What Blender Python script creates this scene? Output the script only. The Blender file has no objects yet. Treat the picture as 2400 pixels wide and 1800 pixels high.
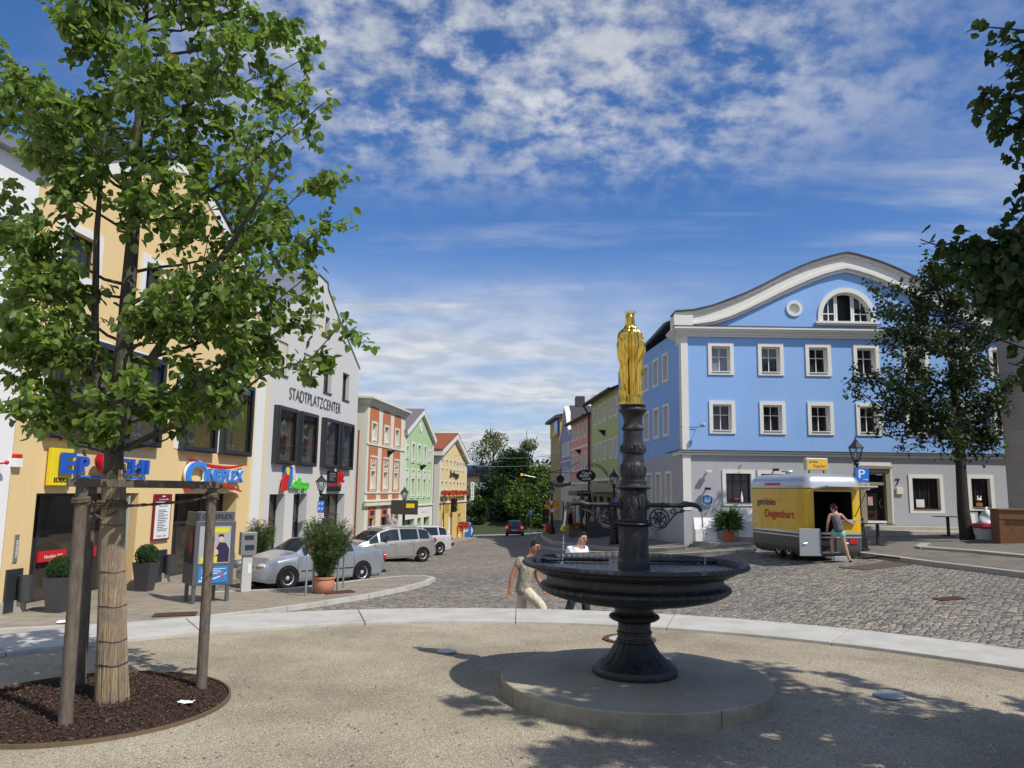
import bpy, bmesh, math, random
import numpy as np
from mathutils import Vector, Matrix, geometry
PI=math.pi; rad=math.radians
random.seed(7); rng=np.random.default_rng(7)
scene=bpy.context.scene
# ---------------------------------------------------------------- camera
cam_d=bpy.data.cameras.new("camera"); cam=bpy.data.objects.new("camera",cam_d); scene.collection.objects.link(cam)
scene.camera=cam
cam_d.sensor_width=36; cam_d.lens=27.0; cam_d.clip_start=0.1; cam_d.clip_end=5000
p_=rad(7.9); r_=rad(0.8)
Fv=Vector((0,math.cos(p_),math.sin(p_))); U0=Vector((0,-math.sin(p_),math.cos(p_))); R0=Vector((1,0,0))
Rv=R0*math.cos(r_)+U0*math.sin(r_); Uv=U0*math.cos(r_)-R0*math.sin(r_)
m=Matrix((Rv,Uv,-Fv)).transposed().to_4x4(); m.translation=Vector((0,0,1.65)); cam.matrix_world=m
# ---------------------------------------------------------------- light, sky, exposure
EL=51.5; SX,SY=0.78,-0.625
sun_d=bpy.data.lights.new("sun",'SUN'); sun_d.energy=4.4; sun_d.angle=rad(0.53); sun_d.color=(1,0.95,0.87)
sun=bpy.data.objects.new("sun",sun_d); scene.collection.objects.link(sun)
ce=math.cos(rad(EL)); sdir=Vector((SX*ce,SY*ce,math.sin(rad(EL)))).normalized()
sun.rotation_euler=sdir.to_track_quat('Z','Y').to_euler(); sun.location=(30,-25,50)
world=bpy.data.worlds.new("World"); scene.world=world; world.use_nodes=True
def nodes(nt): nt.nodes.clear(); return nt.nodes,nt.links
wn,wl=nodes(world.node_tree)
class NB:
    """tiny node builder"""
    def __init__(s,nt): s.n=nt.nodes; s.l=nt.links
    def add(s,t,**kw):
        n=s.n.new(t)
        for k,v in kw.items():
            if k=='ins':
                for kk,vv in v.items():
                    if isinstance(vv,bpy.types.NodeSocket): s.l.new(vv,n.inputs[kk])
                    else: n.inputs[kk].default_value=vv
            else: setattr(n,k,v)
        return n
    def math(s,op,a,b=None,c=None,clamp=False):
        n=s.n.new('ShaderNodeMath'); n.operation=op; n.use_clamp=clamp
        for i,q in enumerate((a,b,c)):
            if q is None: continue
            if isinstance(q,(int,float)): n.inputs[i].default_value=q
            else: s.l.new(q,n.inputs[i])
        return n.outputs[0]
    def ramp(s,fac,stops):
        n=s.n.new('ShaderNodeValToRGB'); s.l.new(fac,n.inputs[0]); e=n.color_ramp.elements
        while len(e)<len(stops): e.new(0.5)
        for i,(p,c) in enumerate(stops):
            e[i].position=p; e[i].color=tuple(c)+((1,) if len(c)==3 else ()) if hasattr(c,'__len__') else (c,c,c,1)
        return n.outputs[0]
    def mix(s,f,a,b,mode='MIX'):
        n=s.n.new('ShaderNodeMix'); n.data_type='RGBA'; n.blend_type=mode
        for k,q in ((0,f),(6,a),(7,b)):
            if isinstance(q,bpy.types.NodeSocket): s.l.new(q,n.inputs[k])
            elif k==0: n.inputs[0].default_value=q
            else: n.inputs[k].default_value=tuple(q)+((1,) if len(q)==3 else ())
        return n.outputs[2]
    def noise(s,vec,scale,detail=4,rough=0.5,dist=0,out='Fac'):
        n=s.add('ShaderNodeTexNoise'); 
        if vec is not None: s.l.new(vec,n.inputs['Vector'])
        n.inputs['Scale'].default_value=scale; n.inputs['Detail'].default_value=detail
        n.inputs['Roughness'].default_value=rough; n.inputs['Distortion'].default_value=dist
        return n.outputs[out]
w=NB(world.node_tree)
sky=w.add('ShaderNodeTexSky',sky_type='NISHITA',sun_disc=False,sun_elevation=rad(EL),sun_rotation=math.atan2(SX,SY),altitude=600,air_density=1.0,dust_density=0.4,ozone_density=2.5)
tc=w.add('ShaderNodeTexCoord'); sx=w.add('ShaderNodeSeparateXYZ',ins={0:tc.outputs['Generated']})
X,Y,Z=sx.outputs
zz=w.math('ADD',w.math('MAXIMUM',Z,0.0),0.10)
u=w.math('DIVIDE',X,zz); v=w.math('DIVIDE',Y,zz)
cv=w.add('ShaderNodeCombineXYZ',ins={0:u,1:v,2:0.0}).outputs[0]
az=w.math('ARCTAN2',X,Y)     # 0 straight ahead, + to the right
def mr(val,a,b,c=0.0,d=1.0):
    n=w.add('ShaderNodeMapRange',clamp=True,interpolation_type='SMOOTHSTEP'); w.l.new(val,n.inputs[0])
    for i,q in enumerate((a,b,c,d)): n.inputs[i+1].default_value=q
    return n.outputs[0]
# high broken cloud field
z2=w.math('ADD',w.math('MAXIMUM',Z,0.0),0.32)
cv2=w.add('ShaderNodeCombineXYZ',ins={0:w.math('DIVIDE',X,z2),1:w.math('DIVIDE',Y,z2),2:0.0}).outputs[0]
mp2=w.add('ShaderNodeMapping',ins={'Vector':cv2}); mp2.inputs['Scale'].default_value=(1.0,1.08,1); cv3=mp2.outputs[0]
n1=w.noise(cv3,18.0,6,0.58,0.05); n1b=w.noise(cv3,2.6,3,0.5,0.0)
f1=w.math('ADD',w.math('MULTIPLY',n1,0.66),w.math('MULTIPLY',n1b,0.46))
m1=w.math('MULTIPLY',mr(Z,0.33,0.46),w.math('SUBTRACT',1.0,w.math('MULTIPLY',mr(az,0.16,0.62),0.75)))
m1=w.math('MULTIPLY',m1,mr(az,-0.62,-0.26))
back=mr(Y,0.15,-0.35)  # unseen cloud cover added behind the camera to whiten reflections and fill light
c1=w.math('MULTIPLY',mr(f1,0.44,0.70,0,0.80),w.math('MAXIMUM',m1,back))
# thin streaks
st=w.add('ShaderNodeMapping',ins={'Vector':cv}); st.inputs['Scale'].default_value=(0.55,2.2,1); st.inputs['Rotation'].default_value=(0,0,rad(-12))
n2=w.noise(st.outputs[0],0.9,7,0.6,0.35); c2=w.math('MULTIPLY',mr(n2,0.48,0.78,0,0.62),mr(Z,0.52,0.30))
# low bank near the horizon, left of centre
st3=w.add('ShaderNodeMapping',ins={'Vector':cv}); st3.inputs['Scale'].default_value=(0.75,1.15,1)
n3=w.noise(st3.outputs[0],0.95,8,0.55,0.25)
m3=w.math('MULTIPLY',mr(Z,0.31,0.17),mr(az,0.40,-0.02,0.25,1.0))
c3=w.math('MULTIPLY',mr(n3,0.22,0.66,0.1,0.92),m3)
cf=w.math('MINIMUM',w.math('ADD',w.math('ADD',c1,c2),c3),0.96)
shade=w.noise(cv,5.0,4,0.5,0.0)
ccol=w.mix(mr(shade,0.35,0.65),(5.6,5.9,6.4),(7.8,7.9,8.0))
skyc=w.mix(1.0,sky.outputs[0],(0.60,0.94,1.36),'MULTIPLY')
skyc=w.mix(mr(Z,0.38,-0.02,0,0.62),skyc,(4.2,5.2,6.9))
col=w.mix(cf,skyc,ccol)
bg=w.add('ShaderNodeBackground',ins={'Color':col,'Strength':0.10}); wo=w.add('ShaderNodeOutputWorld',ins={0:bg.outputs[0]})
scene.view_settings.view_transform='Standard'; scene.view_settings.look='None'; scene.view_settings.exposure=0.0; scene.view_settings.gamma=1
scene.render.resolution_x=1024; scene.render.resolution_y=768; scene.render.engine='CYCLES'
# ================================================================ materials
MATS={}
def mat_base(name):
    if name in MATS: return MATS[name],None,None
    M=bpy.data.materials.new(name); M.use_nodes=True; M.node_tree.nodes.clear(); b=NB(M.node_tree)
    P=b.add('ShaderNodeBsdfPrincipled'); b.add('ShaderNodeOutputMaterial',ins={0:P.outputs[0]}); MATS[name]=M
    return M,b,P
def obco(b): return b.add('ShaderNodeTexCoord').outputs['Object']
def bump(b,P,h,strength=0.3,dist=0.02):
    n=b.add('ShaderNodeBump',ins={'Height':h}); n.inputs['Strength'].default_value=strength; n.inputs['Distance'].default_value=dist
    b.l.new(n.outputs[0],P.inputs['Normal'])
def plain(name,c,rough=0.6,metal=0.0,var=0.08,scale=6,bmp=0.0,spec=0.4,coat=0.0,emit=None):
    M,b,P=mat_base(name)
    if b is None: return M
    co=obco(b); n=b.noise(co,scale,6,0.6)
    cc=b.mix(n,tuple(x*(1-var) for x in c),tuple(min(1,x*(1+var)) for x in c))
    b.l.new(cc,P.inputs['Base Color']); P.inputs['Roughness'].default_value=rough; P.inputs['Metallic'].default_value=metal
    P.inputs['Specular IOR Level'].default_value=spec; P.inputs['Coat Weight'].default_value=coat; P.inputs['Coat Roughness'].default_value=0.05
    if bmp: bump(b,P,b.noise(co,scale*6,4,0.6),bmp)
    if emit: P.inputs['Emission Color'].default_value=(*emit[0],1); P.inputs['Emission Strength'].default_value=emit[1]
    return M
def plaster(name,c,var=0.07,dirt=0.25):
    M,b,P=mat_base(name)
    if b is None: return M
    co=obco(b); big=b.noise(co,0.5,5,0.6); fine=b.noise(co,60,3,0.6)
    cc=b.mix(big,tuple(x*(1-var) for x in c),tuple(min(1,x*(1+var)) for x in c))
    st=b.add('ShaderNodeMapping',ins={'Vector':co}); st.inputs['Scale'].default_value=(3,3,0.25)
    s=b.math('MULTIPLY',b.ramp(b.noise(st.outputs[0],1.6,6,0.65),[(0.52,0.0),(0.8,1.0)]),dirt)
    cc=b.mix(s,cc,tuple(x*0.72 for x in c)); cc=b.mix(b.math('MULTIPLY',fine,0.10),cc,tuple(x*0.6 for x in c))
    b.l.new(cc,P.inputs['Base Color']); P.inputs['Roughness'].default_value=0.9; P.inputs['Specular IOR Level'].default_value=0.2
    bump(b,P,b.noise(co,45,4,0.7),0.35,0.01)
    return M
def glass(name,c=(0.015,0.018,0.022),rough=0.03,spec=0.6,wav=0.03):
    M,b,P=mat_base(name)
    if b is None: return M
    co=obco(b); P.inputs['Base Color'].default_value=(*c,1); P.inputs['Roughness'].default_value=rough; P.inputs['Specular IOR Level'].default_value=spec; P.inputs['IOR'].default_value=1.5
    bump(b,P,b.noise(co,0.9,2,0.5),wav,0.3); return M
WHITE=plaster('white_plaster',(0.74,0.73,0.68),0.03,0.15); WHITEP=plain('white_paint',(0.78,0.78,0.76),0.45,var=0.03)
DARKF=plain('dark_frame',(0.028,0.032,0.038),0.4,spec=0.5); GLASS=glass('window_glass'); IRON=plain('black_iron',(0.018,0.019,0.02),0.45,0.3,0.2,14,0.15)
GLASSL=glass('pale_window',(0.16,0.19,0.23),0.1); BROWNG=glass('shop_glass',(0.05,0.042,0.032),0.04,0.7)
STEEL=plain('galvanised_steel',(0.38,0.40,0.41),0.42,0.7,0.12,12); ROOFD=plain('dark_roof',(0.05,0.05,0.055),0.6,var=0.2,scale=3)
RED=plain('red_paint',(0.55,0.02,0.02),0.4); YEL=plain('yellow_paint',(0.80,0.62,0.02),0.4); BLU=plain('blue_paint',(0.02,0.10,0.50),0.35); BLACK=plain('black_paint',(0.012,0.012,0.013),0.5)
LBLU=plain('light_blue_paint',(0.06,0.25,0.72),0.35)
# ================================================================ mesh helpers
class MB:
    def __init__(s): s.v=[]; s.f=[]; s.m=[]
    def add(s,vs,fs,mi=0):
        k=len(s.v); s.v+= [tuple(map(float,q)) for q in vs]; s.f+=[tuple(i+k for i in f) for f in fs]; s.m+=[mi]*len(fs); return s
    def box(s,x0,x1,y0,y1,z0,z1,mi=0):
        return s.add([(x0,y0,z0),(x1,y0,z0),(x1,y1,z0),(x0,y1,z0),(x0,y0,z1),(x1,y0,z1),(x1,y1,z1),(x0,y1,z1)],
          [(0,3,2,1),(4,5,6,7),(0,1,5,4),(1,2,6,5),(2,3,7,6),(3,0,4,7)],mi)
    def boxc(s,c,d,mi=0): return s.box(c[0]-d[0]/2,c[0]+d[0]/2,c[1]-d[1]/2,c[1]+d[1]/2,c[2]-d[2]/2,c[2]+d[2]/2,mi)
    def prism(s,pts,y0,y1,mi=0):   # polygon in xz, extruded along y
        n=len(pts); a=[(x,y0,z) for x,z in pts]+[(x,y1,z) for x,z in pts]
        return s.add(a,[tuple(range(n)),tuple(range(2*n-1,n-1,-1))]+[(i,i+n,(i+1)%n+n,(i+1)%n) for i in range(n)],mi)
    def prismz(s,pts,z0,z1,mi=0):
        n=len(pts); a=[(x,y,z0) for x,y in pts]+[(x,y,z1) for x,y in pts]
        return s.add(a,[tuple(range(n-1,-1,-1)),tuple(range(n,2*n))]+[(i,(i+1)%n,(i+1)%n+n,i+n) for i in range(n)],mi)
    def band(s,A,B,y0,y1,mi=0,closed=False):  # strip between polylines A (outer) and B (inner) in xz, thickness y0..y1
        n=len(A); V=[(x,y0,z) for x,z in A]+[(x,y0,z) for x,z in B]+[(x,y1,z) for x,z in A]+[(x,y1,z) for x,z in B]; F=[]
        for i in range(n if closed else n-1):
            j=(i+1)%n; F+=[(i,n+i,n+j,j),(2*n+i,2*n+j,3*n+j,3*n+i),(i,j,2*n+j,2*n+i),(n+i,3*n+i,3*n+j,n+j)]
        if not closed: F+=[(0,2*n,3*n,n),(n-1,2*n-1,4*n-1,3*n-1)]
        return s.add(V,F,mi)
    def frame(s,x0,x1,z0,z1,t,y0,y1,mi=0,tb=None):
        tb=t if tb is None else tb
        return s.band([(x0,z0),(x1,z0),(x1,z1),(x0,z1)],[(x0+t,z0+tb),(x1-t,z0+tb),(x1-t,z1-t),(x0+t,z1-t)],y0,y1,mi,True)
    def lathe(s,prof,n=24,c=(0,0,0),rf=None,mi=0,cap=True):
        V=[];F=[];k=len(prof)
        for i,(r,z) in enumerate(prof):
            for j in range(n):
                t=2*PI*j/n; rr=r*(rf(t,i,z) if rf else 1); V.append((c[0]+rr*math.cos(t),c[1]+rr*math.sin(t),c[2]+z))
        for i in range(k-1):
            for j in range(n): F.append((i*n+j,i*n+(j+1)%n,(i+1)*n+(j+1)%n,(i+1)*n+j))
        if cap: F+=[tuple(range(n-1,-1,-1)),tuple((k-1)*n+j for j in range(n))]
        return s.add(V,F,mi)
    def tube(s,pts,r,n=8,mi=0):
        pts=[Vector(p) for p in pts]; k=len(pts); rs=r if hasattr(r,'__len__') else [r]*k; V=[];F=[]
        up=None
        for i,p in enumerate(pts):
            d=(pts[min(i+1,k-1)]-pts[max(i-1,0)]).normalized()
            if up is None: up=Vector((0,0,1)) if abs(d.z)<0.9 else Vector((1,0,0))
            a=d.cross(up).normalized(); up=a.cross(d).normalized()
            for j in range(n):
                t=2*PI*j/n; V.append(p+(a*math.cos(t)+up*math.sin(t))*rs[i])
        for i in range(k-1):
            for j in range(n): F.append((i*n+j,(i+1)*n+j,(i+1)*n+(j+1)%n,i*n+(j+1)%n))
        F+=[tuple(range(n)),tuple((k-1)*n+j for j in range(n-1,-1,-1))]
        return s.add(V,F,mi)
    def ell(s,c,r,n=12,m_=8,mi=0,jit=0):
        prof=[(max(1e-3,math.sin(PI*i/m_)),-math.cos(PI*i/m_)) for i in range(m_+1)]
        V=[];F=[]
        for (a,z) in prof:
            for j in range(n):
                t=2*PI*j/n; q=1+random.uniform(-jit,jit); V.append((c[0]+r[0]*a*q*math.cos(t),c[1]+r[1]*a*q*math.sin(t),c[2]+r[2]*z*q))
        for i in range(m_):
            for j in range(n): F.append((i*n+j,i*n+(j+1)%n,(i+1)*n+(j+1)%n,(i+1)*n+j))
        return s.add(V,F,mi)
    def build(s,name,mats,parent=None,smooth=False,bev=0.0,loc=None,rz=None,angle=40):
        me=bpy.data.meshes.new(name); me.from_pydata(s.v,[],s.f)
        for q in (mats if isinstance(mats,(list,tuple)) else [mats]): me.materials.append(q)
        if any(s.m): me.polygons.foreach_set('material_index',s.m)
        me.validate(); me.update()
        if smooth: me.shade_smooth() if not angle else (me.shade_smooth(), me.set_sharp_from_angle(angle=rad(angle)))
        o=bpy.data.objects.new(name,me); scene.collection.objects.link(o)
        if parent: o.parent=parent
        if loc: o.location=loc
        if rz is not None: o.rotation_euler=(0,0,rz)
        if bev:
            bm=o.modifiers.new('bevel','BEVEL'); bm.width=bev; bm.segments=2; bm.limit_method='ANGLE'; bm.angle_limit=rad(35)
        return o
def tag(o,label=None,cat=None,group=None,kind=None):
    if label: o['label']=label
    if cat: o['category']=cat
    if group: o['group']=group
    if kind: o['kind']=kind
    return o
def thing(name,label,cat,loc=(0,0,0),rz=0,group=None):
    o=bpy.data.objects.new(name,None); scene.collection.objects.link(o); o.location=loc; o.rotation_euler=(0,0,rz); o.empty_display_size=0.2
    return tag(o,label,cat,group)
def struct(o): o['kind']='structure'; return o
def dup(root,loc,rz,label,group=None):
    r=root.copy(); scene.collection.objects.link(r); r.location=loc; r.rotation_euler=(0,0,rz); r['label']=label
    if group: r['group']=group
    for ch in list(root.children):
        c=ch.copy(); scene.collection.objects.link(c); c.parent=r
        for g in ch.children:
            d=g.copy(); scene.collection.objects.link(d); d.parent=c
    return r
def cdt_faces(outline,holes,extra=()):
    vs=[];es=[]
    def loop(P):
        k=len(vs); n=len(P); vs.extend(Vector(q) for q in P); es.extend((k+i,k+(i+1)%n) for i in range(n))
    loop(outline)
    for h in holes: loop(h)
    vs.extend(Vector(q) for q in extra)
    V,E,F,_,_,_=geometry.delaunay_2d_cdt(vs,es,[],0,1e-5)
    def inside(p,P):
        c=False; n=len(P)
        for i in range(n):
            x1,y1=P[i];x2,y2=P[(i+1)%n]
            if (y1>p[1])!=(y2>p[1]) and p[0]<(x2-x1)*(p[1]-y1)/(y2-y1)+x1: c=not c
        return c
    out=[]
    for f in F:
        c=sum((V[i] for i in f),Vector((0,0)))/len(f)
        if inside(c,outline) and not any(inside(c,h) for h in holes): out.append(tuple(f))
    return V,out
def facade(b,outline,holes,y=0.0,reveal=0.22,mi=0,rmi=0):
    """front wall in the xz plane facing -y, with openings and their reveals"""
    V,F=cdt_faces(outline,holes); b.add([(q[0],y,q[1]) for q in V],F,mi)
    for h in holes:
        n=len(h); b.add([(x,y,z) for x,z in h]+[(x,y+reveal,z) for x,z in h],[(i,(i+1)%n,(i+1)%n+n,i+n) for i in range(n)],rmi)
def rect(x0,x1,z0,z1): return [(x0,z0),(x1,z0),(x1,z1),(x0,z1)]
def text_mesh(body,font_shear=0.0,extrude=0.02,spacing=1.0,bevel=0.0,offset=0.0):
    cu=bpy.data.curves.new('txt','FONT'); cu.body=body; cu.size=1; cu.extrude=extrude; cu.shear=font_shear; cu.space_character=spacing; cu.offset=offset
    o=bpy.data.objects.new('txt',cu); scene.collection.objects.link(o)
    dg=bpy.context.evaluated_depsgraph_get(); me=bpy.data.meshes.new_from_object(o.evaluated_get(dg))
    V=np.array([v.co[:] for v in me.vertices]); F=[tuple(p.vertices) for p in me.polygons]
    bpy.data.objects.remove(o); bpy.data.curves.remove(cu); bpy.data.meshes.remove(me)
    return V,F
def text(b,body,x0,x1,z0,z1,y,mi=0,th=0.02,shear=0.0,offset=0.0,slope=0.0,ptm=None):
    """lettering in the xz plane facing -y, fitted to the rectangle"""
    V,F=text_mesh(body,shear,0.5,offset=offset); a=V.min(0); c=V.max(0)
    out=[]
    for q in V:
        fx=(q[0]-a[0])/(c[0]-a[0]); x=x0+fx*(x1-x0); z=z0+(q[1]-a[1])/(c[1]-a[1])*(z1-z0)+slope*fx
        out.append((x,y-(q[2]+0.5)*th,z))
    if ptm: out=[ptm(q) for q in out]
    return b.add(out,F,mi)
def lines(b,x0,x1,z0,z1,n,y,mi=0,fill=0.5,jit=0.5):
    h=(z1-z0)/n
    for i in range(n):
        z=z1-(i+0.5)*h; b.box(x0,x0+(x1-x0)*(1-jit*random.random()),y-0.002,y,z-h*fill/2,z+h*fill/2,mi)
def skin(verts,edges,rads,sub=2,root=0):
    me=bpy.data.meshes.new('sk'); me.from_pydata(verts,edges,[]); o=bpy.data.objects.new('sk',me); scene.collection.objects.link(o)
    sm=o.modifiers.new('s','SKIN'); sm.use_smooth_shade=True
    for i,sv in enumerate(me.skin_vertices[0].data):
        r=rads[i]; sv.radius=(r,r) if not hasattr(r,'__len__') else r; sv.use_root=(i==root)
    if sub: ss=o.modifiers.new('u','SUBSURF'); ss.levels=sub; ss.render_levels=sub
    dg=bpy.context.evaluated_depsgraph_get(); dg.update(); m2=bpy.data.meshes.new_from_object(o.evaluated_get(dg))
    V=[v.co[:] for v in m2.vertices]; F=[tuple(p.vertices) for p in m2.polygons]
    bpy.data.objects.remove(o); bpy.data.meshes.remove(me); bpy.data.meshes.remove(m2)
    return V,F
def chain(paths):
    """paths: list of [(point, radius),...]; identical points are merged"""
    vs=[];rs=[];es=[];idx={}
    for P in paths:
        prev=None
        for p,r in P:
            k=tuple(round(q,4) for q in p)
            if k not in idx: idx[k]=len(vs); vs.append(p); rs.append(r)
            i=idx[k]
            if prev is not None and prev!=i and (prev,i) not in es and (i,prev) not in es: es.append((prev,i))
            prev=i
    return vs,es,rs
# ================================================================ terrain
def G(X,Y):
    b=float(np.interp(X,[-12,-5,0,5,7.2,8,11,15,20,30],[-1.34,-1.26,-1.06,-.85,-.52,-.42,-.14,.06,.36,.6]))
    Y=min(Y,95)
    wc=float(np.interp(X,[-8.5,-4,1.5,3,6],[0,1,1,0.5,0.3]))
    return b-wc*0.033*max(0,Y-24)-(1-wc)*0.052*max(0,Y-50)
# ================================================================ ground materials
def mat_cobble():
    M,b,P=mat_base('cobble'); co=obco(b)
    wv=b.noise(co,0.5,2,0.5,out='Color'); mp=b.add('ShaderNodeMix',data_type='VECTOR'); mp.inputs[0].default_value=0.06
    b.l.new(co,mp.inputs[4]); b.l.new(wv,mp.inputs[5]); 
    sc=b.add('ShaderNodeMapping',ins={'Vector':mp.outputs[1]}); sc.inputs['Rotation'].default_value=(0,0,0.5); sc.inputs['Scale'].default_value=(1.0,1.45,0.01)
    vo=b.add('ShaderNodeTexVoronoi',feature='F1',ins={'Vector':sc.outputs[0],'Scale':7.0,'Randomness':0.60})
    ve=b.add('ShaderNodeTexVoronoi',feature='DISTANCE_TO_EDGE',ins={'Vector':sc.outputs[0],'Scale':7.0,'Randomness':0.60})
    rnd=b.add('ShaderNodeSeparateColor',ins={0:vo.outputs['Color']}).outputs
    c=b.ramp(rnd[0],[(0.0,(0.13,0.125,0.12)),(0.25,(0.24,0.225,0.20)),(0.5,(0.38,0.34,0.27)),(0.7,(0.30,0.285,0.255)),(0.85,(0.50,0.43,0.31)),(1.0,(0.20,0.19,0.19))])
    big=b.ramp(b.noise(co,0.22,4,0.6),[(0.35,(0.80,0.80,0.83)),(0.68,(1.12,1.08,1.0))]); c=b.mix(1.0,c,big,'MULTIPLY')
    g=b.ramp(ve.outputs[0],[(0.0,1.0),(0.075,0.0)])
    c=b.mix(g,c,(0.085,0.075,0.06)); c=b.mix(b.math('MULTIPLY',b.noise(co,40,3),0.3),c,(0.14,0.12,0.10))
    b.l.new(c,P.inputs['Base Color']); P.inputs['Roughness'].default_value=0.78; P.inputs['Specular IOR Level'].default_value=0.35
    h=b.math('ADD',b.ramp(ve.outputs[0],[(0.0,0.0),(0.20,1.0)]),b.math('MULTIPLY',rnd[1],0.35)); bump(b,P,h,0.9,0.03); return M
def mat_slab(name='slab',ca=(0.33,0.29,0.23),cb=(0.24,0.215,0.18),rot=0.12,sx_=1.6,row=0.5,mort=0.012):
    M,b,P=mat_base(name); co=obco(b)
    sc=b.add('ShaderNodeMapping',ins={'Vector':co}); sc.inputs['Rotation'].default_value=(0,0,rot); sc.inputs['Scale'].default_value=(1,1,0.01)
    br=b.add('ShaderNodeTexBrick',ins={'Vector':sc.outputs[0],'Color1':(*ca,1),'Color2':(*cb,1),'Mortar':(0.09,0.08,0.07,1),'Scale':1.0,'Mortar Size':mort,'Brick Width':sx_*0.5,'Row Height':row,'Bias':0.0})
    br.offset=0.37; n=b.noise(co,1.1,6,0.65); c=b.mix(b.math('MULTIPLY',b.ramp(n,[(0.4,0.0),(0.7,1.0)]),0.5),br.outputs[0],(0.36,0.28,0.17))
    c=b.mix(b.math('MULTIPLY',b.noise(co,30,4,0.7),0.35),c,(0.10,0.09,0.08))
    b.l.new(c,P.inputs['Base Color']); P.inputs['Roughness'].default_value=0.85
    bump(b,P,b.math('ADD',b.math('MULTIPLY',br.outputs[1],-1.0),b.math('MULTIPLY',b.noise(co,25,4),0.5)),0.5,0.01); return M
def mat_gravel():
    M,b,P=mat_base('gravel'); co=obco(b)
    n=b.noise(co,0.7,5,0.62); f=b.noise(co,140,3,0.75); f2=b.noise(co,38,4,0.7)
    c=b.ramp(n,[(0.33,(0.28,0.247,0.19)),(0.52,(0.385,0.345,0.272)),(0.68,(0.46,0.415,0.335))])
    vo=b.add('ShaderNodeTexVoronoi',feature='F1',ins={'Vector':co,'Scale':95.0,'Randomness':1.0})
    rr=b.add('ShaderNodeSeparateColor',ins={0:vo.outputs['Color']}).outputs[0]
    c=b.mix(0.75,c,b.ramp(rr,[(0.0,(0.30,0.27,0.22)),(0.12,(0.42,0.40,0.36)),(0.6,(0.53,0.51,0.46)),(0.94,(0.74,0.71,0.65))]),'OVERLAY')
    c=b.mix(b.math('MULTIPLY',b.ramp(f2,[(0.5,0.0),(0.75,1.0)]),0.45),c,(0.22,0.18,0.13))
    stn=b.ramp(b.noise(co,0.9,6,0.7,0.4),[(0.55,0.0),(0.70,1.0)]); c=b.mix(b.math('MULTIPLY',stn,0.42),c,(0.22,0.19,0.145))
    b.l.new(c,P.inputs['Base Color']); P.inputs['Roughness'].default_value=0.95; P.inputs['Specular IOR Level'].default_value=0.15
    bump(b,P,b.math('ADD',b.math('MULTIPLY',vo.outputs[0],1.0),b.math('MULTIPLY',f2,0.7)),0.8,0.012); return M
def mat_granite(name='granite',c=(0.52,0.505,0.455),stain=0.45):
    M,b,P=mat_base(name); co=obco(b)
    f=b.noise(co,170,2,0.8); n=b.noise(co,2.0,6,0.65)
    cc=b.ramp(f,[(0.35,tuple(x*0.62 for x in c)),(0.52,c),(0.7,tuple(min(1,x*1.2) for x in c))])
    cc=b.mix(b.math('MULTIPLY',b.ramp(n,[(0.42,0.0),(0.72,1.0)]),stain),cc,(0.20,0.19,0.14))
    b.l.new(cc,P.inputs['Base Color']); P.inputs['Roughness'].default_value=0.85; bump(b,P,f,0.35,0.004); return M
def mat_plinth():
    M,b,P=mat_base('weathered_concrete'); co=obco(b)
    f=b.noise(co,190,2,0.8); n=b.noise(co,1.6,7,0.7,0.3); z=b.add('ShaderNodeSeparateXYZ',ins={0:co}).outputs[2]
    cc=b.ramp(f,[(0.35,(0.26,0.225,0.165)),(0.52,(0.42,0.37,0.275)),(0.7,(0.53,0.475,0.37))])
    cc=b.mix(b.math('MULTIPLY',b.ramp(n,[(0.40,0.0),(0.66,1.0)]),0.45),cc,(0.17,0.17,0.115))
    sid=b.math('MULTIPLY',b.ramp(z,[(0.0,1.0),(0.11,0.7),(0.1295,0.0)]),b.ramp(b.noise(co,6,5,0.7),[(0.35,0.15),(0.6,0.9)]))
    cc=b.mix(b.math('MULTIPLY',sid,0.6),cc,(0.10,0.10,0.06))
    b.l.new(cc,P.inputs['Base Color']); P.inputs['Roughness'].default_value=0.85; bump(b,P,f,0.4,0.004); return M
COB=mat_cobble(); SLAB=mat_slab(); GRAV=mat_gravel(); GRAN=mat_granite(); GRAN2=mat_granite('kerb_granite',(0.42,0.39,0.33),0.35)
SETT=mat_slab('grey_setts',(0.19,0.175,0.15),(0.12,0.115,0.105),0.35,0.36,0.12,0.010)
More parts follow.
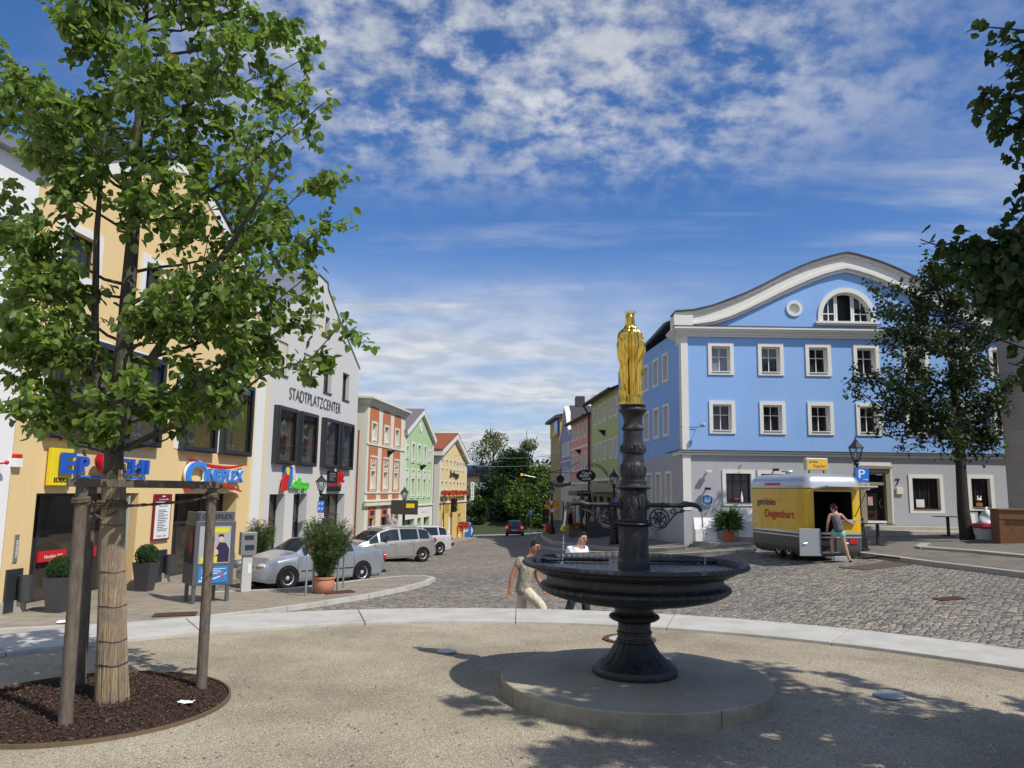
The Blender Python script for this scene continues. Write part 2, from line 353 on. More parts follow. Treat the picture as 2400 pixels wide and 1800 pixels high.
# street sheet
def axis(lo,hi,step,far):
    a=list(np.arange(lo,hi+1e-6,step)); return [-far,-far*0.5,-far*0.2]+a+[far*0.2,far*0.5,far]
xs=axis(-30,34,1.0,900); ys=[-300,-80]+list(np.arange(-12,100,1.0))+[110,140,200,400,900]
b=MB(); b.add([(x,y,G(x,y)) for y in ys for x in xs],[(j*len(xs)+i,j*len(xs)+i+1,(j+1)*len(xs)+i+1,(j+1)*len(xs)+i) for j in range(len(ys)-1) for i in range(len(xs)-1)])
struct(b.build('street',COB,smooth=True))
def patch(name,poly,dz,mat,cell=1.0,skirt=0.35,hf=None,kerb=None,kmat=None,kw=0.16):
    hf=hf or (lambda x,y:G(x,y)+dz)
    P=[]
    for i in range(len(poly)):
        a=Vector(poly[i]); c=Vector(poly[(i+1)%len(poly)]); n=max(1,int((c-a).length/cell))
        P+=[tuple(a+(c-a)*k/n) for k in range(n)]
    xa=[q[0] for q in P]; ya=[q[1] for q in P]
    ex=[(x,y) for x in np.arange(min(xa)+cell/2,max(xa),cell) for y in np.arange(min(ya)+cell/2,max(ya),cell)]
    V,F=cdt_faces(P,[],ex); b=MB(); b.add([(q[0],q[1],hf(q[0],q[1])) for q in V],F)
    n=len(P); b.add([(x,y,hf(x,y)) for x,y in P]+[(x,y,hf(x,y)-skirt) for x,y in P],[(i,i+n,(i+1)%n+n,(i+1)%n) for i in range(n)])
    o=struct(b.build(name,mat))
    if kerb:
        k=MB(); L=[Vector(q) for q in kerb]; D=[]
        for i in range(len(L)-1):
            n=max(1,int((L[i+1]-L[i]).length/0.5)); D+=[L[i]+(L[i+1]-L[i])*j/n for j in range(n)]
        D.append(L[-1])
        for i in range(len(D)-1):
            a,c=D[i],D[i+1]; t=(c-a).normalized(); nn=Vector((-t.y,t.x))*kw/2; c=c-t*0.012 if i%2 else c
            q=[a+nn,c+nn,c-nn,a-nn]; up=[(p.x,p.y,hf(p.x,p.y)+0.012) for p in q]; dn=[(p.x,p.y,hf(p.x,p.y)-skirt) for p in q]
            k.add(dn+up,[(0,3,2,1),(4,5,6,7),(0,1,5,4),(1,2,6,5),(2,3,7,6),(3,0,4,7)])
        struct(k.build('kerb',kmat or GRAN2))
    return o
def LX(Y): return -11.3+0.12*(Y-17.5)
kL=[(-22,13.6),(-14,14.8),(-10.1,15.8),(-7.9,16.5),(-6.66,17.4),(-5.67,18.4),(-4.6,19.7),(-3.73,20.75),(-2.92,22.2),(-2.45,23.4),(-2.38,24.6),(-2.85,25.5),(-3.54,25.6),(-4.42,24.6),(-6.2,22.2),(-8.3,21.4)]
patch('pavement',kL+[(-8.55,24),(-7.4,33),(-5.6,48),(-3.9,60),(-2.9,71),(-4.6,74),(-6,60),(LX(40)-1,40),(LX(17)-1,17),(-14,11),(-22,9)],0.10,SLAB,kerb=kL,kmat=GRAN)
kR=[(2.6,72),(1.9,60),(1.75,50),(1.8,44),(2.3,39.5),(3.4,35),(4.8,31.5),(6.0,29.6),(7.0,28.6),(8.1,27.9),(9.3,27.8),(10.1,26.2),(10.43,24.5),(10.73,23.3),(10.9,21.6),(11.05,20.2),(11.3,18.8),(11.5,17.6),(12,14),(13,8)]
patch('pavement',kR+[(42,8),(42,34),(8.5,34),(6,60),(4.5,76)],0.11,SETT,kerb=kR)
kS=[(3.1,72),(2.4,60),(2.3,50),(2.4,44.5),(2.95,40),(4.0,35.8),(5.2,32.6),(6.2,30.9),(6.9,30.4)]
patch('raised_pavement',kS+[(7.0,31.5),(5.9,45),(4.5,62),(3.9,72)],0.24,SETT,kerb=kS)
# raised slabs on the right and the entrance steps of the blue house
kP=[(13.5,25.4),(12.75,24.3),(12.7,23.9),(13.25,22.3),(13.55,20.5),(14.5,17)]
patch('raised_pavement',kP+[(24,17),(24,27.5),(18,27),(15,26)],0.17,SETT,kerb=kP,kw=0.3)
b=MB()
for pts,z in (([(14.0,31.9),(13.9,30.9),(14.4,30.45),(22,30.45),(22,31.9)],0.30),([(14.3,31.9),(14.3,31.2),(22,31.2),(22,31.9)],0.44),
              ([(7.45,31.9),(7.4,31.2),(7.8,30.5),(8.8,30.1),(11.6,30.0),(12.6,30.5),(12.6,31.9)],-0.24),([(9.0,31.9),(9.1,31.2),(9.7,30.85),(11.6,30.8),(12.2,31.9)],-0.06)):
    b.prismz(pts,-1.0,z)
struct(b.build('entrance_steps',GRAN2,bev=0.02))
# plaza: gravel disc with a pale stone rim
PC=(0.0,3.41)
b=MB(); rings=[0.01,1,2,3,4,5,5.8,6.5]; n=96
b.add([(PC[0]+r*math.cos(2*PI*j/n),PC[1]+r*math.sin(2*PI*j/n),0.012*math.sin(3*r+j*0.3)*(0.2 if r>6 else 0.6)) for r in rings for j in range(n)],
 [(i*n+j,i*n+(j+1)%n,(i+1)*n+(j+1)%n,(i+1)*n+j) for i in range(len(rings)-1) for j in range(n)])
struct(b.build('gravel_ground',GRAV,smooth=True))
b=MB(); ja=[PI*2*k/22+0.13 for k in range(22)]
for k in range(22):
    a0=ja[k]+0.0009; a1=ja[(k+1)%22]+(2*PI if k==21 else 0)-0.0009; m_=6
    T=[a0+(a1-a0)*i/m_ for i in range(m_+1)]
    pts=[(PC[0]+7.55*math.cos(t),PC[1]+7.55*math.sin(t)) for t in T]+[(PC[0]+6.49*math.cos(t),PC[1]+6.49*math.sin(t)) for t in reversed(T)]
    b.prismz(pts,-1.9,0.035)
struct(b.build('kerb_ring',GRAN,bev=0.006))
# loose stones and leaf litter lying on the gravel
def scatter(name,n,reg,size,mats,zf=lambda x,y:0.006,flat=0.5,kind='stuff',label=None,cat=None):
    b=MB()
    k=0
    while k<n:
        x,y=reg()
        if x is None: continue
        r=random.uniform(*size); a=random.uniform(0,PI); mi=random.randrange(len(mats)); ph=[random.uniform(0.6,1.1) for _ in range(5)]; z=zf(x,y)
        vs=[(x+r*ph[i]*math.cos(a+i*1.257),y+r*ph[i]*0.75*math.sin(a+i*1.257),z) for i in range(5)]+[(x+r*0.1,y,z+r*flat)]
        b.add(vs,[(i,(i+1)%5,5) for i in range(5)],mi); k+=1
    o=b.build(name,mats); o['kind']=kind
    if label: o['label']=label
    if cat: o['category']=cat
    return o
def regp():
    y=4.0+6*random.random()**1.4; x=random.uniform(-0.72,0.72)*y
    if math.hypot(x-PC[0],y-PC[1])>6.4 or math.hypot(x-1.08,y-6.75)<1.14 or math.hypot(x+3.15,y-6.1)<1.05: return None,None
    return x,y
STN=[plain('pebble_pale',(0.50,0.46,0.38),0.9,var=0.2),plain('pebble_grey',(0.27,0.25,0.22),0.9,var=0.2),plain('leaf_litter',(0.10,0.065,0.04),0.9,var=0.3)]
scatter('loose_stones',5200,regp,(0.004,0.010),[STN[0],STN[0],STN[1],STN[1]],label='small loose stones scattered over the sandy plaza',cat='gravel')
scatter('leaf_litter',900,regp,(0.004,0.015),[STN[2],STN[2],STN[1]],flat=0.25,label='dry leaf scraps scattered over the sandy plaza',cat='litter')
# tree bed
BC=(-3.15,6.08); BR=1.0
b=MB(); b.lathe([(0.01,0.07),(0.35,0.062),(0.7,0.04),(0.97,0.012)],48,(BC[0],BC[1],0),lambda t,i,z:1+0.01*math.sin(7*t+i*2),cap=False)
MUL=plain('mulch',(0.055,0.030,0.020),0.95,var=0.5,scale=40,bmp=0.9)
mulch=b.build('mulch',MUL,smooth=True); mulch['kind']='structure'
b=MB(); b.lathe([(0.985,-0.05),(1.0,-0.05),(1.0,0.03),(0.985,0.03),(0.985,-0.05)],72,(BC[0],BC[1],0),cap=False)
tag(b.build('bed_edging',plain('rusty_steel',(0.17,0.12,0.07),0.8,0.3,0.3,20)),'thin rusty steel ring edging the round tree bed','edging')
CH=[plain('bark_chip',(0.075,0.042,0.028),0.95,var=0.35,scale=30),plain('bark_chip_dark',(0.028,0.016,0.012),0.95,var=0.3),plain('bark_chip_pale',(0.15,0.095,0.062),0.95,var=0.3)]
b=MB()
for k in range(7500):
    r=0.965*math.sqrt(random.random()); t=random.uniform(0,2*PI); x=BC[0]+r*math.cos(t); y=BC[1]+r*math.sin(t)
    z=0.072*(1-r*r)+random.uniform(0,0.018); L=random.uniform(0.010,0.034); W=random.uniform(0.004,0.011); a=random.uniform(0,PI); ti=random.uniform(-0.6,0.6)
    dx,dy=math.cos(a),math.sin(a); mi=random.choices((0,1,2),(6,4,1))[0]
    b.add([(x-dx*L/2-dy*W/2,y-dy*L/2+dx*W/2,z-ti*L/2),(x-dx*L/2+dy*W/2,y-dy*L/2-dx*W/2,z-ti*L/2+0.003),(x+dx*L/2+dy*W/2,y+dy*L/2-dx*W/2,z+ti*L/2+0.004),(x+dx*L/2-dy*W/2,y+dy*L/2+dx*W/2,z+ti*L/2),(x,y,z+0.009)],[(0,1,2,3),(0,1,4),(1,2,4),(2,3,4),(3,0,4)],mi)
o=b.build('bark_chips',CH); tag(o,'brown bark chips covering the round tree bed','mulch',kind='stuff')
def paper(name,x,y,z,s,label,seed=1):
    random.seed(seed); b=MB(); n=5
    b.add([(x+(i/(n-1)-0.5)*s*(1+0.3*random.random()),y+(j/(n-1)-0.5)*s*0.55*(1+0.4*random.random()),z+0.01+random.uniform(0,0.03)*s*5) for j in range(n) for i in range(n)],
     [(j*n+i,j*n+i+1,(j+1)*n+i+1,(j+1)*n+i) for j in range(n-1) for i in range(n-1)])
    return tag(b.build(name,plain('paper',(0.80,0.80,0.82),0.8)),label,'litter')
paper('paper_scrap',-2.39,5.99,0.045,0.10,'crumpled white paper scrap lying on the bark mulch')
paper('paper_scrap',-4.35,17.6,G(-4.35,17.6)+0.01,0.32,'flat white paper lying on the cobbles by the pavement tip',2)
paper('paper_scrap',-9.2,16.5,G(-9.2,16.5)+0.11,0.28,'small white paper lying on the pavement near the left bin',3)
def disc(name,x,y,z,r,mats,label,ring=None,tilt=None):
    b=MB()
    if ring: b.lathe([(r*0.78,0),(r*0.78,0.008),(r,0.008),(r,0)],40,(x,y,z),mi=1,cap=False); b.lathe([(0.01,0.004),(r*0.775,0.004)],40,(x,y,z),cap=False)
    else: b.lathe([(0.001,0.012),(r*0.93,0.012),(r,0.006),(r,0)],40,(x,y,z),cap=False)
    return tag(b.build(name,mats),label,'cover')
disc('manhole_cover',1.37,9.0,0.005,0.30,[GRAN,plain('rust_iron',(0.13,0.055,0.035),0.8,0.3,0.2)],'round cover with rusty iron rim in the gravel behind the fountain',ring=True)
disc('drain_cover',-0.63,8.17,0.008,0.10,STEEL,'small round steel cover in the gravel left of the fountain')
disc('drain_cover',3.17,6.66,0.008,0.125,STEEL,'small round steel cover in the shaded gravel right of the fountain')
random.seed(11)
def flat_cover(x,y,dz,w,d,a,label,m):
    b=MB(); b.box(-w/2,w/2,-d/2,d/2,0,0.008)
    for i in range(7): b.box(-w/2+0.04,w/2-0.04,-d/2+d*(i+0.3)/7,-d/2+d*(i+0.7)/7,0.008,0.013,0)
    sl=(G(x+.5,y)-G(x-.5,y)); o=b.build('drain_grate',m,loc=(x,y,G(x,y)+dz),rz=a); o.rotation_euler=(0,-math.atan(sl),a); return tag(o,label,'drain')
RUST=plain('rusty_iron',(0.10,0.055,0.035),0.8,0.2,0.3,12)
flat_cover(-6.6,15.2,0.014,0.75,0.5,0.2,'rusty drain grate in the cobbles just beyond the plaza rim',RUST)
flat_cover(-7.4,17.6,0.115,0.9,0.5,0.3,'brown cover let into the left pavement near the kerb',RUST)
flat_cover(-4.6,21.3,0.115,0.8,0.5,0.5,'brown cover in the pavement between terracotta pot and kerb',RUST)
flat_cover(8.7,15.6,0.010,0.5,0.34,0.1,'small rusty cover in the cobbles at the right',RUST)
o=patch('drain_grate',[(9.0,21.5),(10.55,21.9),(10.75,20.9),(9.35,20.6)],0.02,plain('grate',(0.10,0.075,0.06),0.85),cell=0.4,skirt=0.02); del o['kind']; tag(o,'dark flat grate in the cobbles by the kerb behind the trailer','drain')
# ================================================================ fountain
FX,FY=1.075,6.79
b=MB()
for k in range(4):
    a0=k*PI/2+0.42; g=0.003; T=[a0+g+(PI/2-2*g)*i/20 for i in range(21)]
    b.prismz([(1.12*math.cos(t),1.12*math.sin(t)) for t in T]+[(0.05*math.cos(t),0.05*math.sin(t)) for t in (T[-1],T[10],T[0])],-0.05,0.13)
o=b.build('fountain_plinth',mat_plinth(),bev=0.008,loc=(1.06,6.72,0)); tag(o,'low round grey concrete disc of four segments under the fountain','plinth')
def mat_iron():
    M,b,P=mat_base('cast_iron'); co=obco(b); n=b.noise(co,9,6,0.65); f=b.noise(co,120,3,0.7)
    c=b.ramp(n,[(0.35,(0.010,0.011,0.012)),(0.6,(0.022,0.024,0.027)),(0.8,(0.045,0.045,0.043))]); st=b.add('ShaderNodeMapping',ins={'Vector':co}); st.inputs['Scale'].default_value=(1,1,0.12); c=b.mix(b.math('MULTIPLY',b.ramp(b.noise(st.outputs[0],26,5,0.65),[(0.56,0.0),(0.74,1.0)]),0.5),c,(0.10,0.10,0.092)); b.l.new(c,P.inputs['Base Color'])
    b.l.new(b.ramp(n,[(0.3,0.36),(0.7,0.62)]),P.inputs['Roughness']); P.inputs['Specular IOR Level'].default_value=0.5; bump(b,P,b.math('ADD',f,n),0.4,0.005); return M
CI=mat_iron()
ft=thing('fountain','ornate black cast iron fountain with wide round basin and tall column','fountain',(FX,FY,0.13))
def Z_(pr): return [(r,z-0.13) for r,z in pr]
b=MB()
def flut(t,i,z):
    if 0.09<z<0.30: return 1+0.035*abs(math.sin(10*t))-0.02
    if 0.29<z<0.42: return 1+0.02*math.sin(24*t)
    return 1
b.lathe(Z_([(0.01,0.13),(0.355,0.13),(0.36,0.145),(0.36,0.175),(0.35,0.195),(0.325,0.205),(0.315,0.22),(0.29,0.235),(0.25,0.265),(0.215,0.30),(0.188,0.34),(0.168,0.375),(0.158,0.395),(0.150,0.40),(0.150,0.415),(0.140,0.42),(0.139,0.455),(0.148,0.462),(0.148,0.475),(0.137,0.482),(0.134,0.52),(0.136,0.548),(0.15,0.556),(0.19,0.570),(0.212,0.585),(0.216,0.600),(0.205,0.615),(0.175,0.622),(0.163,0.64),(0.170,0.67),(0.165,0.715)]),120,rf=flut)
b.build('pedestal',CI,ft,smooth=True)
def rimf(t,i,z):
    zz=z+0.13
    if 1.018<zz<1.062: return 1+0.006*math.sin(84*t+zz*60)
    if 0.76<zz<0.868: return 1+0.010*(abs(math.sin(26*t))-0.5)
    return 1
b=MB(); b.lathe(Z_([(0.16,0.705),(0.30,0.708),(0.45,0.722),(0.60,0.748),(0.72,0.782),(0.79,0.816),(0.812,0.84),(0.806,0.862),(0.79,0.872),(0.765,0.878),(0.752,0.895),(0.75,0.93),(0.757,0.965),(0.78,0.99),(0.83,1.003),(0.90,1.010),(0.945,1.022),(0.962,1.036),(0.960,1.050),(0.945,1.060),(0.925,1.063),(0.912,1.058),(0.908,1.050),(0.893,1.050),(0.885,1.040),(0.880,1.0),(0.80,0.955),(0.5,0.94),(0.10,0.935)]),336,rf=rimf,cap=False)
b.build('basin',CI,ft,smooth=True)
def colf(t,i,z):
    zz=z+0.13
    if 1.09<zz<1.36: return 1+0.03*(1 if (t*4/PI)%1.0>0.22 else -0.6)*0.7
    if 1.42<zz<1.67: return 1+0.035*math.sin(8*t+1)*math.sin(zz*42)+0.025*math.sin(19*t+3)*math.sin(zz*95)+0.015*math.sin(31*t)*math.sin(zz*150)
    if 1.78<zz<1.90: return 1+0.05*abs(math.sin(5*t))+0.02*math.sin(23*t)
    if 2.0<zz<2.06: return 1+0.09*abs(math.sin(7*t))*math.sin(17*t)**2
    if 2.19<zz<2.23: return 1+0.03*math.sin(40*t)
    return 1
cp=[(0.139,0.93),(0.139,1.055),(0.135,1.07),(0.128,1.08),(0.126,1.095)]+[(0.126,z) for z in (1.15,1.2,1.25,1.3,1.345)]+[(0.127,1.358),(0.150,1.366),(0.163,1.378),(0.158,1.388),(0.128,1.396),(0.132,1.41)]+[(0.112+0.006*math.sin((z-1.42)/0.25*PI),z) for z in np.linspace(1.425,1.665,17)]+[(0.122,1.672),(0.150,1.681),(0.157,1.692),(0.13,1.705),(0.118,1.72),(0.121,1.745),(0.100,1.758),(0.102,1.775)]+[(0.104+0.007*math.sin((z-1.785)/0.11*PI),z) for z in np.linspace(1.785,1.895,8)]+[(0.096,1.905),(0.094,1.925),(0.0915,1.95),(0.090,1.985),(0.104,1.992)]+[(0.104,z) for z in (2.003,2.014,2.026,2.038,2.048,2.056)]+[(0.106,2.063),(0.092,2.072),(0.088,2.09),(0.085,2.14),(0.083,2.185),(0.093,2.197),(0.094,2.21),(0.083,2.225),(0.079,2.26),(0.083,2.295),(0.095,2.33),(0.112,2.35),(0.122,2.362),(0.123,2.372),(0.108,2.385),(0.104,2.395),(0.116,2.405),(0.118,2.416),(0.10,2.42)]
b=MB(); b.lathe(Z_(cp),160,rf=colf)
for k in range(8):  # mask reliefs and leaves on the drum, studs on the collar
    t=k*PI/4+0.3
    b.ell((0.124*math.cos(t),0.124*math.sin(t),1.55-0.13),(0.012,0.012,0.05),8,6)
    b.ell((0.100*math.cos(t+.2),0.100*math.sin(t+.2),2.03-0.13),(0.018,0.018,0.018),8,6)
    b.ell((0.108*math.cos(t),0.108*math.sin(t),1.86-0.13),(0.013,0.013,0.032),6,6)
b.build('column',CI,ft,smooth=True)
for s in (-1,1):
    b=MB(); z0=1.54-0.13
    b.lathe([(0.035,0),(0.035,0.012),(0.026,0.016)],14,(0,0,0)); 
    V=b.v; b.v=[(s*(0.125+q[2]),q[0],z0+q[1]) for q in V]
    b.tube([(s*x,0,z0) for x in (0.11,0.24,0.243,0.262,0.265,0.40)],[0.021,0.021,0.026,0.026,0.021,0.019],14)
    b.tube([(s*0.39,0,z0),(s*0.42,0,z0+0.002),(s*0.45,0,z0+0.012),(s*0.49,0,z0+0.012),(s*0.53,0,z0+0.008),(s*0.565,0,z0-0.006),(s*0.585,0,z0-0.03),(s*0.588,0,z0-0.048)],[0.020,0.024,0.026,0.022,0.020,0.019,0.017,0.019],12)
    b.ell((s*0.455,0,z0+0.03),(0.03,0.012,0.010),8,6); b.ell((s*0.51,0,z0+0.022),(0.02,0.014,0.010),8,6)
    b.build('spout',CI,ft,smooth=True)
    b=MB()
    def spir(cx,cz,r0,turns,a0,r=0.0075,n=40,d=1):
        b.tube([(s*(cx+(r0*(1-i/n*0.75))*math.cos(a0+d*turns*2*PI*i/n)),0,cz+(r0*(1-i/n*0.75))*math.sin(a0+d*turns*2*PI*i/n)-0.13) for i in range(n+1)],r,7)
    spir(0.225,1.425,0.080,1.6,PI); spir(0.345,1.485,0.032,1.4,-PI/2,0.006); spir(0.42,1.497,0.016,1.3,-PI/2,0.005,24)
    b.tube([(s*(0.225+0.084*math.cos(2*PI*i/40)),0,1.295+0.084*math.sin(2*PI*i/40)) for i in range(41)],0.007,7)
    b.tube([(s*x,0,z-0.13) for x,z in ((0.13,1.38),(0.16,1.345),(0.21,1.333),(0.27,1.35),(0.31,1.40),(0.345,1.445),(0.385,1.48),(0.43,1.488),(0.447,1.50))],0.008,7)
    for k in range(7):
        t=2*PI*k/7; b.tube([(s*(0.225+0.025*math.cos(t)),0,1.295+0.025*math.sin(t)),(s*(0.225+0.05*math.cos(t+.4)),0.004,1.295+0.05*math.sin(t+.4)),(s*(0.225+0.078*math.cos(t+.3)),0,1.295+0.078*math.sin(t+.3))],[0.008,0.010,0.004],6)
    b.ell((s*0.225,0,1.295),(0.032,0.014,0.032),10,6)
    b.build('scroll_bracket',CI,ft,smooth=True)
for s,x0,x1 in ((-1,-0.74,-0.22),(1,0.22,0.74)):
    b=MB(); pts=[(x0,0.40),(x1,0.40),(x1+0.02*s*-1,0.44)]; 
    ww=[(x0,0.36),(x1,0.36),(x1+0.045,0.385),(x1+0.045,0.415),(x1,0.44),(x0,0.44),(x0-0.03,0.40)]
    b.tube([(x,y,0.905) for x,y in ww]+[(ww[0][0],ww[0][1],0.905)],0.014,8); b.build('bucket_rest',CI,ft,smooth=True)
# water
M,wb,P=mat_base('water'); P.inputs['Base Color'].default_value=(0.006,0.010,0.012,1); P.inputs['Roughness'].default_value=0.04; P.inputs['Specular IOR Level'].default_value=0.7
co=obco(wb); h=wb.noise(co,16,4,0.6,0.6); bump(wb,P,h,0.55,0.02); WATER=M
b=MB(); b.lathe([(0.01,1.012),(0.4,1.012),(0.883,1.012)],64,(FX,FY,0),cap=False); struct(b.build('water',WATER))
M,wb,P=mat_base('falling_water'); P.inputs['Base Color'].default_value=(0.85,0.9,0.95,1); P.inputs['Roughness'].default_value=0.08; P.inputs['Transmission Weight'].default_value=0.75; P.inputs['IOR'].default_value=1.33; FW=M
for s in (-1,1):
    b=MB(); x0=FX+s*0.588; 
    for i in range(44):
        t=i/43; z=1.485-0.47*t; x=x0+s*0.03*math.sqrt(t)
        if i<12: b.ell((x,FY,z),(0.007,0.007,0.012),6,5)
        elif random.random()<0.72: rr=random.uniform(0.0022,0.0060); b.ell((x+random.uniform(-1,1)*0.005*t,FY+random.uniform(-1,1)*0.008*t,z),(rr,rr,rr*random.uniform(1,2.0)),6,5)
    for k in range(10): rr=random.uniform(0.002,0.004); b.ell((x0+s*0.03+random.uniform(-1,1)*0.06,FY+random.uniform(-1,1)*0.06,1.02+random.random()*0.05),(rr,rr,rr),6,5)
    o=b.build('water_stream',FW,smooth=True); tag(o,'broken water jet falling from the %s spout into the basin'%('left' if s<0 else 'right'),'water jet','water jets of the fountain')
# golden statue, seen from behind
M,gb,P=mat_base('gold'); P.inputs['Base Color'].default_value=(0.88,0.55,0.095,1); P.inputs['Metallic'].default_value=1.0; P.inputs['Roughness'].default_value=0.21
co=obco(gb); bump(gb,P,gb.noise(co,60,3,0.6),0.10,0.002); GOLD=M
prof=[(0.0,0.104),(0.008,0.106),(0.03,0.101),(0.06,0.092),(0.078,0.089),(0.082,0.094),(0.12,0.092),(0.20,0.088),(0.30,0.091),(0.38,0.097),(0.45,0.108),(0.52,0.118),(0.56,0.117),(0.61,0.110),(0.645,0.101),(0.668,0.086),(0.684,0.066),(0.70,0.053),(0.72,0.047),(0.745,0.045),(0.77,0.043),(0.80,0.039),(0.815,0.033)]
zs=np.linspace(0,0.815,90); N=144; V=[]
for z in zs:
    r=float(np.interp(z,[p[0] for p in prof],[p[1] for p in prof]))
    cx=0.006*math.sin(z*5); ry=0.80 if z<0.62 else (0.80+0.25*(z-0.62)/0.1 if z<0.72 else 1.05)
    for j in range(N):
        t=2*PI*j/N; back=max(0,-math.sin(t))
        if z<0.08: f=0.055*math.sin(15*t)+0.03*math.sin(23*t+1)
        else:
            amp=np.interp(z,[0.08,0.3,0.6,0.70,0.74],[0.13,0.13,0.10,0.05,0.0])
            v1=abs(math.cos(t))
            f=amp*(0.9*math.sin(8*t+1.6*math.cos(t)*(0.55-z)*6)+0.45*math.sin(15*t-4*z+1.3)+0.25*math.sin(27*t+3*z))
            if 0.12<z<0.58: f+=0.10*math.sin(31*(z-0.50*v1**2*0.9))*v1**1.5     # sweeping cross folds at the sides
        rx=r*(1+f); V.append((cx+rx*math.cos(t),rx*ry*math.sin(t),z))
b=MB(); b.add(V,[(i*N+j,i*N+(j+1)%N,(i+1)*N+(j+1)%N,(i+1)*N+j) for i in range(len(zs)-1) for j in range(N)]+[tuple(range(N-1,-1,-1)),tuple((len(zs)-1)*N+j for j in range(N))])
stt=thing('statue','gilded figure in a long pleated robe and crown on the fountain column','statue',(FX-0.015,FY,2.42))
b.build('robed_figure',GOLD,stt,smooth=True,angle=80)
b=MB(); b.lathe([(0.034,0.80),(0.037,0.815),(0.040,0.828),(0.040,0.826),(0.036,0.812)],20,cap=False)
for k in range(9):
    t=2*PI*k/9; b.tube([(0.038*math.cos(t),0.038*math.sin(t),0.822),(0.044*math.cos(t),0.044*math.sin(t),0.842)],[0.007,0.003],6); b.ell((0.046*math.cos(t),0.046*math.sin(t),0.847),(0.006,0.006,0.006),6,5)
b.build('crown',GOLD,stt,smooth=True)
b=MB(); V,F=skin(*chain([[((0.03,0.075,0.40),(0.035,0.03)),((0.05,0.085,0.48),(0.036,0.03)),((0.06,0.08,0.56),(0.022,0.02)),((0.06,0.08,0.60),(0.028,0.028))],[((0.05,0.085,0.48),(0.036,0.03)),((0.105,0.05,0.47),(0.02,0.02))]])); b.add(V,F)
b.build('child_figure',GOLD,stt,smooth=True,angle=0)
# ================================================================ see-through shop glass
def glass_t(name,tint=(0.75,0.76,0.74),rough=0.02,f=1.5):
    M=bpy.data.materials.new(name); M.use_nodes=True; M.node_tree.nodes.clear(); b=NB(M.node_tree); MATS[name]=M
    fr=b.add('ShaderNodeFresnel',ins={'IOR':f}); tr=b.add('ShaderNodeBsdfTransparent',ins={'Color':(*tint,1)}); gl=b.add('ShaderNodeBsdfGlossy',ins={'Roughness':rough})
    mx=b.add('ShaderNodeMixShader',ins={0:b.math('MULTIPLY_ADD',fr.outputs[0],0.42,0.0),1:tr.outputs[0],2:gl.outputs[0]}); b.add('ShaderNodeOutputMaterial',ins={0:mx.outputs[0]}); return M
GT=glass_t('display_glass')
INT=plain('shop_interior',(0.19,0.13,0.055),0.9,var=0.4,scale=1.5); CREAM=plaster('cream_plaster',(0.70,0.68,0.56),0.04,0.2)
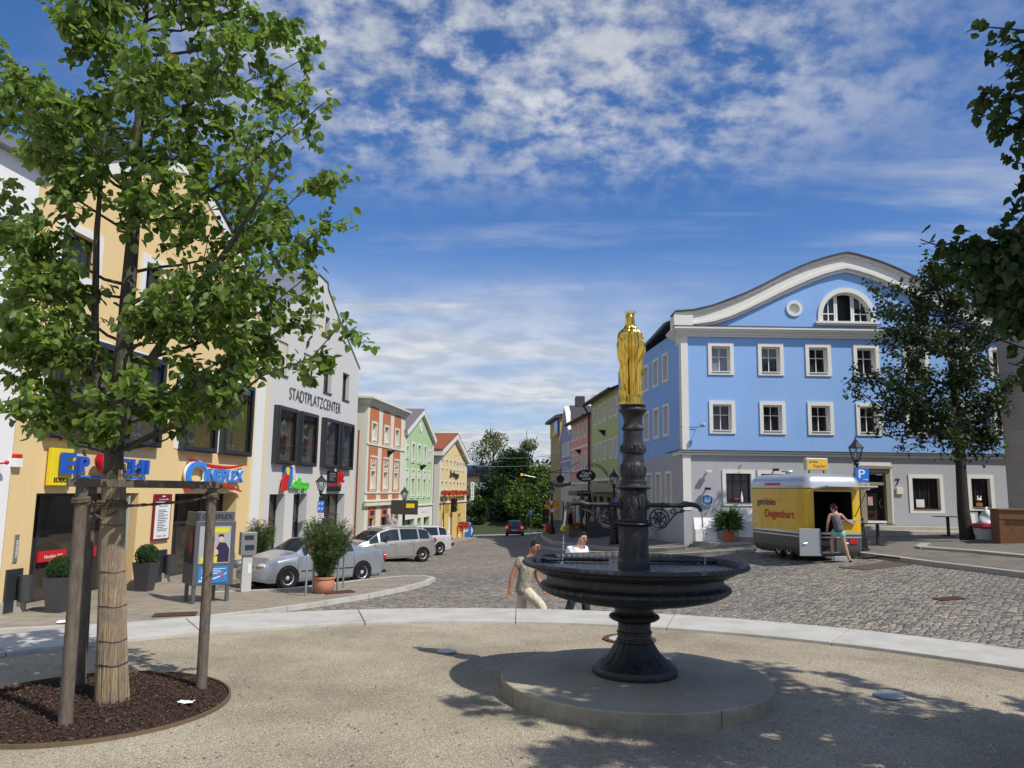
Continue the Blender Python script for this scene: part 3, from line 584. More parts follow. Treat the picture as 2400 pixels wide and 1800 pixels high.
# ================================================================ buildings
class Frame:
    def __init__(s,o,d): s.o=Vector((*o,0)); s.d=Vector((*d,0)).normalized(); s.a=math.atan2(d[1],d[0]); s.n=Vector((s.d.y,-s.d.x,0))
    def P(s,x,z=0,y=0): return s.o+s.d*x-s.n*y+Vector((0,0,z))   # y>0 goes into the building
FL=Frame((-11.3,17.5),(0.12,1)); FO=Frame((-8.0,42.2),(0.12,1)); FH=Frame((-5.8,61),(0.12,1)); FB=Frame((7.15,32),(1,0)); FR=Frame((7.15,32),(0.077,-1))
class Bld:
    def __init__(s,fr,x0,z0,name,label,cat='building',group=None):
        s.fr=fr; s.x0=x0; s.root=thing(name,label,cat,fr.P(x0),fr.a,group); s.holes=[]; s.z0=z0
    def part(s,name,b,mat,parent=None,smooth=False,bev=0,label=None):
        b.v=[(v[0]-s.x0,v[1],v[2]) for v in b.v]; o=b.build(name,mat,parent or s.root,smooth,bev)
        if label: o['label']=label
        return o
    def win(s,x0,x1,z0,z1,trim=0.0,proud=0.03,tm=None,depth=0.2,nx=2,nz=2,g=None,sm=None,sill=True,t=0.05,bar=0.03,poly=None,name='window',tb=None,topz=None,label=None):
        """x0..z1 = outer edge of the trim"""
        tm=tm or WHITE; g=g or GLASS; sm=sm or WHITEP; tb=trim if tb is None else tb
        a,c,e,f=x0+trim,x1-trim,z0+tb,z1-trim; s.holes.append(poly or rect(a,c,e,f))
        b=MB()
        if trim: b.frame(x0,x1,z0,z1,trim,-proud,0.004,tb=tb)
        b.frame(a+0.002,c-0.002,e+0.002,f-0.002,t,depth-0.055,depth,mi=1)
        W=s.part(name,b,[tm,sm],label=label)
        b=MB()
        for i in range(1,nx): x=a+(c-a)*i/nx; b.box(x-bar/2,x+bar/2,depth-0.045,depth-0.012,e+t,f-t)
        for i in range(1,nz):
            z=e+(f-e)*(i/nz if topz is None else topz); b.box(a+t,c-t,depth-0.042,depth-0.014,z-bar/2,z+bar/2)
        if b.v: s.part('sash_bar',b,sm,W)
        b=MB(); b.box(a+t*0.5,c-t*0.5,depth-0.01,depth+0.01,e+t*0.5,f-t*0.5); s.part('pane',b,g,W)
        if sill: b=MB(); b.box(a+0.01,c-0.01,-proud-0.035,depth-0.06,e+0.002,e+0.035); s.part('sill',b,sm,W)
        return W
    def wall(s,outline,mats,depth=10,name='wall',reveal=0.24,rmi=0,sides=True,lower=None):
        b=MB(); facade(b,outline,s.holes,0.0,reveal,0,rmi)
        if sides:
            n=len(outline); xs_=[p[0] for p in outline]; xm=min(xs_); xM=max(xs_)
            zl=max(p[1] for p in outline if abs(p[0]-xm)<1e-3); zr=max(p[1] for p in outline if abs(p[0]-xM)<1e-3); zb=min(p[1] for p in outline)
            b.add([(xm,0,zb),(xm,depth,zb),(xm,depth,zl),(xm,0,zl)],[(0,1,2,3)]); b.add([(xM,0,zb),(xM,depth,zb),(xM,depth,zr),(xM,0,zr)],[(3,2,1,0)])
            b.add([(x,depth,z) for x,z in outline],[tuple(range(n))])
        return s.part(name,b,mats)
    def roof(s,pts,mat,depth=10,th=0.14,front=0.12,name='roof'):
        b=MB(); A=[(x,z+th) for x,z in pts]; b.band(A,[(x,z+0.004) for x,z in pts],-front,depth+0.2); return s.part(name,b,mat)
def arch(x0,x1,z0,zs,n=12):
    r=(x1-x0)/2; c=(x0+x1)/2; return [(x0,z0),(x1,z0)]+[(c+r*math.cos(PI*i/n),zs+r*math.sin(PI*i/n)) for i in range(n+1)]
# ---- mannequins for the display windows
SKN=plain('mannequin',(0.55,0.62,0.60),0.45)
def mannequin(fr,x,z,top,trou,label,y=0.05,h=1.75):
    c=plain(*top) ; d=plain(*trou); k=h/1.75*1.05
    t=thing('mannequin',label,'mannequin',fr.P(x,z,y),fr.a+random.uniform(-.3,.3)+PI/2*0,'mannequins in the display windows')
    P=lambda x,y,z:(x*k,y*k,z*k)
    V,F=skin(*chain([[(P(0,0,0.95),.13*k),(P(0,0,1.2),.12*k),(P(0,0,1.42),.10*k),(P(0,0,1.52),.05*k),(P(0,-.01,1.60),.07*k),(P(0,-.01,1.70),.075*k)],
      [(P(0,0,1.42),.10*k),(P(.17,0,1.40),.055*k),(P(.23,0,1.15),.045*k),(P(.22,-.08,0.9),.035*k),(P(.22,-.1,.80),.03*k)],[(P(0,0,1.42),.10*k),(P(-.17,0,1.40),.055*k),(P(-.25,0,1.15),.045*k),(P(-.22,-.02,0.9),.035*k),(P(-.22,-.03,.80),.03*k)],
      [(P(0,0,0.95),.13*k),(P(.09,0,.85),.085*k),(P(.10,-.03,.45),.06*k),(P(.10,0,.08),.04*k),(P(.10,-.12,.03),.035*k)],[(P(0,0,0.95),.13*k),(P(-.09,0,.85),.085*k),(P(-.12,.03,.45),.06*k),(P(-.12,.04,.08),.04*k),(P(-.12,-.08,.03),.035*k)]]),sub=1)
    b=MB(); b.add(V,F); b.build('body',SKN,t,True,angle=0)
    V2,F2=skin(*chain([[(P(0,0,0.92),.155*k),(P(0,0,1.2),.135*k),(P(0,0,1.43),.115*k)],[(P(0,0,1.43),.115*k),(P(.17,0,1.41),.075*k),(P(.23,0,1.17),.06*k)],[(P(0,0,1.43),.115*k),(P(-.17,0,1.41),.075*k),(P(-.25,0,1.17),.06*k)]]),sub=1)
    b=MB(); b.add(V2,F2); b.build('jacket',c,t,True,angle=0)
    V2,F2=skin(*chain([[(P(0,0,0.93),.14*k),(P(.09,0,.85),.10*k),(P(.10,-.03,.45),.075*k),(P(.10,0,.14),.06*k)],[(P(0,0,0.93),.14*k),(P(-.09,0,.85),.10*k),(P(-.12,.03,.45),.075*k),(P(-.12,.04,.14),.06*k)]]),sub=1)
    b=MB(); b.add(V2,F2); b.build('trousers',d,t,True,angle=0)
def display(B,x0,x1,z0,z1,white=0.22,pr=0.22):
    B.holes.append(rect(x0+0.14,x1-0.14,z0+0.14,z1-0.14)); b=MB()
    if white: b.box(x0-white,x0,-0.02,0.004,z0+0.05,z1+0.1,1); b.box(x0-white,x1+0.04,-0.02,0.004,z1,z1+0.1,1)
    b.frame(x0,x1,z0,z1,0.13,-pr,0.02); b.frame(x0+0.04,x1-0.04,z0+0.04,z1-0.04,0.12,-pr-0.03,-pr+0.02)
    W=B.part('display_window',b,[DARKF,WHITEP])
    b=MB(); b.box(x0+0.1,x1-0.1,-pr+0.03,-pr+0.04,z0+0.1,z1-0.1); B.part('pane',b,GT,W)
    b=MB(); xa,xb,za,zb=x0+.1,x1-.1,z0+.1,z1-.1
    b.add([(xa,0.03,za),(xb,0.03,za),(xb,1.0,za),(xa,1.0,za),(xa,0.03,zb),(xb,0.03,zb),(xb,1.0,zb),(xa,1.0,zb)],[(0,1,2,3),(4,7,6,5),(3,2,6,7),(0,3,7,4),(1,5,6,2)])
    b.box(xa,xb,-pr+0.04,0.03,za-0.02,za); B.part('interior',b,INT,W)
def shopdoor(B,x0,x1,z0,z1,depth,splits,trz,g=None,label=None):
    B.holes.append(rect(x0,x1,z0,z1)); b=MB(); b.frame(x0+.003,x1-.003,z0,z1-.003,0.07,depth-0.08,depth,tb=0.06)
    for q in splits: b.box(x0+(x1-x0)*q-0.035,x0+(x1-x0)*q+0.035,depth-0.078,depth-0.002,z0+.06,z1-.07)
    if trz: b.box(x0+.07,x1-.07,depth-0.075,depth-0.004,trz-0.05,trz+0.05)
    D=B.part('door',b,DARKF,label=label); b=MB(); b.box(x0+.03,x1-.03,depth-0.035,depth-0.02,z0+.03,z1-.03); B.part('pane',b,g or BROWNG,D); return D
# ---- supermarket house (orange)
ORA=plaster('orange_plaster',(0.75,0.555,0.28),0.05,0.2)
B=Bld(FL,0,-1.5,'gabled_building','orange gabled house with big dark display windows behind the left tree')
oE=[(0,-1.7),(12.0,-1.7),(12.05,8.4),(9.66,10.42),(6.95,11.85),(5.9,11.95),(3.1,10.75),(0,9.15)]
for a,c in ((0.82,3.11),(3.5,5.52),(6.77,8.86),(9.33,11.48)): display(B,a,c,2.76,5.38)
for a,c,e,f in ((0.65,2.37,6.75,8.2),(4.15,5.45,6.55,8.36),(6.7,8.4,6.65,8.25),(9.5,11.1,6.6,8.25)): B.win(a,c,e,f,0.2,0.06,depth=0.18,nx=2,nz=1,sm=DARKF,sill=False)
B.win(6.76,7.35,9.88,10.58,0,0.02,depth=0.3,nx=1,nz=1,sm=DARKF,sill=False)
shopdoor(B,0.86,4.92,-1.27,1.43,0.75,(0.25,0.62),None); shopdoor(B,6.83,10.95,-1.24,1.41,0.6,(0.28,0.62),0.45)
B.wall(oE,[ORA],11,reveal=0.72)
B.roof([(12.15,8.3),(9.7,10.42),(6.98,11.86),(5.88,11.96),(3.1,10.77),(-0.1,9.1)],ROOFD,11)
b=MB(); T=[(12.05,8.4),(9.66,10.42),(6.95,11.85),(5.9,11.95),(3.1,10.75),(0,9.15)]
b.band(T,[(12.04,8.0),(9.5,10.08),(6.85,11.50),(5.98,11.58),(3.22,10.42),(0.0,8.75)],-0.06,0.003); b.box(11.99,12.75,-0.05,0.3,-1.6,8.4); B.part('white_trim',b,WHITE)
for a,c in ((0.0,0.84),(4.95,6.8),(10.98,11.98)): b=MB(); b.box(a,c,-0.03,0.003,-1.7,-0.98); B.part('plinth_course',b,GRAN2)
b=MB(); b.box(1.9,2.9,0.60,0.66,-0.28,-0.02); b.box(3.35,4.1,0.60,0.66,-0.28,-0.02); text(b,'Herzlich Will',2.1,2.75,-0.20,-0.12,0.598,1,0.004); text(b,'kommen',3.45,3.95,-0.24,-0.18,0.598,1,0.004)
B.part('welcome_strip',b,[RED,WHITEP])
b=MB(); b.box(4.55,4.62,0.05,0.66,-1.2,1.36); b.box(4.35,4.5,0.2,0.26,-1.2,1.36); B.part('sliding_door_leaf',b,plain('pale_green_metal',(0.38,0.42,0.36),0.5))
# white house at the far left
B=Bld(FL,-12,-1.5,'white_building','white house cut by the left edge of the picture')
B.holes=[]; B.win(-4.2,-2.4,2.9,5.2,0.0,depth=0.2,sm=DARKF,sill=False); B.win(-4.2,-2.4,6.4,8.2,0.0,depth=0.2,sm=DARKF,sill=False)
B.wall([(-12,-1.9),(-0.02,-1.9),(-0.02,9.05),(-12,9.05)],[plaster('bright_plaster',(0.80,0.79,0.77),0.02,0.08)],11)
b=MB(); b.box(-12.1,0.05,-0.25,11,9.05,9.32); B.part('roof',b,[plain('zinc',(0.30,0.32,0.34),0.45,0.5)])
# ---- grey gabled shopping centre
GREY=plaster('grey_plaster',(0.60,0.59,0.565),0.03,0.18)
B=Bld(FL,12.75,-1.5,'gabled_building','pale grey gabled house with dark display windows and large wall lettering')
oG=[(12.75,-1.7),(24.35,-1.7),(24.35,8.15),(20.7,10.18),(19.03,11.2),(18.95,11.5),(17.7,11.6),(17.6,11.1),(12.75,8.3)]
for a,c in ((13.7,15.7),(16.13,18.12),(19.05,21.05),(21.4,23.32)): display(B,a,c,2.6,4.98,0,0.22)
BEI=plain('beige_blind',(0.58,0.54,0.42),0.7)
for a,c,e,f,bl in ((13.8,14.82,6.3,7.7,1.0),(16.5,17.55,6.3,7.66,0.62),(19.1,20.15,6.22,7.64,0),(21.78,22.8,6.18,7.58,0),(17.0,17.63,8.98,9.94,0),(18.98,19.56,8.92,9.88,0)):
    W=B.win(a,c,e,f,0,0.03,depth=0.24,nx=2 if c-a>.8 else 1,nz=1,sm=DARKF,sill=False,t=0.06)
    b=MB(); b.box(a-0.04,c+0.04,-0.06,0.2,e-0.05,e+0.005); B.part('sill',b,DARKF,W)
    if bl: b=MB(); b.box(a+0.05,c-0.05,0.06,0.08,f-(f-e)*bl,f-0.01); B.part('blind',b,BEI,W)
for a,c in ((13.75,15.28),(16.2,17.72),(19.42,22.85)): shopdoor(B,a,c,-1.2,1.37,0.45,(0.5,) if c-a<2 else (0.33,0.66),0.35)
B.wall(oG,[GREY],11,reveal=0.45)
B.roof([(24.42,8.12),(20.74,10.18),(19.1,11.22),(19.0,11.52),(17.68,11.62),(17.5,11.1),(12.65,8.25)],plain('zinc',(0.30,0.32,0.34),0.45,0.5),11,0.08,0.05)
OST=plaster('pale_orange_stripe',(0.72,0.58,0.36),0.02,0.1)
for q in ((12.95,13.2,-1.7,5.9),(18.42,18.62,-1.1,5.0),(18.15,18.42,8.76,10.3),(23.65,23.85,-1.7,5.0)): b=MB(); b.box(q[0],q[1],-0.004,0.003,q[2],q[3]); B.part('painted_stripe',b,OST)
for a,c in ((12.75,13.73),(15.3,16.18),(17.74,19.4),(22.88,24.35)): b=MB(); b.box(a,c,-0.03,0.003,-1.7,-0.95); B.part('plinth_course',b,GRAN2)
b=MB(); b.tube([(24.42,-0.1,-1.6),(24.42,-0.1,4.8)],0.05,8,0); o=B.part('downpipe',b,plain('red_brown',(0.24,0.05,0.03),0.5))
# wall signs
def sgn(fr,x,z,name,label,cat='sign',y=-0.03,group=None): return thing(name,label,cat,fr.P(x,z,y),fr.a,group)
t=sgn(FL,18.3,5.4,'wall_lettering','thin dark capital lettering on the upper wall of the grey gabled house')
b=MB(); text(b,'STADTPLATZCENTER',-3.2,3.27,0.0,0.50,0,th=0.012,offset=-0.012); b.build('letters',DARKF,t)
t=sgn(FL,1.05,1.62,'shop_sign','yellow and blue supermarket sign with a red apple over the shop door',y=-0.05)
b=MB(); b.box(0,0.75,-0.12,0,0,0.90); b.build('yellow_panel',YEL,t,bev=0.01)
b=MB(); text(b,'E',0.22,0.74,0.28,0.80,-0.16,th=0.06,offset=0.035); text(b,'P',0.98,1.36,0.30,0.74,-0.02,th=0.12,offset=0.03); text(b,'SCHI',2.02,4.0,0.34,0.76,-0.02,th=0.12,offset=0.025); b.build('blue_letters',BLU,t)
b=MB(); text(b,'EDEKA',0.12,0.64,0.08,0.19,-0.12,th=0.01,offset=0.02); b.build('small_letters',BLACK,t)
b=MB(); b.box(1.0,4.0,-0.03,0,0.20,0.26); text(b,'frischemarkt',1.0,4.0,0.19,0.27,-0.03,th=0.03); b.build('light_blue_strip',LBLU,t)
b=MB(); b.lathe([(0.02,0.10),(0.13,0.06),(0.21,0.16),(0.25,0.32),(0.26,0.42),(0.20,0.55),(0.10,0.57),(0.03,0.53)],20,(1.66,-0.35,0.27),lambda t,i,z:1+0.03*math.cos(5*t)); b.build('apple',plain('apple_red',(0.55,0.01,0.02),0.18,coat=0.5),t,True)
b=MB(); b.ell((1.58,-0.35,0.98),(0.10,0.03,0.05),10,6); b.ell((1.82,-0.35,0.96),(0.14,0.03,0.06),10,6); b.tube([(1.66,-0.35,0.8),(1.68,-0.35,0.95)],0.015); b.build('apple_leaf',plain('apple_leaf',(0.02,0.22,0.12),0.4),t,True)
t=sgn(FL,9.05,1.65,'cinema_sign','blue cinema lettering between two red curved strokes above glass doors',y=-0.06)
def cine(b,off,grow):
    V=len(b.v); text(b,'C',-1.95-grow,-0.75+grow,-0.08-grow,0.80+grow,-0.08+off,th=0.06,offset=0.02+grow); text(b,'INEPLEX',-0.80,1.95+grow,0.17-grow,0.58+grow,-0.08+off,th=0.06,offset=0.025+grow)
b=MB(); cine(b,0,0.0); b.build('blue_letters',LBLU,t); b=MB(); cine(b,0.05,0.028); b.build('white_backing',WHITEP,t)
for s in (0,1):
    A=[];C=[]
    for i in range(21):
        q=i/20; x=-1.75+3.8*q if s==0 else -1.9+3.85*q; c=(q-0.5)**2*4
        zc=(0.70+0.19*c-0.09*q) if s==0 else (0.05-0.20*c-0.02*q); w=0.055*(1-abs(q-0.5)*1.6)+0.008; A.append((x,zc+w)); C.append((x,zc-w))
    b=MB(); b.band(A,C,-0.10,-0.03); b.build('red_stroke',RED,t)
t=sgn(FL,14.5,1.5,'shop_sign','blue shop panel with a yellow disc, red shape and green script on grey wall',y=-0.05)
b=MB(); b.box(0.35,1.15,-0.08,0,0.22,1.0); b.build('blue_panel',plain('sign_blue',(0.02,0.16,0.62),0.4),t)
b=MB(); b.prism([(-0.02,0.0),(0.45,0.0),(0.55,0.35),(0.75,0.42),(0.7,0.62),(0.42,0.70),(0.2,0.62),(0.1,0.4)],-0.14,-0.06); b.build('red_shape',RED,t)
b=MB(); b.lathe([(0.001,0),(0.17,0),(0.17,0.03),(0.001,0.03)],20); b.v=[(0.55+v[0],-0.10-v[2],0.83+v[1]) for v in b.v]; b.build('yellow_disc',YEL,t)
b=MB(); text(b,'Lollipop',1.0,3.0,0.0,0.62,-0.06,th=0.05,shear=0.3,offset=0.02,slope=-0.10); b.build('green_script',plain('neon_green',(0.10,0.55,0.06),0.4),t); b=MB(); text(b,'Lollipop',0.98,3.02,-0.02,0.64,-0.02,th=0.03,shear=0.3,offset=0.045,slope=-0.10); b.build('white_backing',WHITEP,t)
t=sgn(FL,20.1,1.5,'shop_sign','black shop panel with a red end and lettering over the wide grey door',y=-0.05)
b=MB(); b.box(0,1.25,-0.06,0,0.42,0.97); b.box(0,1.85,-0.05,0,0.0,0.22); b.build('black_panel',BLACK,t)
b=MB(); b.box(1.25,1.65,-0.06,0,0.42,0.97); text(b,'ft',1.5,2.1,0.42,0.98,-0.08,th=0.05,offset=0.03); b.box(0,1.9,-0.05,0,0.33,0.36); text(b,'BEAUTY WIRE',0.05,1.8,0.25,0.32,-0.03,th=0.02); b.build('red_panel',RED,t)
b=MB(); lines(b,0.1,1.1,0.5,0.9,5,-0.062,0,0.35); b.build('grey_letters',plain('grey_letters',(0.25,0.25,0.26),0.6),t)
t=sgn(FL,5.64,0.03,'menu_board','tall white price board with dark red header between the two shop doors',y=-0.02)
b=MB(); b.box(0,0.90,-0.06,0,0,1.37); b.build('red_frame',plain('wine_red',(0.20,0.012,0.03),0.4),t)
b=MB(); b.box(0.05,0.85,-0.065,-0.01,0.05,1.14); b.build('white_sheet',WHITEP,t)
b=MB(); text(b,'Speisekarte',0.22,0.68,0.98,1.04,-0.066,th=0.002); lines(b,0.2,0.75,0.25,0.92,13,-0.066,0,0.35); text(b,'Centro Cafe',0.2,0.7,0.10,0.16,-0.066,th=0.002); b.build('print',BLACK,t)
b=MB(); text(b,'centrocafe',0.2,0.7,1.19,1.24,-0.062,th=0.002); b.ell((0.45,-0.062,1.30),(0.10,0.004,0.02),10,5); b.build('white_print',WHITEP,t)
t=sgn(FL,-0.05,2.02,'alarm_box','small white alarm box with red lamp at the corner of the orange house','alarm box',y=0.0)
b=MB(); b.box(0,0.24,-0.12,0,0,0.2); b.build('box',WHITEP,t,bev=0.01); b=MB(); b.box(0.01,0.23,-0.11,-0.005,0.2,0.30); b.build('red_lamp',RED,t,bev=0.02)
t=sgn(FL,-0.42,2.08,'wall_lamp','small red round lamp on the white wall at the far left edge','lamp',y=0.0); b=MB(); b.tube([(0,0,0),(0,-0.18,0.02)],0.02); b.ell((0,-0.22,0.03),(0.055,0.05,0.05),12,8); b.build('red_globe',RED,t,True)
t=sgn(FL,0.30,-0.12,'door_plate','narrow steel intercom plate on the orange wall above the left bin','intercom',y=-0.0); b=MB(); b.box(0,0.12,-0.03,0,0,0.62); b.build('plate',STEEL,t); b=MB(); lines(b,0.04,0.10,0.1,0.5,8,-0.031,0,0.5,0.1); b.build('name_labels',WHITEP,t)
t=sgn(FL,12.15,-0.2,'notice','small cream notice on the white strip between orange and grey houses',y=-0.05); b=MB(); b.box(0,0.3,-0.02,0,0,0.38); b.build('sheet',CREAM,t); b=MB(); b.box(0.09,0.2,-0.023,-0.01,0.12,0.27); b.build('print',plain('notice_print',(0.35,0.28,0.08),0.6),t)
mk=[(2.0,3.0,('jacket_rose',(0.45,0.16,0.22),0.8),('jeans_dark',(0.03,0.035,0.06),0.8),'mannequin in a rose jacket in the leftmost display window'),
 (4.6,3.0,('jacket_red',(0.45,0.02,0.04),0.8),('trousers_pale',(0.5,0.48,0.45),0.8),'mannequin in a red top just behind the tree trunk'),
 (7.6,3.0,('top_black',(0.02,0.02,0.02),0.8),('trousers_grey',(0.2,0.2,0.2),0.8),'mannequin in black top in the third display window of the orange house'),
 (10.3,3.0,('top_blue',(0.08,0.12,0.25),0.8),('skirt_pink',(0.5,0.3,0.3),0.8),'mannequin in the rightmost display window of the orange house'),
 (14.85,2.85,('jacket_ice',(0.36,0.48,0.47),0.8),('trousers_maroon',(0.10,0.03,0.02),0.8),'mannequin in pale jacket and maroon trousers in the grey house'),
 (17.2,2.85,('jacket_grey',(0.09,0.10,0.14),0.8),('jeans_blue',(0.04,0.06,0.12),0.8),'mannequin in dark grey jacket, second window of the grey house'),
 (20.0,2.8,('jacket_plum',(0.25,0.04,0.07),0.8),('jeans_white',(0.3,0.34,0.4),0.8),'mannequin in plum red jacket, third window of the grey house'),
 (22.3,2.8,('jacket_denim',(0.14,0.22,0.32),0.8),('jeans_light',(0.2,0.26,0.33),0.8),'mannequin in light denim, rightmost window of the grey house')]
for x,z,a,c,l in mk: mannequin(FL,x,z,a,c,l,h=1.72)
# ---- terracotta house
TER=plaster('terracotta_plaster',(0.50,0.18,0.085),0.05,0.1)
B=Bld(FO,0.3,-1.5,'town_house','cream town house with tall terracotta red wall panels and flat cornice')
cols=((0.65,2.4,1.0,2.05),(3.2,4.9,3.5,4.6),(5.7,7.35,5.9,6.95))
for a,c,w0,w1 in cols:
    B.win(w0,w1,4.22,5.45,0.12,0.05,tm=CREAM,nx=2,nz=2,g=GLASSL,depth=0.22); B.win(w0+.05,w1,1.5,2.75,0.12,0.05,tm=CREAM,nx=2,nz=2,g=GLASSL,depth=0.22)
shopdoor(B,1.1,2.2,-1.2,0.0,0.2,(),None); shopdoor(B,3.6,4.8,-1.2,0.0,0.2,(),None)
B.holes.append(arch(6.4,7.5,-1.2,-0.35))
B.wall([(0.3,-1.7),(8.42,-1.7),(8.42,6.35),(0.3,6.35)],[CREAM],9)
b=MB()
for k,(y,z0,z1) in enumerate(((0.10,6.3,6.42),(0.18,6.42,6.55),(0.26,6.55,6.62),(0.34,6.62,6.74))): b.box(0.3-y,8.42+y,-y,9,z0+0.001*k,z1)
b.box(0.2,8.5,-0.10,0.0,0.92,1.0); b.box(0.2,8.5,-0.16,0.0,0.70,0.86); b.box(0.28,8.45,-0.05,0,4.08,4.2); b.box(0.28,8.45,-0.05,0,1.38,1.47)
B.part('cornice',b,CREAM)
b=MB()
for a,c,w0,w1 in cols:
    for p in ([(a,4.22),(w0,4.22),(w0,5.45),(w1,5.45),(w1,4.22),(c,4.22),(c,6.05),(c-.2,6.25),(a+.2,6.25),(a,6.05)],[(a,1.49),(w0+.05,1.49),(w0+.05,3.45),(w1,3.45),(w1,1.49),(c,1.49),(c,4.06),(a,4.06)]): b.prism(p,-0.012,0.002)
    b.prism(rect(a+.05,a+.45,0.95+.1,1.36),-0.012,0.002); b.prism(rect(w0+.1,w1-.05,1.05,1.36),-0.012,0.002); b.prism(rect(c-.4,c-.05,1.05,1.36),-0.012,0.002)
    b.prism(rect(w0+.2,w1-.12,2.95,3.3),-0.045,-0.032)
for a,c in ((0.95,2.5),(3.45,5.0)): b.prism([(a,-1.2),(a+.15,-1.2),(a+.15,0.02),(c-.3,0.02),(c-.3,-1.2),(c-.1,-1.2),(c-.1,0.62),(a,0.62)],-0.012,0.002)
b.prism(rect(5.5,7.9,0.2,0.62),-0.012,0.002)
B.part('terracotta_panel',b,TER)
for a,c,w0,w1 in cols:
    b=MB(); b.frame(w0+.05,w1,2.78,3.42,0.12,-0.05,0); b.box(w0+.0,w1+.05,-0.1,0,3.40,3.5)
    for k in range(4): b.ell((w0+0.32+0.17*k,-0.05,3.05+0.12*(k%2)),(0.09,0.02,0.07),6,4)
    B.part('relief',b,CREAM)
b=MB(); b.box(1.35,2.0,-0.05,0,0.2,0.42); b.box(3.85,4.5,-0.05,0,0.2,0.42); B.part('small_sign',b,plain('navy',(0.03,0.03,0.12),0.5))
# ---- green gabled house
GRN=plaster('mint_plaster',(0.43,0.60,0.33),0.04,0.15)
B=Bld(FO,8.45,-1.6,'gabled_town_house','mint green gabled house with white windows and white shop front')
for a,c in ((10.3,11.2),(11.97,12.95),(13.78,14.7)): B.win(a,c,3.45,4.85,0.13,0.05,g=GLASSL,nx=2,nz=2)
for a,c in ((8.8,9.5),(15.4,16.15)): B.win(a,c,3.65,4.6,0.12,0.05,g=GLASSL,nx=1,nz=2)
for a,c in ((8.8,9.55),(10.35,11.32),(12.1,12.97),(13.77,14.7),(15.42,16.15)): B.win(a,c,1.05,2.5,0.13,0.05,g=GLASSL,nx=2,nz=2)
for a,c in ((9.0,11.6),(12.4,13.6),(14.3,16.2)): shopdoor(B,a,c,-1.6,-0.35,0.4,(0.5,),None,g=GLASSL)
oN=[(8.45,-2.2),(17.1,-2.2),(17.1,5.42),(13.0,7.15),(12.8,7.15),(8.45,5.45)]
V_=oN; B.wall(V_,[GRN],9,reveal=0.4)
b=MB(); b.band([(17.3,5.42),(12.9,7.3),(8.25,5.45)],[(17.1,5.12),(12.9,6.98),(8.45,5.15)],-0.22,0.0)
for a,c in ((8.8,9.55),(10.35,11.32),(12.1,12.97),(13.77,14.7),(15.42,16.15)): b.frame(a,c,2.52,3.05,0.12,-0.05,0.003)
b.lathe([(0.001,0),(0.34,0),(0.34,0.05),(0.24,0.05),(0.24,0.03),(0.001,0.03)],24,(0,0,0)); n_=24*6; b.v[-n_:]=[(12.75+v[0]*0.8,-v[2],6.03+v[1]) for v in b.v[-n_:]]
b.box(8.46,8.75,-0.03,0,0.6,5.2); b.box(16.85,17.1,-0.03,0,0.6,5.2); B.part('white_trim',b,WHITE)
b=MB(); 
for a,c in ((8.45,9.0),(11.6,12.4),(13.6,14.3),(16.2,17.1)): b.box(a,c,-0.04,0.002,-2.2,-0.35)
b.box(8.45,17.1,-0.04,0.002,-0.35,0.5); b.box(8.4,17.15,-0.12,0,0.5,0.58); B.part('shop_front',b,WHITE)
b=MB(); text(b,'Zoe Lan',13.5,15.3,0.0,0.22,-0.042,th=0.01); B.part('faint_letters',b,plain('faint',(0.55,0.55,0.55),0.6))
B.roof([(17.35,5.38),(12.9,7.3),(8.2,5.40)],plain('grey_tiles',(0.16,0.15,0.15),0.7,var=0.3),9,0.1,0.2)
# ---- hotel
YELP=plaster('pale_yellow_plaster',(0.76,0.62,0.32),0.03,0.1); YEL2=plaster('ochre_plaster',(0.72,0.50,0.16),0.03,0.1); TIL=plain('red_tiles',(0.26,0.075,0.03),0.8,var=0.35,scale=4)
B=Bld(FH,0.9,-2.4,'hotel','pale yellow gabled hotel with red flower boxes at the end of the left row')
for x in (1.55,3.3,5.0,6.65,8.2,9.65,11.15):
    B.win(x-.1,x+.75,3.3,4.2,0.08,0.03,g=GLASSL,nx=2,nz=1); B.win(x-.1,x+.75,1.5,2.4,0.08,0.03,g=GLASSL,nx=2,nz=1)
for x in (1.9,5.0): B.holes.append(arch(x,x+1.3,-2.0,-0.95)); b=MB(); b.prism(arch(x-.12,x+1.42,-2.0,-0.95),0.15,0.16); B.part('arched_window',b,WHITEP)
shopdoor(B,9.2,10.6,-2.4,-0.5,0.3,(0.5,),None)
oH=[(0.9,-3.4),(13.1,-3.4),(13.1,4.55),(7.0,6.3),(6.6,6.3),(0.9,4.8)]
B.wall(oH,[YELP],13)
b=MB(); b.box(0.92,1.86,-0.015,0.002,-3.2,0.55); b.box(3.24,4.96,-0.015,0.002,-3.2,0.55); b.box(6.34,9.16,-0.015,0.002,-3.2,0.55); b.box(10.64,13.08,-0.015,0.002,-3.2,0.55); b.box(1.86,9.2,-0.015,0.002,-0.28,0.55); b.box(9.1,10.7,-0.015,0.002,-0.45,0.55); B.part('ochre_base',b,YEL2)
b=MB(); b.band([(13.4,4.5),(6.8,6.5),(0.6,4.8)],[(13.1,4.1),(6.8,6.08),(0.9,4.4)],-0.3,0.0); b.box(0.85,13.12,-0.1,0,0.55,0.66); b.box(0.84,1.1,-0.03,13,-3.4,4.4); b.box(12.9,13.15,-0.03,0.2,-3.4,4.2); b.box(0.55,0.9,-0.3,13,4.35,4.75); B.part('white_trim',b,WHITE)
B.roof([(13.45,4.5),(6.8,6.5),(0.5,4.78)],TIL,13,0.12,0.3)
t=sgn(FH,4.8,2.62,'hotel_lettering','dark script lettering between the two window rows of the yellow hotel',y=-0.05)
b=MB(); text(b,'Zur Brugg n',0,4.0,0,0.62,0,th=0.04,shear=0.2,offset=0.02,slope=-0.05); b.build('letters',BLACK,t)
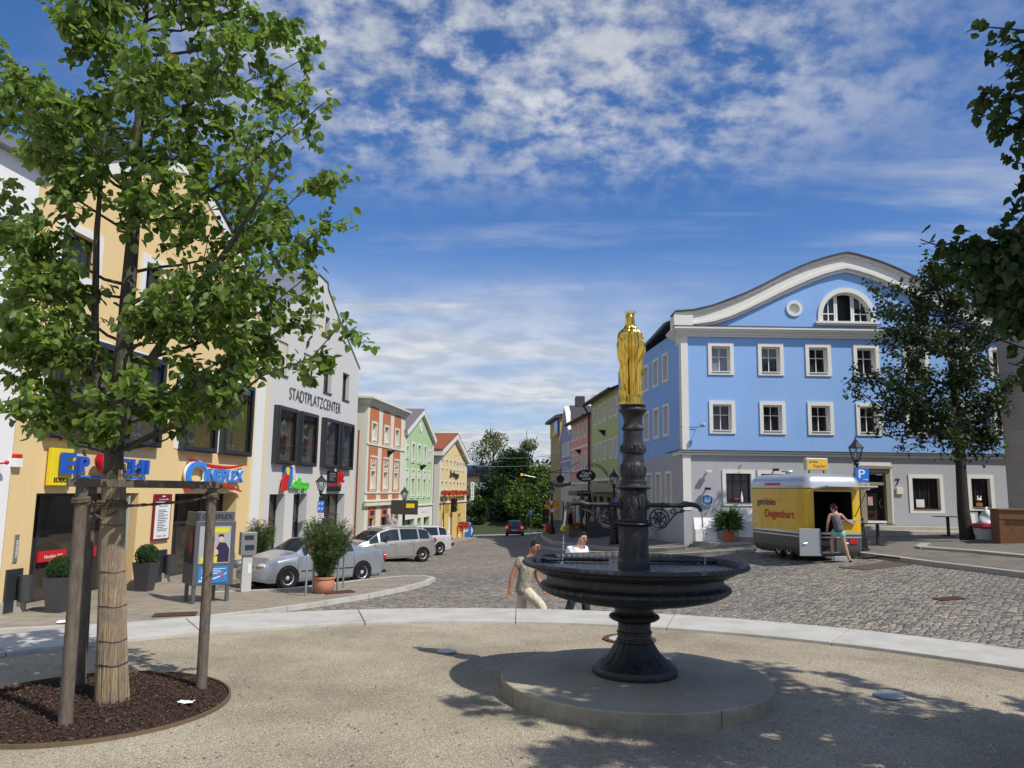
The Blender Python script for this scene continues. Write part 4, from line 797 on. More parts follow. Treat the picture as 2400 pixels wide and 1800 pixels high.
t=thing('hotel_sign','upright white hotel sign on a wall arm at the right hotel corner','sign',FH.P(13.2,0.75,-0.6),0)
b=MB(); pts=[(0.28*math.cos(a),0.15+0.28*math.sin(a)) for a in np.linspace(PI,2*PI,9)]+[(0.28*math.cos(a),2.75+0.28*math.sin(a)) for a in np.linspace(0,PI,9)]; b.prism(pts,-0.06,0.06); b.build('panel',WHITEP,t); t.scale=(0.55,0.55,0.55)
b=MB()
for i,c in enumerate('8HOTEL'): text(b,c,-0.12,0.12,2.45-i*0.46,2.75-i*0.46,-0.062,th=0.01,offset=0.02)
b.build('letters',BLACK,t); b=MB(); b.tube([(0,0,2.4),(-0.6,0.5,2.4)],0.03); b.tube([(0,0,0.6),(-0.6,0.5,0.6)],0.03); b.build('arm',IRON,t)
# flower boxes
FLR=plain('red_flowers',(0.62,0.03,0.02),0.7,var=0.4,scale=30); LEAFP=plain('plant_leaf',(0.06,0.13,0.03),0.6,var=0.35,scale=20)
def fuzz(b,c,r,n,size,mi=(0,),flat=1.0):
    for k in range(n):
        d=Vector(rng.normal(size=3)).normalized()*random.random()**0.4; p=Vector((c[0]+d.x*r[0],c[1]+d.y*r[1],c[2]+d.z*r[2])); s=size*random.uniform(0.6,1.3)
        a=Vector(rng.normal(size=3)).normalized(); e=a.cross(Vector(rng.normal(size=3))).normalized()
        b.add([p-a*s,p+e*s*0.5,p+a*s,p-e*s*0.5],[(0,1,2,3)],random.choice(mi))
for i,x in enumerate((1.85,3.6,5.3,6.95,8.5,9.95,11.45)):
    t=sgn(FH,x,1.1,'flower_box',('leftmost','second','third','middle','fifth','sixth','rightmost')[i]+' box of red geraniums under the hotel windows','flower box',group='geranium boxes of the hotel')
    b=MB(); b.box(-0.7,0.7,-0.25,0,0,0.15); b.build('box',YEL2,t); b=MB(); fuzz(b,(0,-0.2,0.28),(0.78,0.22,0.24),190,0.08,(0,0,0,1)); b.build('flowers',[FLR,LEAFP],t)
# narrow set-back wall with pipes between green house and hotel
t=Bld(FO,17.2,-2,'narrow_house','narrow brown set-back house front between mint green house and hotel')
b=MB(); b.box(17.15,20.2,0.7,8,-2.8,4.6); t.part('wall',b,plaster('umber_plaster',(0.12,0.09,0.07)))
b=MB(); b.tube([(17.5,0.3,-2.6),(17.5,0.3,3.6)],0.06); b.tube([(18.4,0.3,-2.6),(18.4,0.3,3.9)],0.09); t.part('pipe',b,plain('pipe_metal',(0.10,0.10,0.11),0.5,0.4)); b=MB(); b.box(17.7,18.1,0.3,0.7,0.6,2.0); t.part('meter_box',b,BLACK)
# ================================================================ blue corner house
BLUE=plaster('blue_plaster',(0.27,0.46,0.80),0.12,0.28); GRYB=plaster('grey_base_plaster',(0.43,0.435,0.46),0.07,0.32); BRN=plain('brown_frame',(0.06,0.018,0.012),0.5)
B=Bld(FB,0,-0.6,'corner_house','blue corner house with white curved gable and grey ground floor')
for row,(z0,z1) in enumerate(((6.6,7.98),(4.12,5.5))):
    for i,x in enumerate((1.12,3.23,5.24,7.27,9.35,11.3,13.0)):
        W=B.win(x,x+1.08,z0,z1,0.15,0.05,depth=0.30,nx=2,nz=2,topz=0.62,tb=0.12,g=GLASS if not(row==0 and i==0) else GLASSL)
        if row==0 and i==1: b=MB(); b.box(x+.21,x+.87,0.282,0.286,7.35,7.75); B.part('blind',b,plain('grey_blind',(0.18,0.20,0.21),0.7),W)
for a,c,e,f,tb in ((1.6,2.94,1.16,2.63,.12),(3.06,4.4,1.16,2.63,.12),(9.3,10.73,0.96,2.54,.16),(11.73,12.82,1.1,2.56,.14)):
    B.win(a,c,e,f,0.15,0.04,depth=0.22,nx=3,nz=2,topz=0.74,sm=BRN,tb=tb,g=GLASS,bar=0.035)
# entrance
B.holes.append(rect(7.45,8.53,0.44,2.95)); b=MB(); b.frame(7.1,8.62,0.46,3.05,0.17,-0.03,0.003); b.prism(rect(7.1,7.27,0.44,0.6),-0.03,0.003)
W=B.part('door_surround',b,WHITE)
STN2=mat_granite('sandstone',(0.30,0.265,0.19),0.35)
b=MB(); b.box(7.27,7.52,-0.06,0.25,0.44,2.75); b.box(8.35,8.55,-0.06,0.25,0.44,2.75); b.box(7.22,8.58,-0.16,0.25,2.75,2.86); b.box(7.3,8.52,-0.1,0.25,2.62,2.75); b.box(7.5,8.36,0.0,0.25,2.08,2.2); b.box(7.4,8.5,-0.04,0.0,2.52,2.62); B.part('door_case',b,STN2)
D_=MB(); D_.box(7.5,8.37,0.18,0.24,0.44,2.08); D=B.part('door',D_,BRN)
b=MB(); b.box(7.58,7.98,0.165,0.178,1.05,2.0); b.box(8.03,8.27,0.165,0.178,0.7,2.0); b.box(7.53,8.34,0.19,0.2,2.2,2.5); b.prism([(7.78+0.16*math.cos(a),0.93+0.18*math.sin(a)) for a in np.linspace(PI,2*PI,12)],0.165,0.178); B.part('pane',b,GLASS,D)
b=MB(); b.tube([(8.22+0.10*math.cos(a),0.11,1.33+0.17*math.sin(a)) for a in np.linspace(0.5*PI,1.5*PI,14)],0.012); B.part('handle',b,plain('brass',(0.6,0.42,0.15),0.3,1.0),D,True)
b=MB(); b.box(7.66,7.87,0.158,0.163,1.25,1.6); B.part('poster',b,plain('door_poster',(0.5,0.3,0.3),0.7,var=0.8,scale=12),D)
# round window + lunette
b=MB(); b.lathe([(0.22,0.0),(0.34,0.0),(0.34,0.06),(0.22,0.06),(0.22,-0.0)],40,cap=False); b.v=[(4.84+v[0],-v[2],9.5+v[1]) for v in b.v]; RW=B.part('round_window',b,WHITE)
B.holes.append([(4.84+0.22*math.cos(a),9.5+0.22*math.sin(a)) for a in np.linspace(0,2*PI,25)[:-1]]); b=MB(); b.lathe([(0.001,0.0),(0.225,0.0),(0.225,0.02),(0.001,0.02)],24); b.v=[(4.84+v[0],0.09+v[2],9.5+v[1]) for v in b.v]; B.part('pane',b,WHITEP,RW)
cx,zs_=7.06,9.22
def arcp(r,k=0.0,n=28,zb=8.97): return [(cx+r,zb)]+[(cx+r*math.cos(a),zs_+r*1.0*math.sin(a)) for a in np.linspace(0,PI,n)]+[(cx-r,zb)]
B.holes.append(arcp(1.02)); b=MB(); b.band(arcp(1.22),arcp(1.02),-0.06,0.004); LW=B.part('lunette_window',b,WHITE)
b=MB()
b.band(arcp(1.02),arcp(0.96),0.16,0.22)
for x in (-0.42,-0.34,0.30,0.38): b.box(cx+x-0.03,cx+x+0.03,0.16,0.215,8.99,zs_+math.sqrt(1-x*x)-0.03)
for x in (-0.70,0.68): b.box(cx+x-0.018,cx+x+0.018,0.165,0.205,8.99,zs_+math.sqrt(1-x*x)-0.05)
b.box(cx-0.97,cx-0.42,0.17,0.2,9.32,9.36); b.box(cx+0.38,cx+0.97,0.17,0.2,9.32,9.36); b.box(cx-0.97,cx+0.97,0.15,0.22,8.965,9.03); B.part('sash_bar',b,WHITEP,LW)
b=MB(); b.prism([(cx-0.38,8.98)]+[(cx-0.38,zs_+0.92)]+[(cx+math.cos(a),zs_+math.sin(a)) for a in np.linspace(PI-1.17,PI-0.001,12)]+[(cx-1.0,8.98)],0.225,0.235); B.part('pane',b,GLASS,LW); b=MB(); b.prism([(cx+0.34,8.98),(cx+1.0,8.98)]+[(cx+math.cos(a),zs_+math.sin(a)) for a in np.linspace(0.001,1.22,12)],0.225,0.235); B.part('pane',b,GLASS,LW)
b=MB(); b.prism(rect(cx-0.36,cx+0.32,8.99,zs_+0.93),0.5,0.52); B.part('dark_opening',b,BLACK,LW)
b=MB(); b.box(cx-1.35,cx+1.35,-0.16,0,8.86,8.95); b.box(cx-1.3,cx+1.3,-0.10,0,8.78,8.86); B.part('ledge',b,WHITE,LW)
gc=[(-0.35,9.02),(-0.30,9.2),(0.47,9.27),(1.2,9.45),(1.96,9.72),(2.7,10.04),(3.47,10.42),(4.2,10.82),(4.98,11.2),(5.6,11.46),(6.2,11.66),(6.7,11.80),(7.1,11.88)]
mir=lambda P:[(14.2-x,z) for x,z in reversed(P[:-1])]
out=gc[1:]+mir(gc[1:])
inn=[(-0.30,8.80),(0.46,8.80),(1.2,8.93),(1.95,9.16),(2.7,9.5),(3.45,9.90),(4.2,10.30),(4.97,10.68),(5.55,10.93),(6.1,11.14),(6.65,11.30),(7.1,11.40)]
blu=[(0.25,8.66),(0.8,8.67),(1.5,8.78),(2.2,9.03),(2.9,9.36),(3.6,9.68),(4.3,10.03),(5.0,10.36),(5.6,10.64),(6.1,10.85),(6.65,11.02),(7.1,11.12)]
outl=[(0,-1.2),(14.2,-1.2),(14.2,8.7)]+list(reversed([(x,z-0.15) for x,z in (gc[2:]+mir(gc[2:]))]))+[(0,8.7)]
b=MB(); facade(b,outl,B.holes,0,0.30,0,1); zc=3.3
bb=MB(); lower=[f for f in b.f]
# split front faces at the ledge into blue and grey by cutting: grey panel set proud is avoided by colouring each triangle's own wall zone
hol=B.holes
b=MB(); hu=[h for h in hol if min(q[1] for q in h)>3.3]; hl=[h for h in hol if min(q[1] for q in h)<3.3]
facade(b,[(0,3.3),(14.2,3.3),(14.2,8.7)]+list(reversed([(x,z-0.15) for x,z in (gc[2:]+mir(gc[2:]))]))+[(0,8.7)],hu,0,0.32,0,1)
facade(b,[(0,-1.2),(14.2,-1.2),(14.2,3.3),(0,3.3)],hl,0,0.26,2,1)
B.part('front_wall',b,[BLUE,WHITE,GRYB])
b=MB(); 
inn2=[(x,(z+w)/2) for (x,z),(x2,w) in zip(inn,blu)]; blu2=[(x*0.5+x2*0.5,z*0.5+w*0.5) for (x,z),(x2,w) in zip(inn,blu)]
F2=lambda P:P+mir(P)
b.band(out,F2(inn),-0.16,0.003); b.band(F2(inn),F2(blu2),-0.22,0.003); b.band(F2(blu2),F2(blu),-0.10,0.003)
b.band([(x,z+0.02) for x,z in out],[(x,z-0.10) for x,z in out],-0.26,-0.16)
B.part('curved_gable_trim',b,WHITE)
b=MB()
for k,(y,z0,z1) in enumerate(((0.08,8.22,8.30),(0.14,8.30,8.38),(0.20,8.38,8.44),(0.28,8.44,8.52),(0.34,8.52,8.62))): b.box(-y,14.2+y,-y,0.002,z0,z1); b.box(-y,0.0,0.002,1.2+y,z0,z1)
b.box(-0.35,0.45,-0.30,0.5,8.62,9.1)
b.box(-0.12,14.3,-0.12,0.002,3.22,3.30); b.box(-0.16,14.3,-0.16,0.002,3.32,3.40); b.box(-0.12,0,0.002,12.4,3.22,3.40)
b.box(-0.03,0.26,-0.05,0.002,3.4,8.22); b.box(-0.05,0,0.002,0.3,3.4,8.22); b.box(-0.03,0.30,-0.06,0.002,0.96,3.22)
b.box(-0.06,0,0.003,12.4,7.95,8.6)
B.part('cornice',b,WHITE)
b=MB(); b.box(-0.2,14.35,-0.22,0.0,3.40,3.43); b.box(-0.36,14.5,-0.36,0.0,8.62,8.645); b.band([(x,z+0.085) for x,z in out],[(x,z+0.02) for x,z in out],-0.34,0.7); b.band([(-0.6,8.95),(7.1,12.0),(14.8,8.95)],[(-0.6,8.8),(7.1,11.85),(14.8,8.8)],0.6,12.6); b.box(-0.2,0,0.0,12.4,3.40,3.43); B.part('roof',b,ROOFD)
b=MB(); b.box(-0.02,7.27,-0.035,0.002,-1.2,0.95); b.box(8.62,14.2,-0.035,0.002,-1.2,0.95); B.part('plinth_course',b,plaster('pale_grey_base',(0.42,0.43,0.46),0.05,0.3))
b=MB(); b.box(14.19,14.2,0,12,-1.2,8.7); b.box(0,14.2,12.3,12.35,-1.2,8.7); B.part('rear_wall',b,BLUE)
# side wall of the blue house (faces the street)
S=Bld(FR,-12.4,-0.6,'tmp','x'); S.root.name='side_wall_frame'
S.holes=[]; subs=[]
def swin(a,c,e,f,parentlist=subs):
    S.holes.append(rect(-c+.13,-a-.13,e+.13,f-.13)); subs.append((-c,-a,e,f))
for a,c in ((1.95,2.9),(3.6,4.6),(5.4,6.45),(7.2,8.25),(9.1,10.15)):
    swin(a,c,6.6,7.95); swin(a,c,4.15,5.62)
for a,c in ((1.65,2.65),(3.3,4.35),(4.95,6.05),(7.2,8.25),(9.1,10.15)): swin(a,c,0.9,2.6)
b=MB(); facade(b,rect(-12.4,0,3.3,8.6),[h for h in S.holes if h[0][1]>3.3],0,0.3,0,1); facade(b,rect(-12.4,0,-1.2,3.3),[h for h in S.holes if h[0][1]<3.3],0,0.3,2,1)
rot=FR.a; 
def toB(b):   # frame FR -> local frame of the blue house root
    o=[]
    for v in b.v: p=FR.P(v[0],v[2],v[1]); o.append((p.x-7.15,p.y-32,p.z))
    b.v=o; return b
toB(b).build('side_wall',[BLUE,WHITE,GRYB],B.root)
for a,c,e,f in subs:
    b=MB(); b.frame(a,c,e,f,0.13,-0.04,0.003); b.frame(a+.132,c-.132,e+.132,f-.132,0.05,0.18,0.23,mi=1); W=toB(b).build('window',[WHITE,WHITEP],B.root)
    b=MB(); b.box(a+.15,c-.15,0.22,0.24,e+.15,f-.15); toB(b).build('pane',GLASS,W); b=MB(); b.box((a+c)/2-.015,(a+c)/2+.015,0.19,0.215,e+.18,f-.18); toB(b).build('sash_bar',WHITEP,W)
bpy.data.objects.remove(S.root)
t=thing('house_number','large thin dark number seven on the grey wall right of the door','number',FB.P(8.75,2.08,-0.02)); b=MB(); text(b,'7',0,0.2,0,0.28,0,th=0.015); b.build('digit',BLACK,t)
t=thing('wall_box','small cream box below the number seven on the grey wall','box',FB.P(8.77,1.72,0)); b=MB(); b.box(0,0.27,-0.08,0,0,0.28); b.build('box',CREAM,t,bev=0.01)
t=thing('inn_shield','blue six-sided enamel shield with white lettering on the corner wall','sign',FB.P(0.95,1.38,-0.05))
hx=[(0,-0.27),(0.23,-0.14),(0.23,0.14),(0,0.24),(-0.23,0.14),(-0.23,-0.14)]
b=MB(); b.prism([(x,z) for x,z in hx],-0.03,0); b.build('white_rim',WHITEP,t); b=MB(); b.prism([(x*.9,z*.9) for x,z in hx],-0.035,-0.03); b.build('blue_field',plain('enamel_blue',(0.02,0.17,0.42),0.3),t)
b=MB(); text(b,'Brauerei',-0.14,0.14,0.07,0.12,-0.036,th=0.003); text(b,'GRAF',-0.12,0.12,-0.09,0.04,-0.036,th=0.003,offset=0.01); b.build('white_letters',WHITEP,t)
def wallamp(x,z,label,m,s=1.0): 
    t=thing('wall_spotlight',label,'lamp',FB.P(x,z,0),group='spotlights on the blue house'); b=MB(); b.box(-0.11*s,0.11*s,-0.34,-0.16,-0.03,0.07); b.box(-0.03,0.03,-0.18,0,0.0,0.04); b.build('housing',m,t,bev=0.01)
wallamp(0.98,2.52,'cream box spotlight high on the corner wall above the blue shield',CREAM); wallamp(0.93,1.82,'dark box spotlight just above the blue shield',IRON); wallamp(3.75,2.63,'dark box spotlight behind the sign of the trailer',IRON); wallamp(6.05,2.45,'cream box spotlight right of the trailer roof',CREAM)
t=thing('camera_arm','grey floodlight on a thin rod at the corner of the blue house','lamp',FB.P(0.3,4.4,0)); b=MB(); b.tube([(-0.4,-0.03,-0.02),(0.3,-0.05,-0.03),(0.38,-0.3,-0.02)],0.012); b.build('rod',IRON,t); b=MB(); b.boxc((0.43,-0.4,0.02),(0.16,0.14,0.13)); b.ell((0.46,-0.48,0.03),(0.07,0.05,0.07),8,6); b.build('lamp_head',STEEL,t,bev=0.01)
for i,(x,z,l) in enumerate(((2.0,1.3,'white vases and pink potted flowers'),)):
    t=thing('vase','tall white vase in the ground floor window left of the trailer','vase',FB.P(2.42,1.30,0.12)); b=MB(); b.lathe([(0.001,0),(0.055,0.0),(0.06,0.2),(0.03,0.3),(0.025,0.42),(0.03,0.44)],14); b.build('body',WHITEP,t,True)
    t=thing('flower_pot','pink flowers in a low bowl in the window left of the trailer','flowers',FB.P(2.2,1.30,0.0)); b=MB(); b.lathe([(0.001,0),(0.12,0.0),(0.15,0.07)],12); b.build('bowl',RUST,t); b=MB(); fuzz(b,(0,0,0.14),(0.13,0.1,0.07),50,0.03,(0,0,1)); b.build('flowers',[plain('pink_flower',(0.7,0.12,0.35),0.6),LEAFP],t)
t=thing('card','white card propped in the window right of the entrance','card',FB.P(9.65,1.2,0.12)); b=MB(); b.box(0,0.33,0,0.02,0,0.32); lines(b,0.04,0.3,0.05,0.27,5,0,1,0.2); b.build('sheet',[WHITEP,GREY],t)
t=thing('ornament','small white bird ornament on a wooden block in the rightmost window','ornament',FB.P(12.25,1.28,0.1)); b=MB(); b.box(-0.13,0.13,0,0.06,0,0.14); b.build('block',plain('wood_block',(0.3,0.16,0.06),0.7),t); b=MB(); b.ell((0,0,0.27),(0.11,0.04,0.06),8,6); b.ell((-0.06,0,0.36),(0.03,0.02,0.07),8,6); b.ell((0.07,0,0.36),(0.03,0.02,0.07),8,6); b.build('bird',WHITEP,t,True)
# ================================================================ right row, shaded side
def rowhouse(x0,x1,eave,name,label,mat,wins,gf,gz,bands=(),roofm=ROOFD,outline=None,side=0.5,group=None):
    B=Bld(FR,x0,-1.2,name,label,group=group)
    for (a,c,e,f) in wins: B.win(a,c,e,f,0.10,0.04,depth=0.14,nx=2,nz=1,g=GLASSL)
    for (a,c,e,f) in gf: shopdoor(B,a,c,e,f,0.2,(0.5,),None,g=GLASS)
    hu=[h for h in B.holes if h[0][1]>gz-0.3]; hl=[h for h in B.holes if h[0][1]<=gz-0.3]
    b=MB(); up=outline or rect(x0,x1,gz,eave); facade(b,up,hu,0,0.15,0,1); facade(b,rect(x0,x1,-2.6,gz),hl,0,0.2,2,1)
    b.add([(x0,0,-2.6),(x0,9,-2.6),(x0,9,eave),(x0,0,eave)],[(0,1,2,3)]); b.add([(x1,0,-2.6),(x1,9,-2.6),(x1,9,eave),(x1,0,eave)],[(3,2,1,0)]); b.add([(x0,9,-2.6),(x1,9,-2.6),(x1,9,eave),(x0,9,eave)],[(3,2,1,0)])
    B.part('wall',b,mat)
    if bands: 
        b=MB()
        for z0,z1 in bands: b.box(x0,x1,-0.06,0.002,z0,z1)
        B.part('band',b,WHITE)
    if not outline:
        b=MB(); ez=eave; b.add([(x0-.05,-0.5,ez-0.08),(x1+.05,-0.5,ez-0.08),(x1+.05,4.5,ez+2.0),(x0-.05,4.5,ez+2.0),(x0-.05,9.4,ez-0.08),(x1+.05,9.4,ez-0.08)],[(0,1,2,3),(3,2,5,4),(0,3,4),(1,5,2)]); b.box(x0,x1,-0.5,-0.3,ez-0.2,ez-0.08); B.part('roof',b,roofm)
        b=MB(); b.tube([(x0-.05,-0.55,ez-0.12),(x1+.05,-0.55,ez-0.12)],0.08,8); B.part('gutter',b,IRON)
    return B
OLI=plaster('olive_green_plaster',(0.48,0.52,0.24),0.05,0.2); TAU=plaster('taupe_plaster',(0.42,0.37,0.28),0.05,0.2); SAL=plaster('salmon_plaster',(0.72,0.34,0.27),0.05,0.2); VIO=plaster('violet_plaster',(0.30,0.28,0.48),0.05,0.2); PALE=plaster('pale_plaster',(0.50,0.50,0.49),0.05,0.2)
def W2(ss,z0,z1): return [(-s-0.85,-s,z0,z1) for s in ss]
B=rowhouse(-21.2,-12.5,7.75,'town_house','olive green town house next to the blue corner house',[OLI,WHITE,TAU],W2((12.6,14.0,15.85,17.4,19.1),6.05,7.25)+W2((12.6,14.0,15.85,17.4,19.1),3.6,4.85),[(-20.6,-19.2,-1.2,1.4),(-18.6,-16.8,-0.3,1.4),(-16.3,-14.5,-0.3,1.4),(-14.0,-12.9,-1.2,1.4)],2.45,((2.35,2.50),))
b=MB(); b.box(-20.9,-12.8,-1.3,0,1.55,1.62); B.part('canopy',b,IRON); b=MB(); b.tube([(-21.25,-0.55,7.6),(-21.25,-0.3,7.2),(-21.25,-0.15,6.9),(-21.25,-0.15,-1.2)],0.07,8); B.part('downpipe',b,plain('pipe_brown',(0.035,0.02,0.018),0.5))
B=rowhouse(-30.2,-21.4,7.05,'town_house','salmon red town house with white bands in the shaded right row',[SAL,WHITE,PALE],W2((21.5,23.0,24.7,26.3,27.8,28.9),5.55,6.75)+W2((21.5,23.0,24.7,26.3,27.8,28.9),3.15,4.5),[(-29.5,-27.6,-1.2,1.1),(-26.5,-24.6,-1.2,1.1),(-24.0,-22,-1.2,1.1)],2.3,((2.2,2.34),(4.85,5.0)))
b=MB(); b.box(-25.6,-21.6,-0.9,0,1.35,1.7); B.part('awning_box',b,IRON)
ov=[(-36,2.0),(-30.2,2.0),(-30.2,6.3),(-31.3,6.9),(-32.3,8.1),(-33.1,8.7),(-33.9,8.1),(-34.9,6.9),(-36,6.1)]
B=rowhouse(-36,-30.2,6.0,'gabled_town_house','violet gabled town house with tall chimney in the right row',[VIO,WHITE,PALE],W2((30.6,31.7,32.9,34.1),4.5,5.7)+W2((30.6,31.7,32.9,34.1),2.3,3.6),[(-35.5,-34,-1.6,0.8),(-33,-31,-1.6,0.8)],2.0,((1.95,2.05),(4.1,4.2)),outline=ov)
b=MB(); P_=[q for q in ov[2:]]; b.band([(x,z+0.12) for x,z in P_],[(x,z-0.18) for x,z in P_],-0.15,0.3); B.part('gable_trim',b,WHITE); b=MB(); b.box(-33.9,-32.9,0.9,1.6,7.5,9.7); B.part('chimney',b,ROOFD)
b=MB(); b.band([(-36.2,6.2),(-33.1,8.9),(-30.0,6.4)],[(-36.2,6.0),(-33.1,8.7),(-30.0,6.2)],0.3,9); B.part('roof',b,ROOFD)
STT=plaster('stone_wall',(0.36,0.31,0.17),0.25,0.5)
B=Bld(FR,-43,-1.6,'corner_building','ochre stone building with blue sign at the far end of the right row'); b=MB(); facade(b,rect(-43,-36.2,-3,6.7),[],0); b.box(-43,-36.2,0.02,9,-3,6.7); B.part('wall',b,STT)
b=MB(); b.box(-43.1,-36.1,-0.05,9,6.7,8.1); B.part('top_storey',b,plaster('ochre',(0.55,0.42,0.10))); b=MB(); b.box(-43.6,-35.9,-0.5,9.5,8.1,8.35); b.add([(-43.6,-.5,8.35),(-35.9,-.5,8.35),(-37.5,3,9.2),(-42,3,9.2)],[(0,1,2,3)]); B.part('roof',b,ROOFD)
t=thing('square_sign','square blue and orange sign high on the ochre stone building','sign',FR.P(-39.0,6.85,-0.12),FR.a); b=MB(); b.box(0,2.3,-0.1,0,0.0,1.15); b.build('blue_panel',LBLU,t); b=MB(); b.box(0,2.3,-0.1,0,-0.2,-0.004); b.build('orange_strip',plain('orange_red',(0.7,0.12,0.02),0.5),t); b=MB(); b.prism([(0.7,0.5),(1.2,0.9),(1.9,0.8),(1.5,0.55),(1.5,0.25)],-0.11,-0.10); b.build('white_mark',WHITEP,t)
t=thing('satellite_dish','white satellite dish on the roof between salmon and olive houses','dish',FR.P(-22.4,7.7,0.4),0.5); b=MB(); b.lathe([(0.01,0),(0.3,0.05),(0.5,0.15)],20,cap=False); b.v=[(v[0],-v[2],v[1]+0.3) for v in b.v]; b.build('dish',WHITEP,t,True); b=MB(); b.tube([(0,0,-.6),(0,0,0.3)],0.03); b.build('mast',IRON,t)
# stone building at the far right
B=thing('stone_building','grey stone block building cut by the right edge of the picture','building',(17.0,26.5,0.1),-0.57)
ST=mat_slab('stone_blocks',(0.26,0.255,0.25),(0.22,0.215,0.21),0,2.4,0.55,0.006); ST.node_tree.nodes
for n in ST.node_tree.nodes:
    if n.type=='MAPPING': n.inputs['Rotation'].default_value=(rad(90),0,0); n.inputs['Scale'].default_value=(1,1,1)
b=MB(); b.prism([(0.0,-1),(16,-1),(16,10.7),(0.8,10.7),(0.0,9.9)],0,1.6); b.build('wall',ST,B); b=MB(); b.band([(-0.25,9.85),(0.8,11.0),(16,11.0)],[(-0.15,9.70),(0.85,10.7),(16,10.7)],-0.25,1.7); b.build('roof',ROOFD,B)
# ================================================================ far end of the street
def simple_house(x,y,z,w,d,h,rz,label,wall,roofm,name='apartment_house',rows=3,cols=4,balc=False,roofh=2.2):
    t=thing(name,label,'building',(x,y,z),rz)
    b=MB(); b.box(0,w,0,d,-3,h); b.build('wall',wall,t)
    b=MB(); b.add([(-.5,-.6,h),(w+.5,-.6,h),(w+.5,d/2,h+roofh),(-.5,d/2,h+roofh),(w+.5,d+.5,h),(-.5,d+.5,h)],[(0,1,2,3),(3,2,4,5),(0,3,5),(1,4,2)]); b.box(-.5,w+.5,-.65,-.5,h-.25,h); b.build('roof',roofm,t)
    fh=h/rows
    for r in range(rows):
        for c in range(cols):
            x0=(c+0.3)*w/cols; b=MB(); b.frame(x0-.1,x0+1.1,r*fh+.8,r*fh+2.2,0.1,-0.05,0.0); W=b.build('window',WHITE,t); b=MB(); b.box(x0,x0+1,-0.02,-0.01,r*fh+.9,r*fh+2.1); b.build('pane',GLASS,W)
        if balc: b=MB(); b.box(w*.45,w+0.3,-1.4,0,r*fh+0.1,r*fh+0.25); b.box(w*.45,w+0.3,-1.42,-1.36,r*fh+0.25,r*fh+1.1); b.build('balcony',plain('balcony_glass',(0.35,0.48,0.45),0.2),t)
    return t
PEA=plaster('peach_plaster',(0.66,0.42,0.25),0.03,0.1); SLR=plain('slate_roof',(0.035,0.04,0.055),0.5,var=0.2)
simple_house(-8.6,112,-3,6.2,10,6.9,0.0,'peach apartment house with glass balconies left of the big tree',PEA,SLR,rows=3,cols=2,balc=True,roofh=1.5)
simple_house(-1.9,116,-3,4.2,8,4.6,0.0,'low peach annex with white porch beneath the big tree',PEA,SLR,rows=2,cols=1,roofh=1.0)
simple_house(8.2,122,-3,9,8,6.7,0.0,'slate roofed house half hidden behind the light green tree',PEA,SLR,rows=2,cols=2,roofh=1.8)
t=thing('tower_block','distant white and pink high-rise block on the hill','building',(-30,330,9)); b=MB(); b.box(0,11,0,10,-6,13); b.build('wall',WHITE,t)
for i in range(5): b=MB(); b.box(-0.2,9,-0.6,0,-3+i*3.0,-1.6+i*3.0); b.build('balcony',plain('dusky_pink',(0.35,0.18,0.17),0.7),t)
for (x,y) in ((-22,280),): simple_house(-18,235,2,7,8,4,0.2,'small white house among firs on the distant hill',WHITE,plain('red_roof',(0.22,0.07,0.04),0.8),name='hill_house',rows=1,cols=2)
simple_house(11.5,200,5.5,5,6,4.5,-0.2,'white gabled cottage on the wooded hill right of the big tree',WHITE,SLR,name='hill_house',rows=1,cols=1,roofh=3)
# hill
HILL=plain('hill_green',(0.035,0.055,0.018),0.95,var=0.3,scale=0.05)
b=MB(); hx_=np.linspace(-160,200,37); hy_=np.linspace(135,420,20)
def hz(x,y): return -4+ (min(y,215)-135)*0.06+ 5*math.exp(-((x-50)/45)**2)*min(1,(y-135)/70)+1.0*math.sin(x*0.06)
b.add([(x,y,hz(x,y)) for y in hy_ for x in hx_],[(j*37+i,j*37+i+1,(j+1)*37+i+1,(j+1)*37+i) for j in range(19) for i in range(36)]); struct(b.build('hill',HILL,smooth=True))
GRS=plain('grass_green',(0.040,0.055,0.020),0.95,var=0.35,scale=2)
b=MB(); gx=np.linspace(-7,5,18); gy=np.linspace(86,112,12)
def bz(x,y): return G(x,min(y,95))-0.3+(y-86)*0.18*max(0,min(1,(3.6-abs(x+1.2))/3+1.0))
b.add([(x,y,bz(x,y)) for y in gy for x in gx],[(j*18+i,j*18+i+1,(j+1)*18+i+1,(j+1)*18+i) for j in range(11) for i in range(17)]); struct(b.build('grass_bank',GRS,smooth=True))
patch('road_marking',[(-4,84.8),(5.5,84.8),(5.5,85.6),(-4,85.6)],0.02,WHITEP,skirt=0.01)
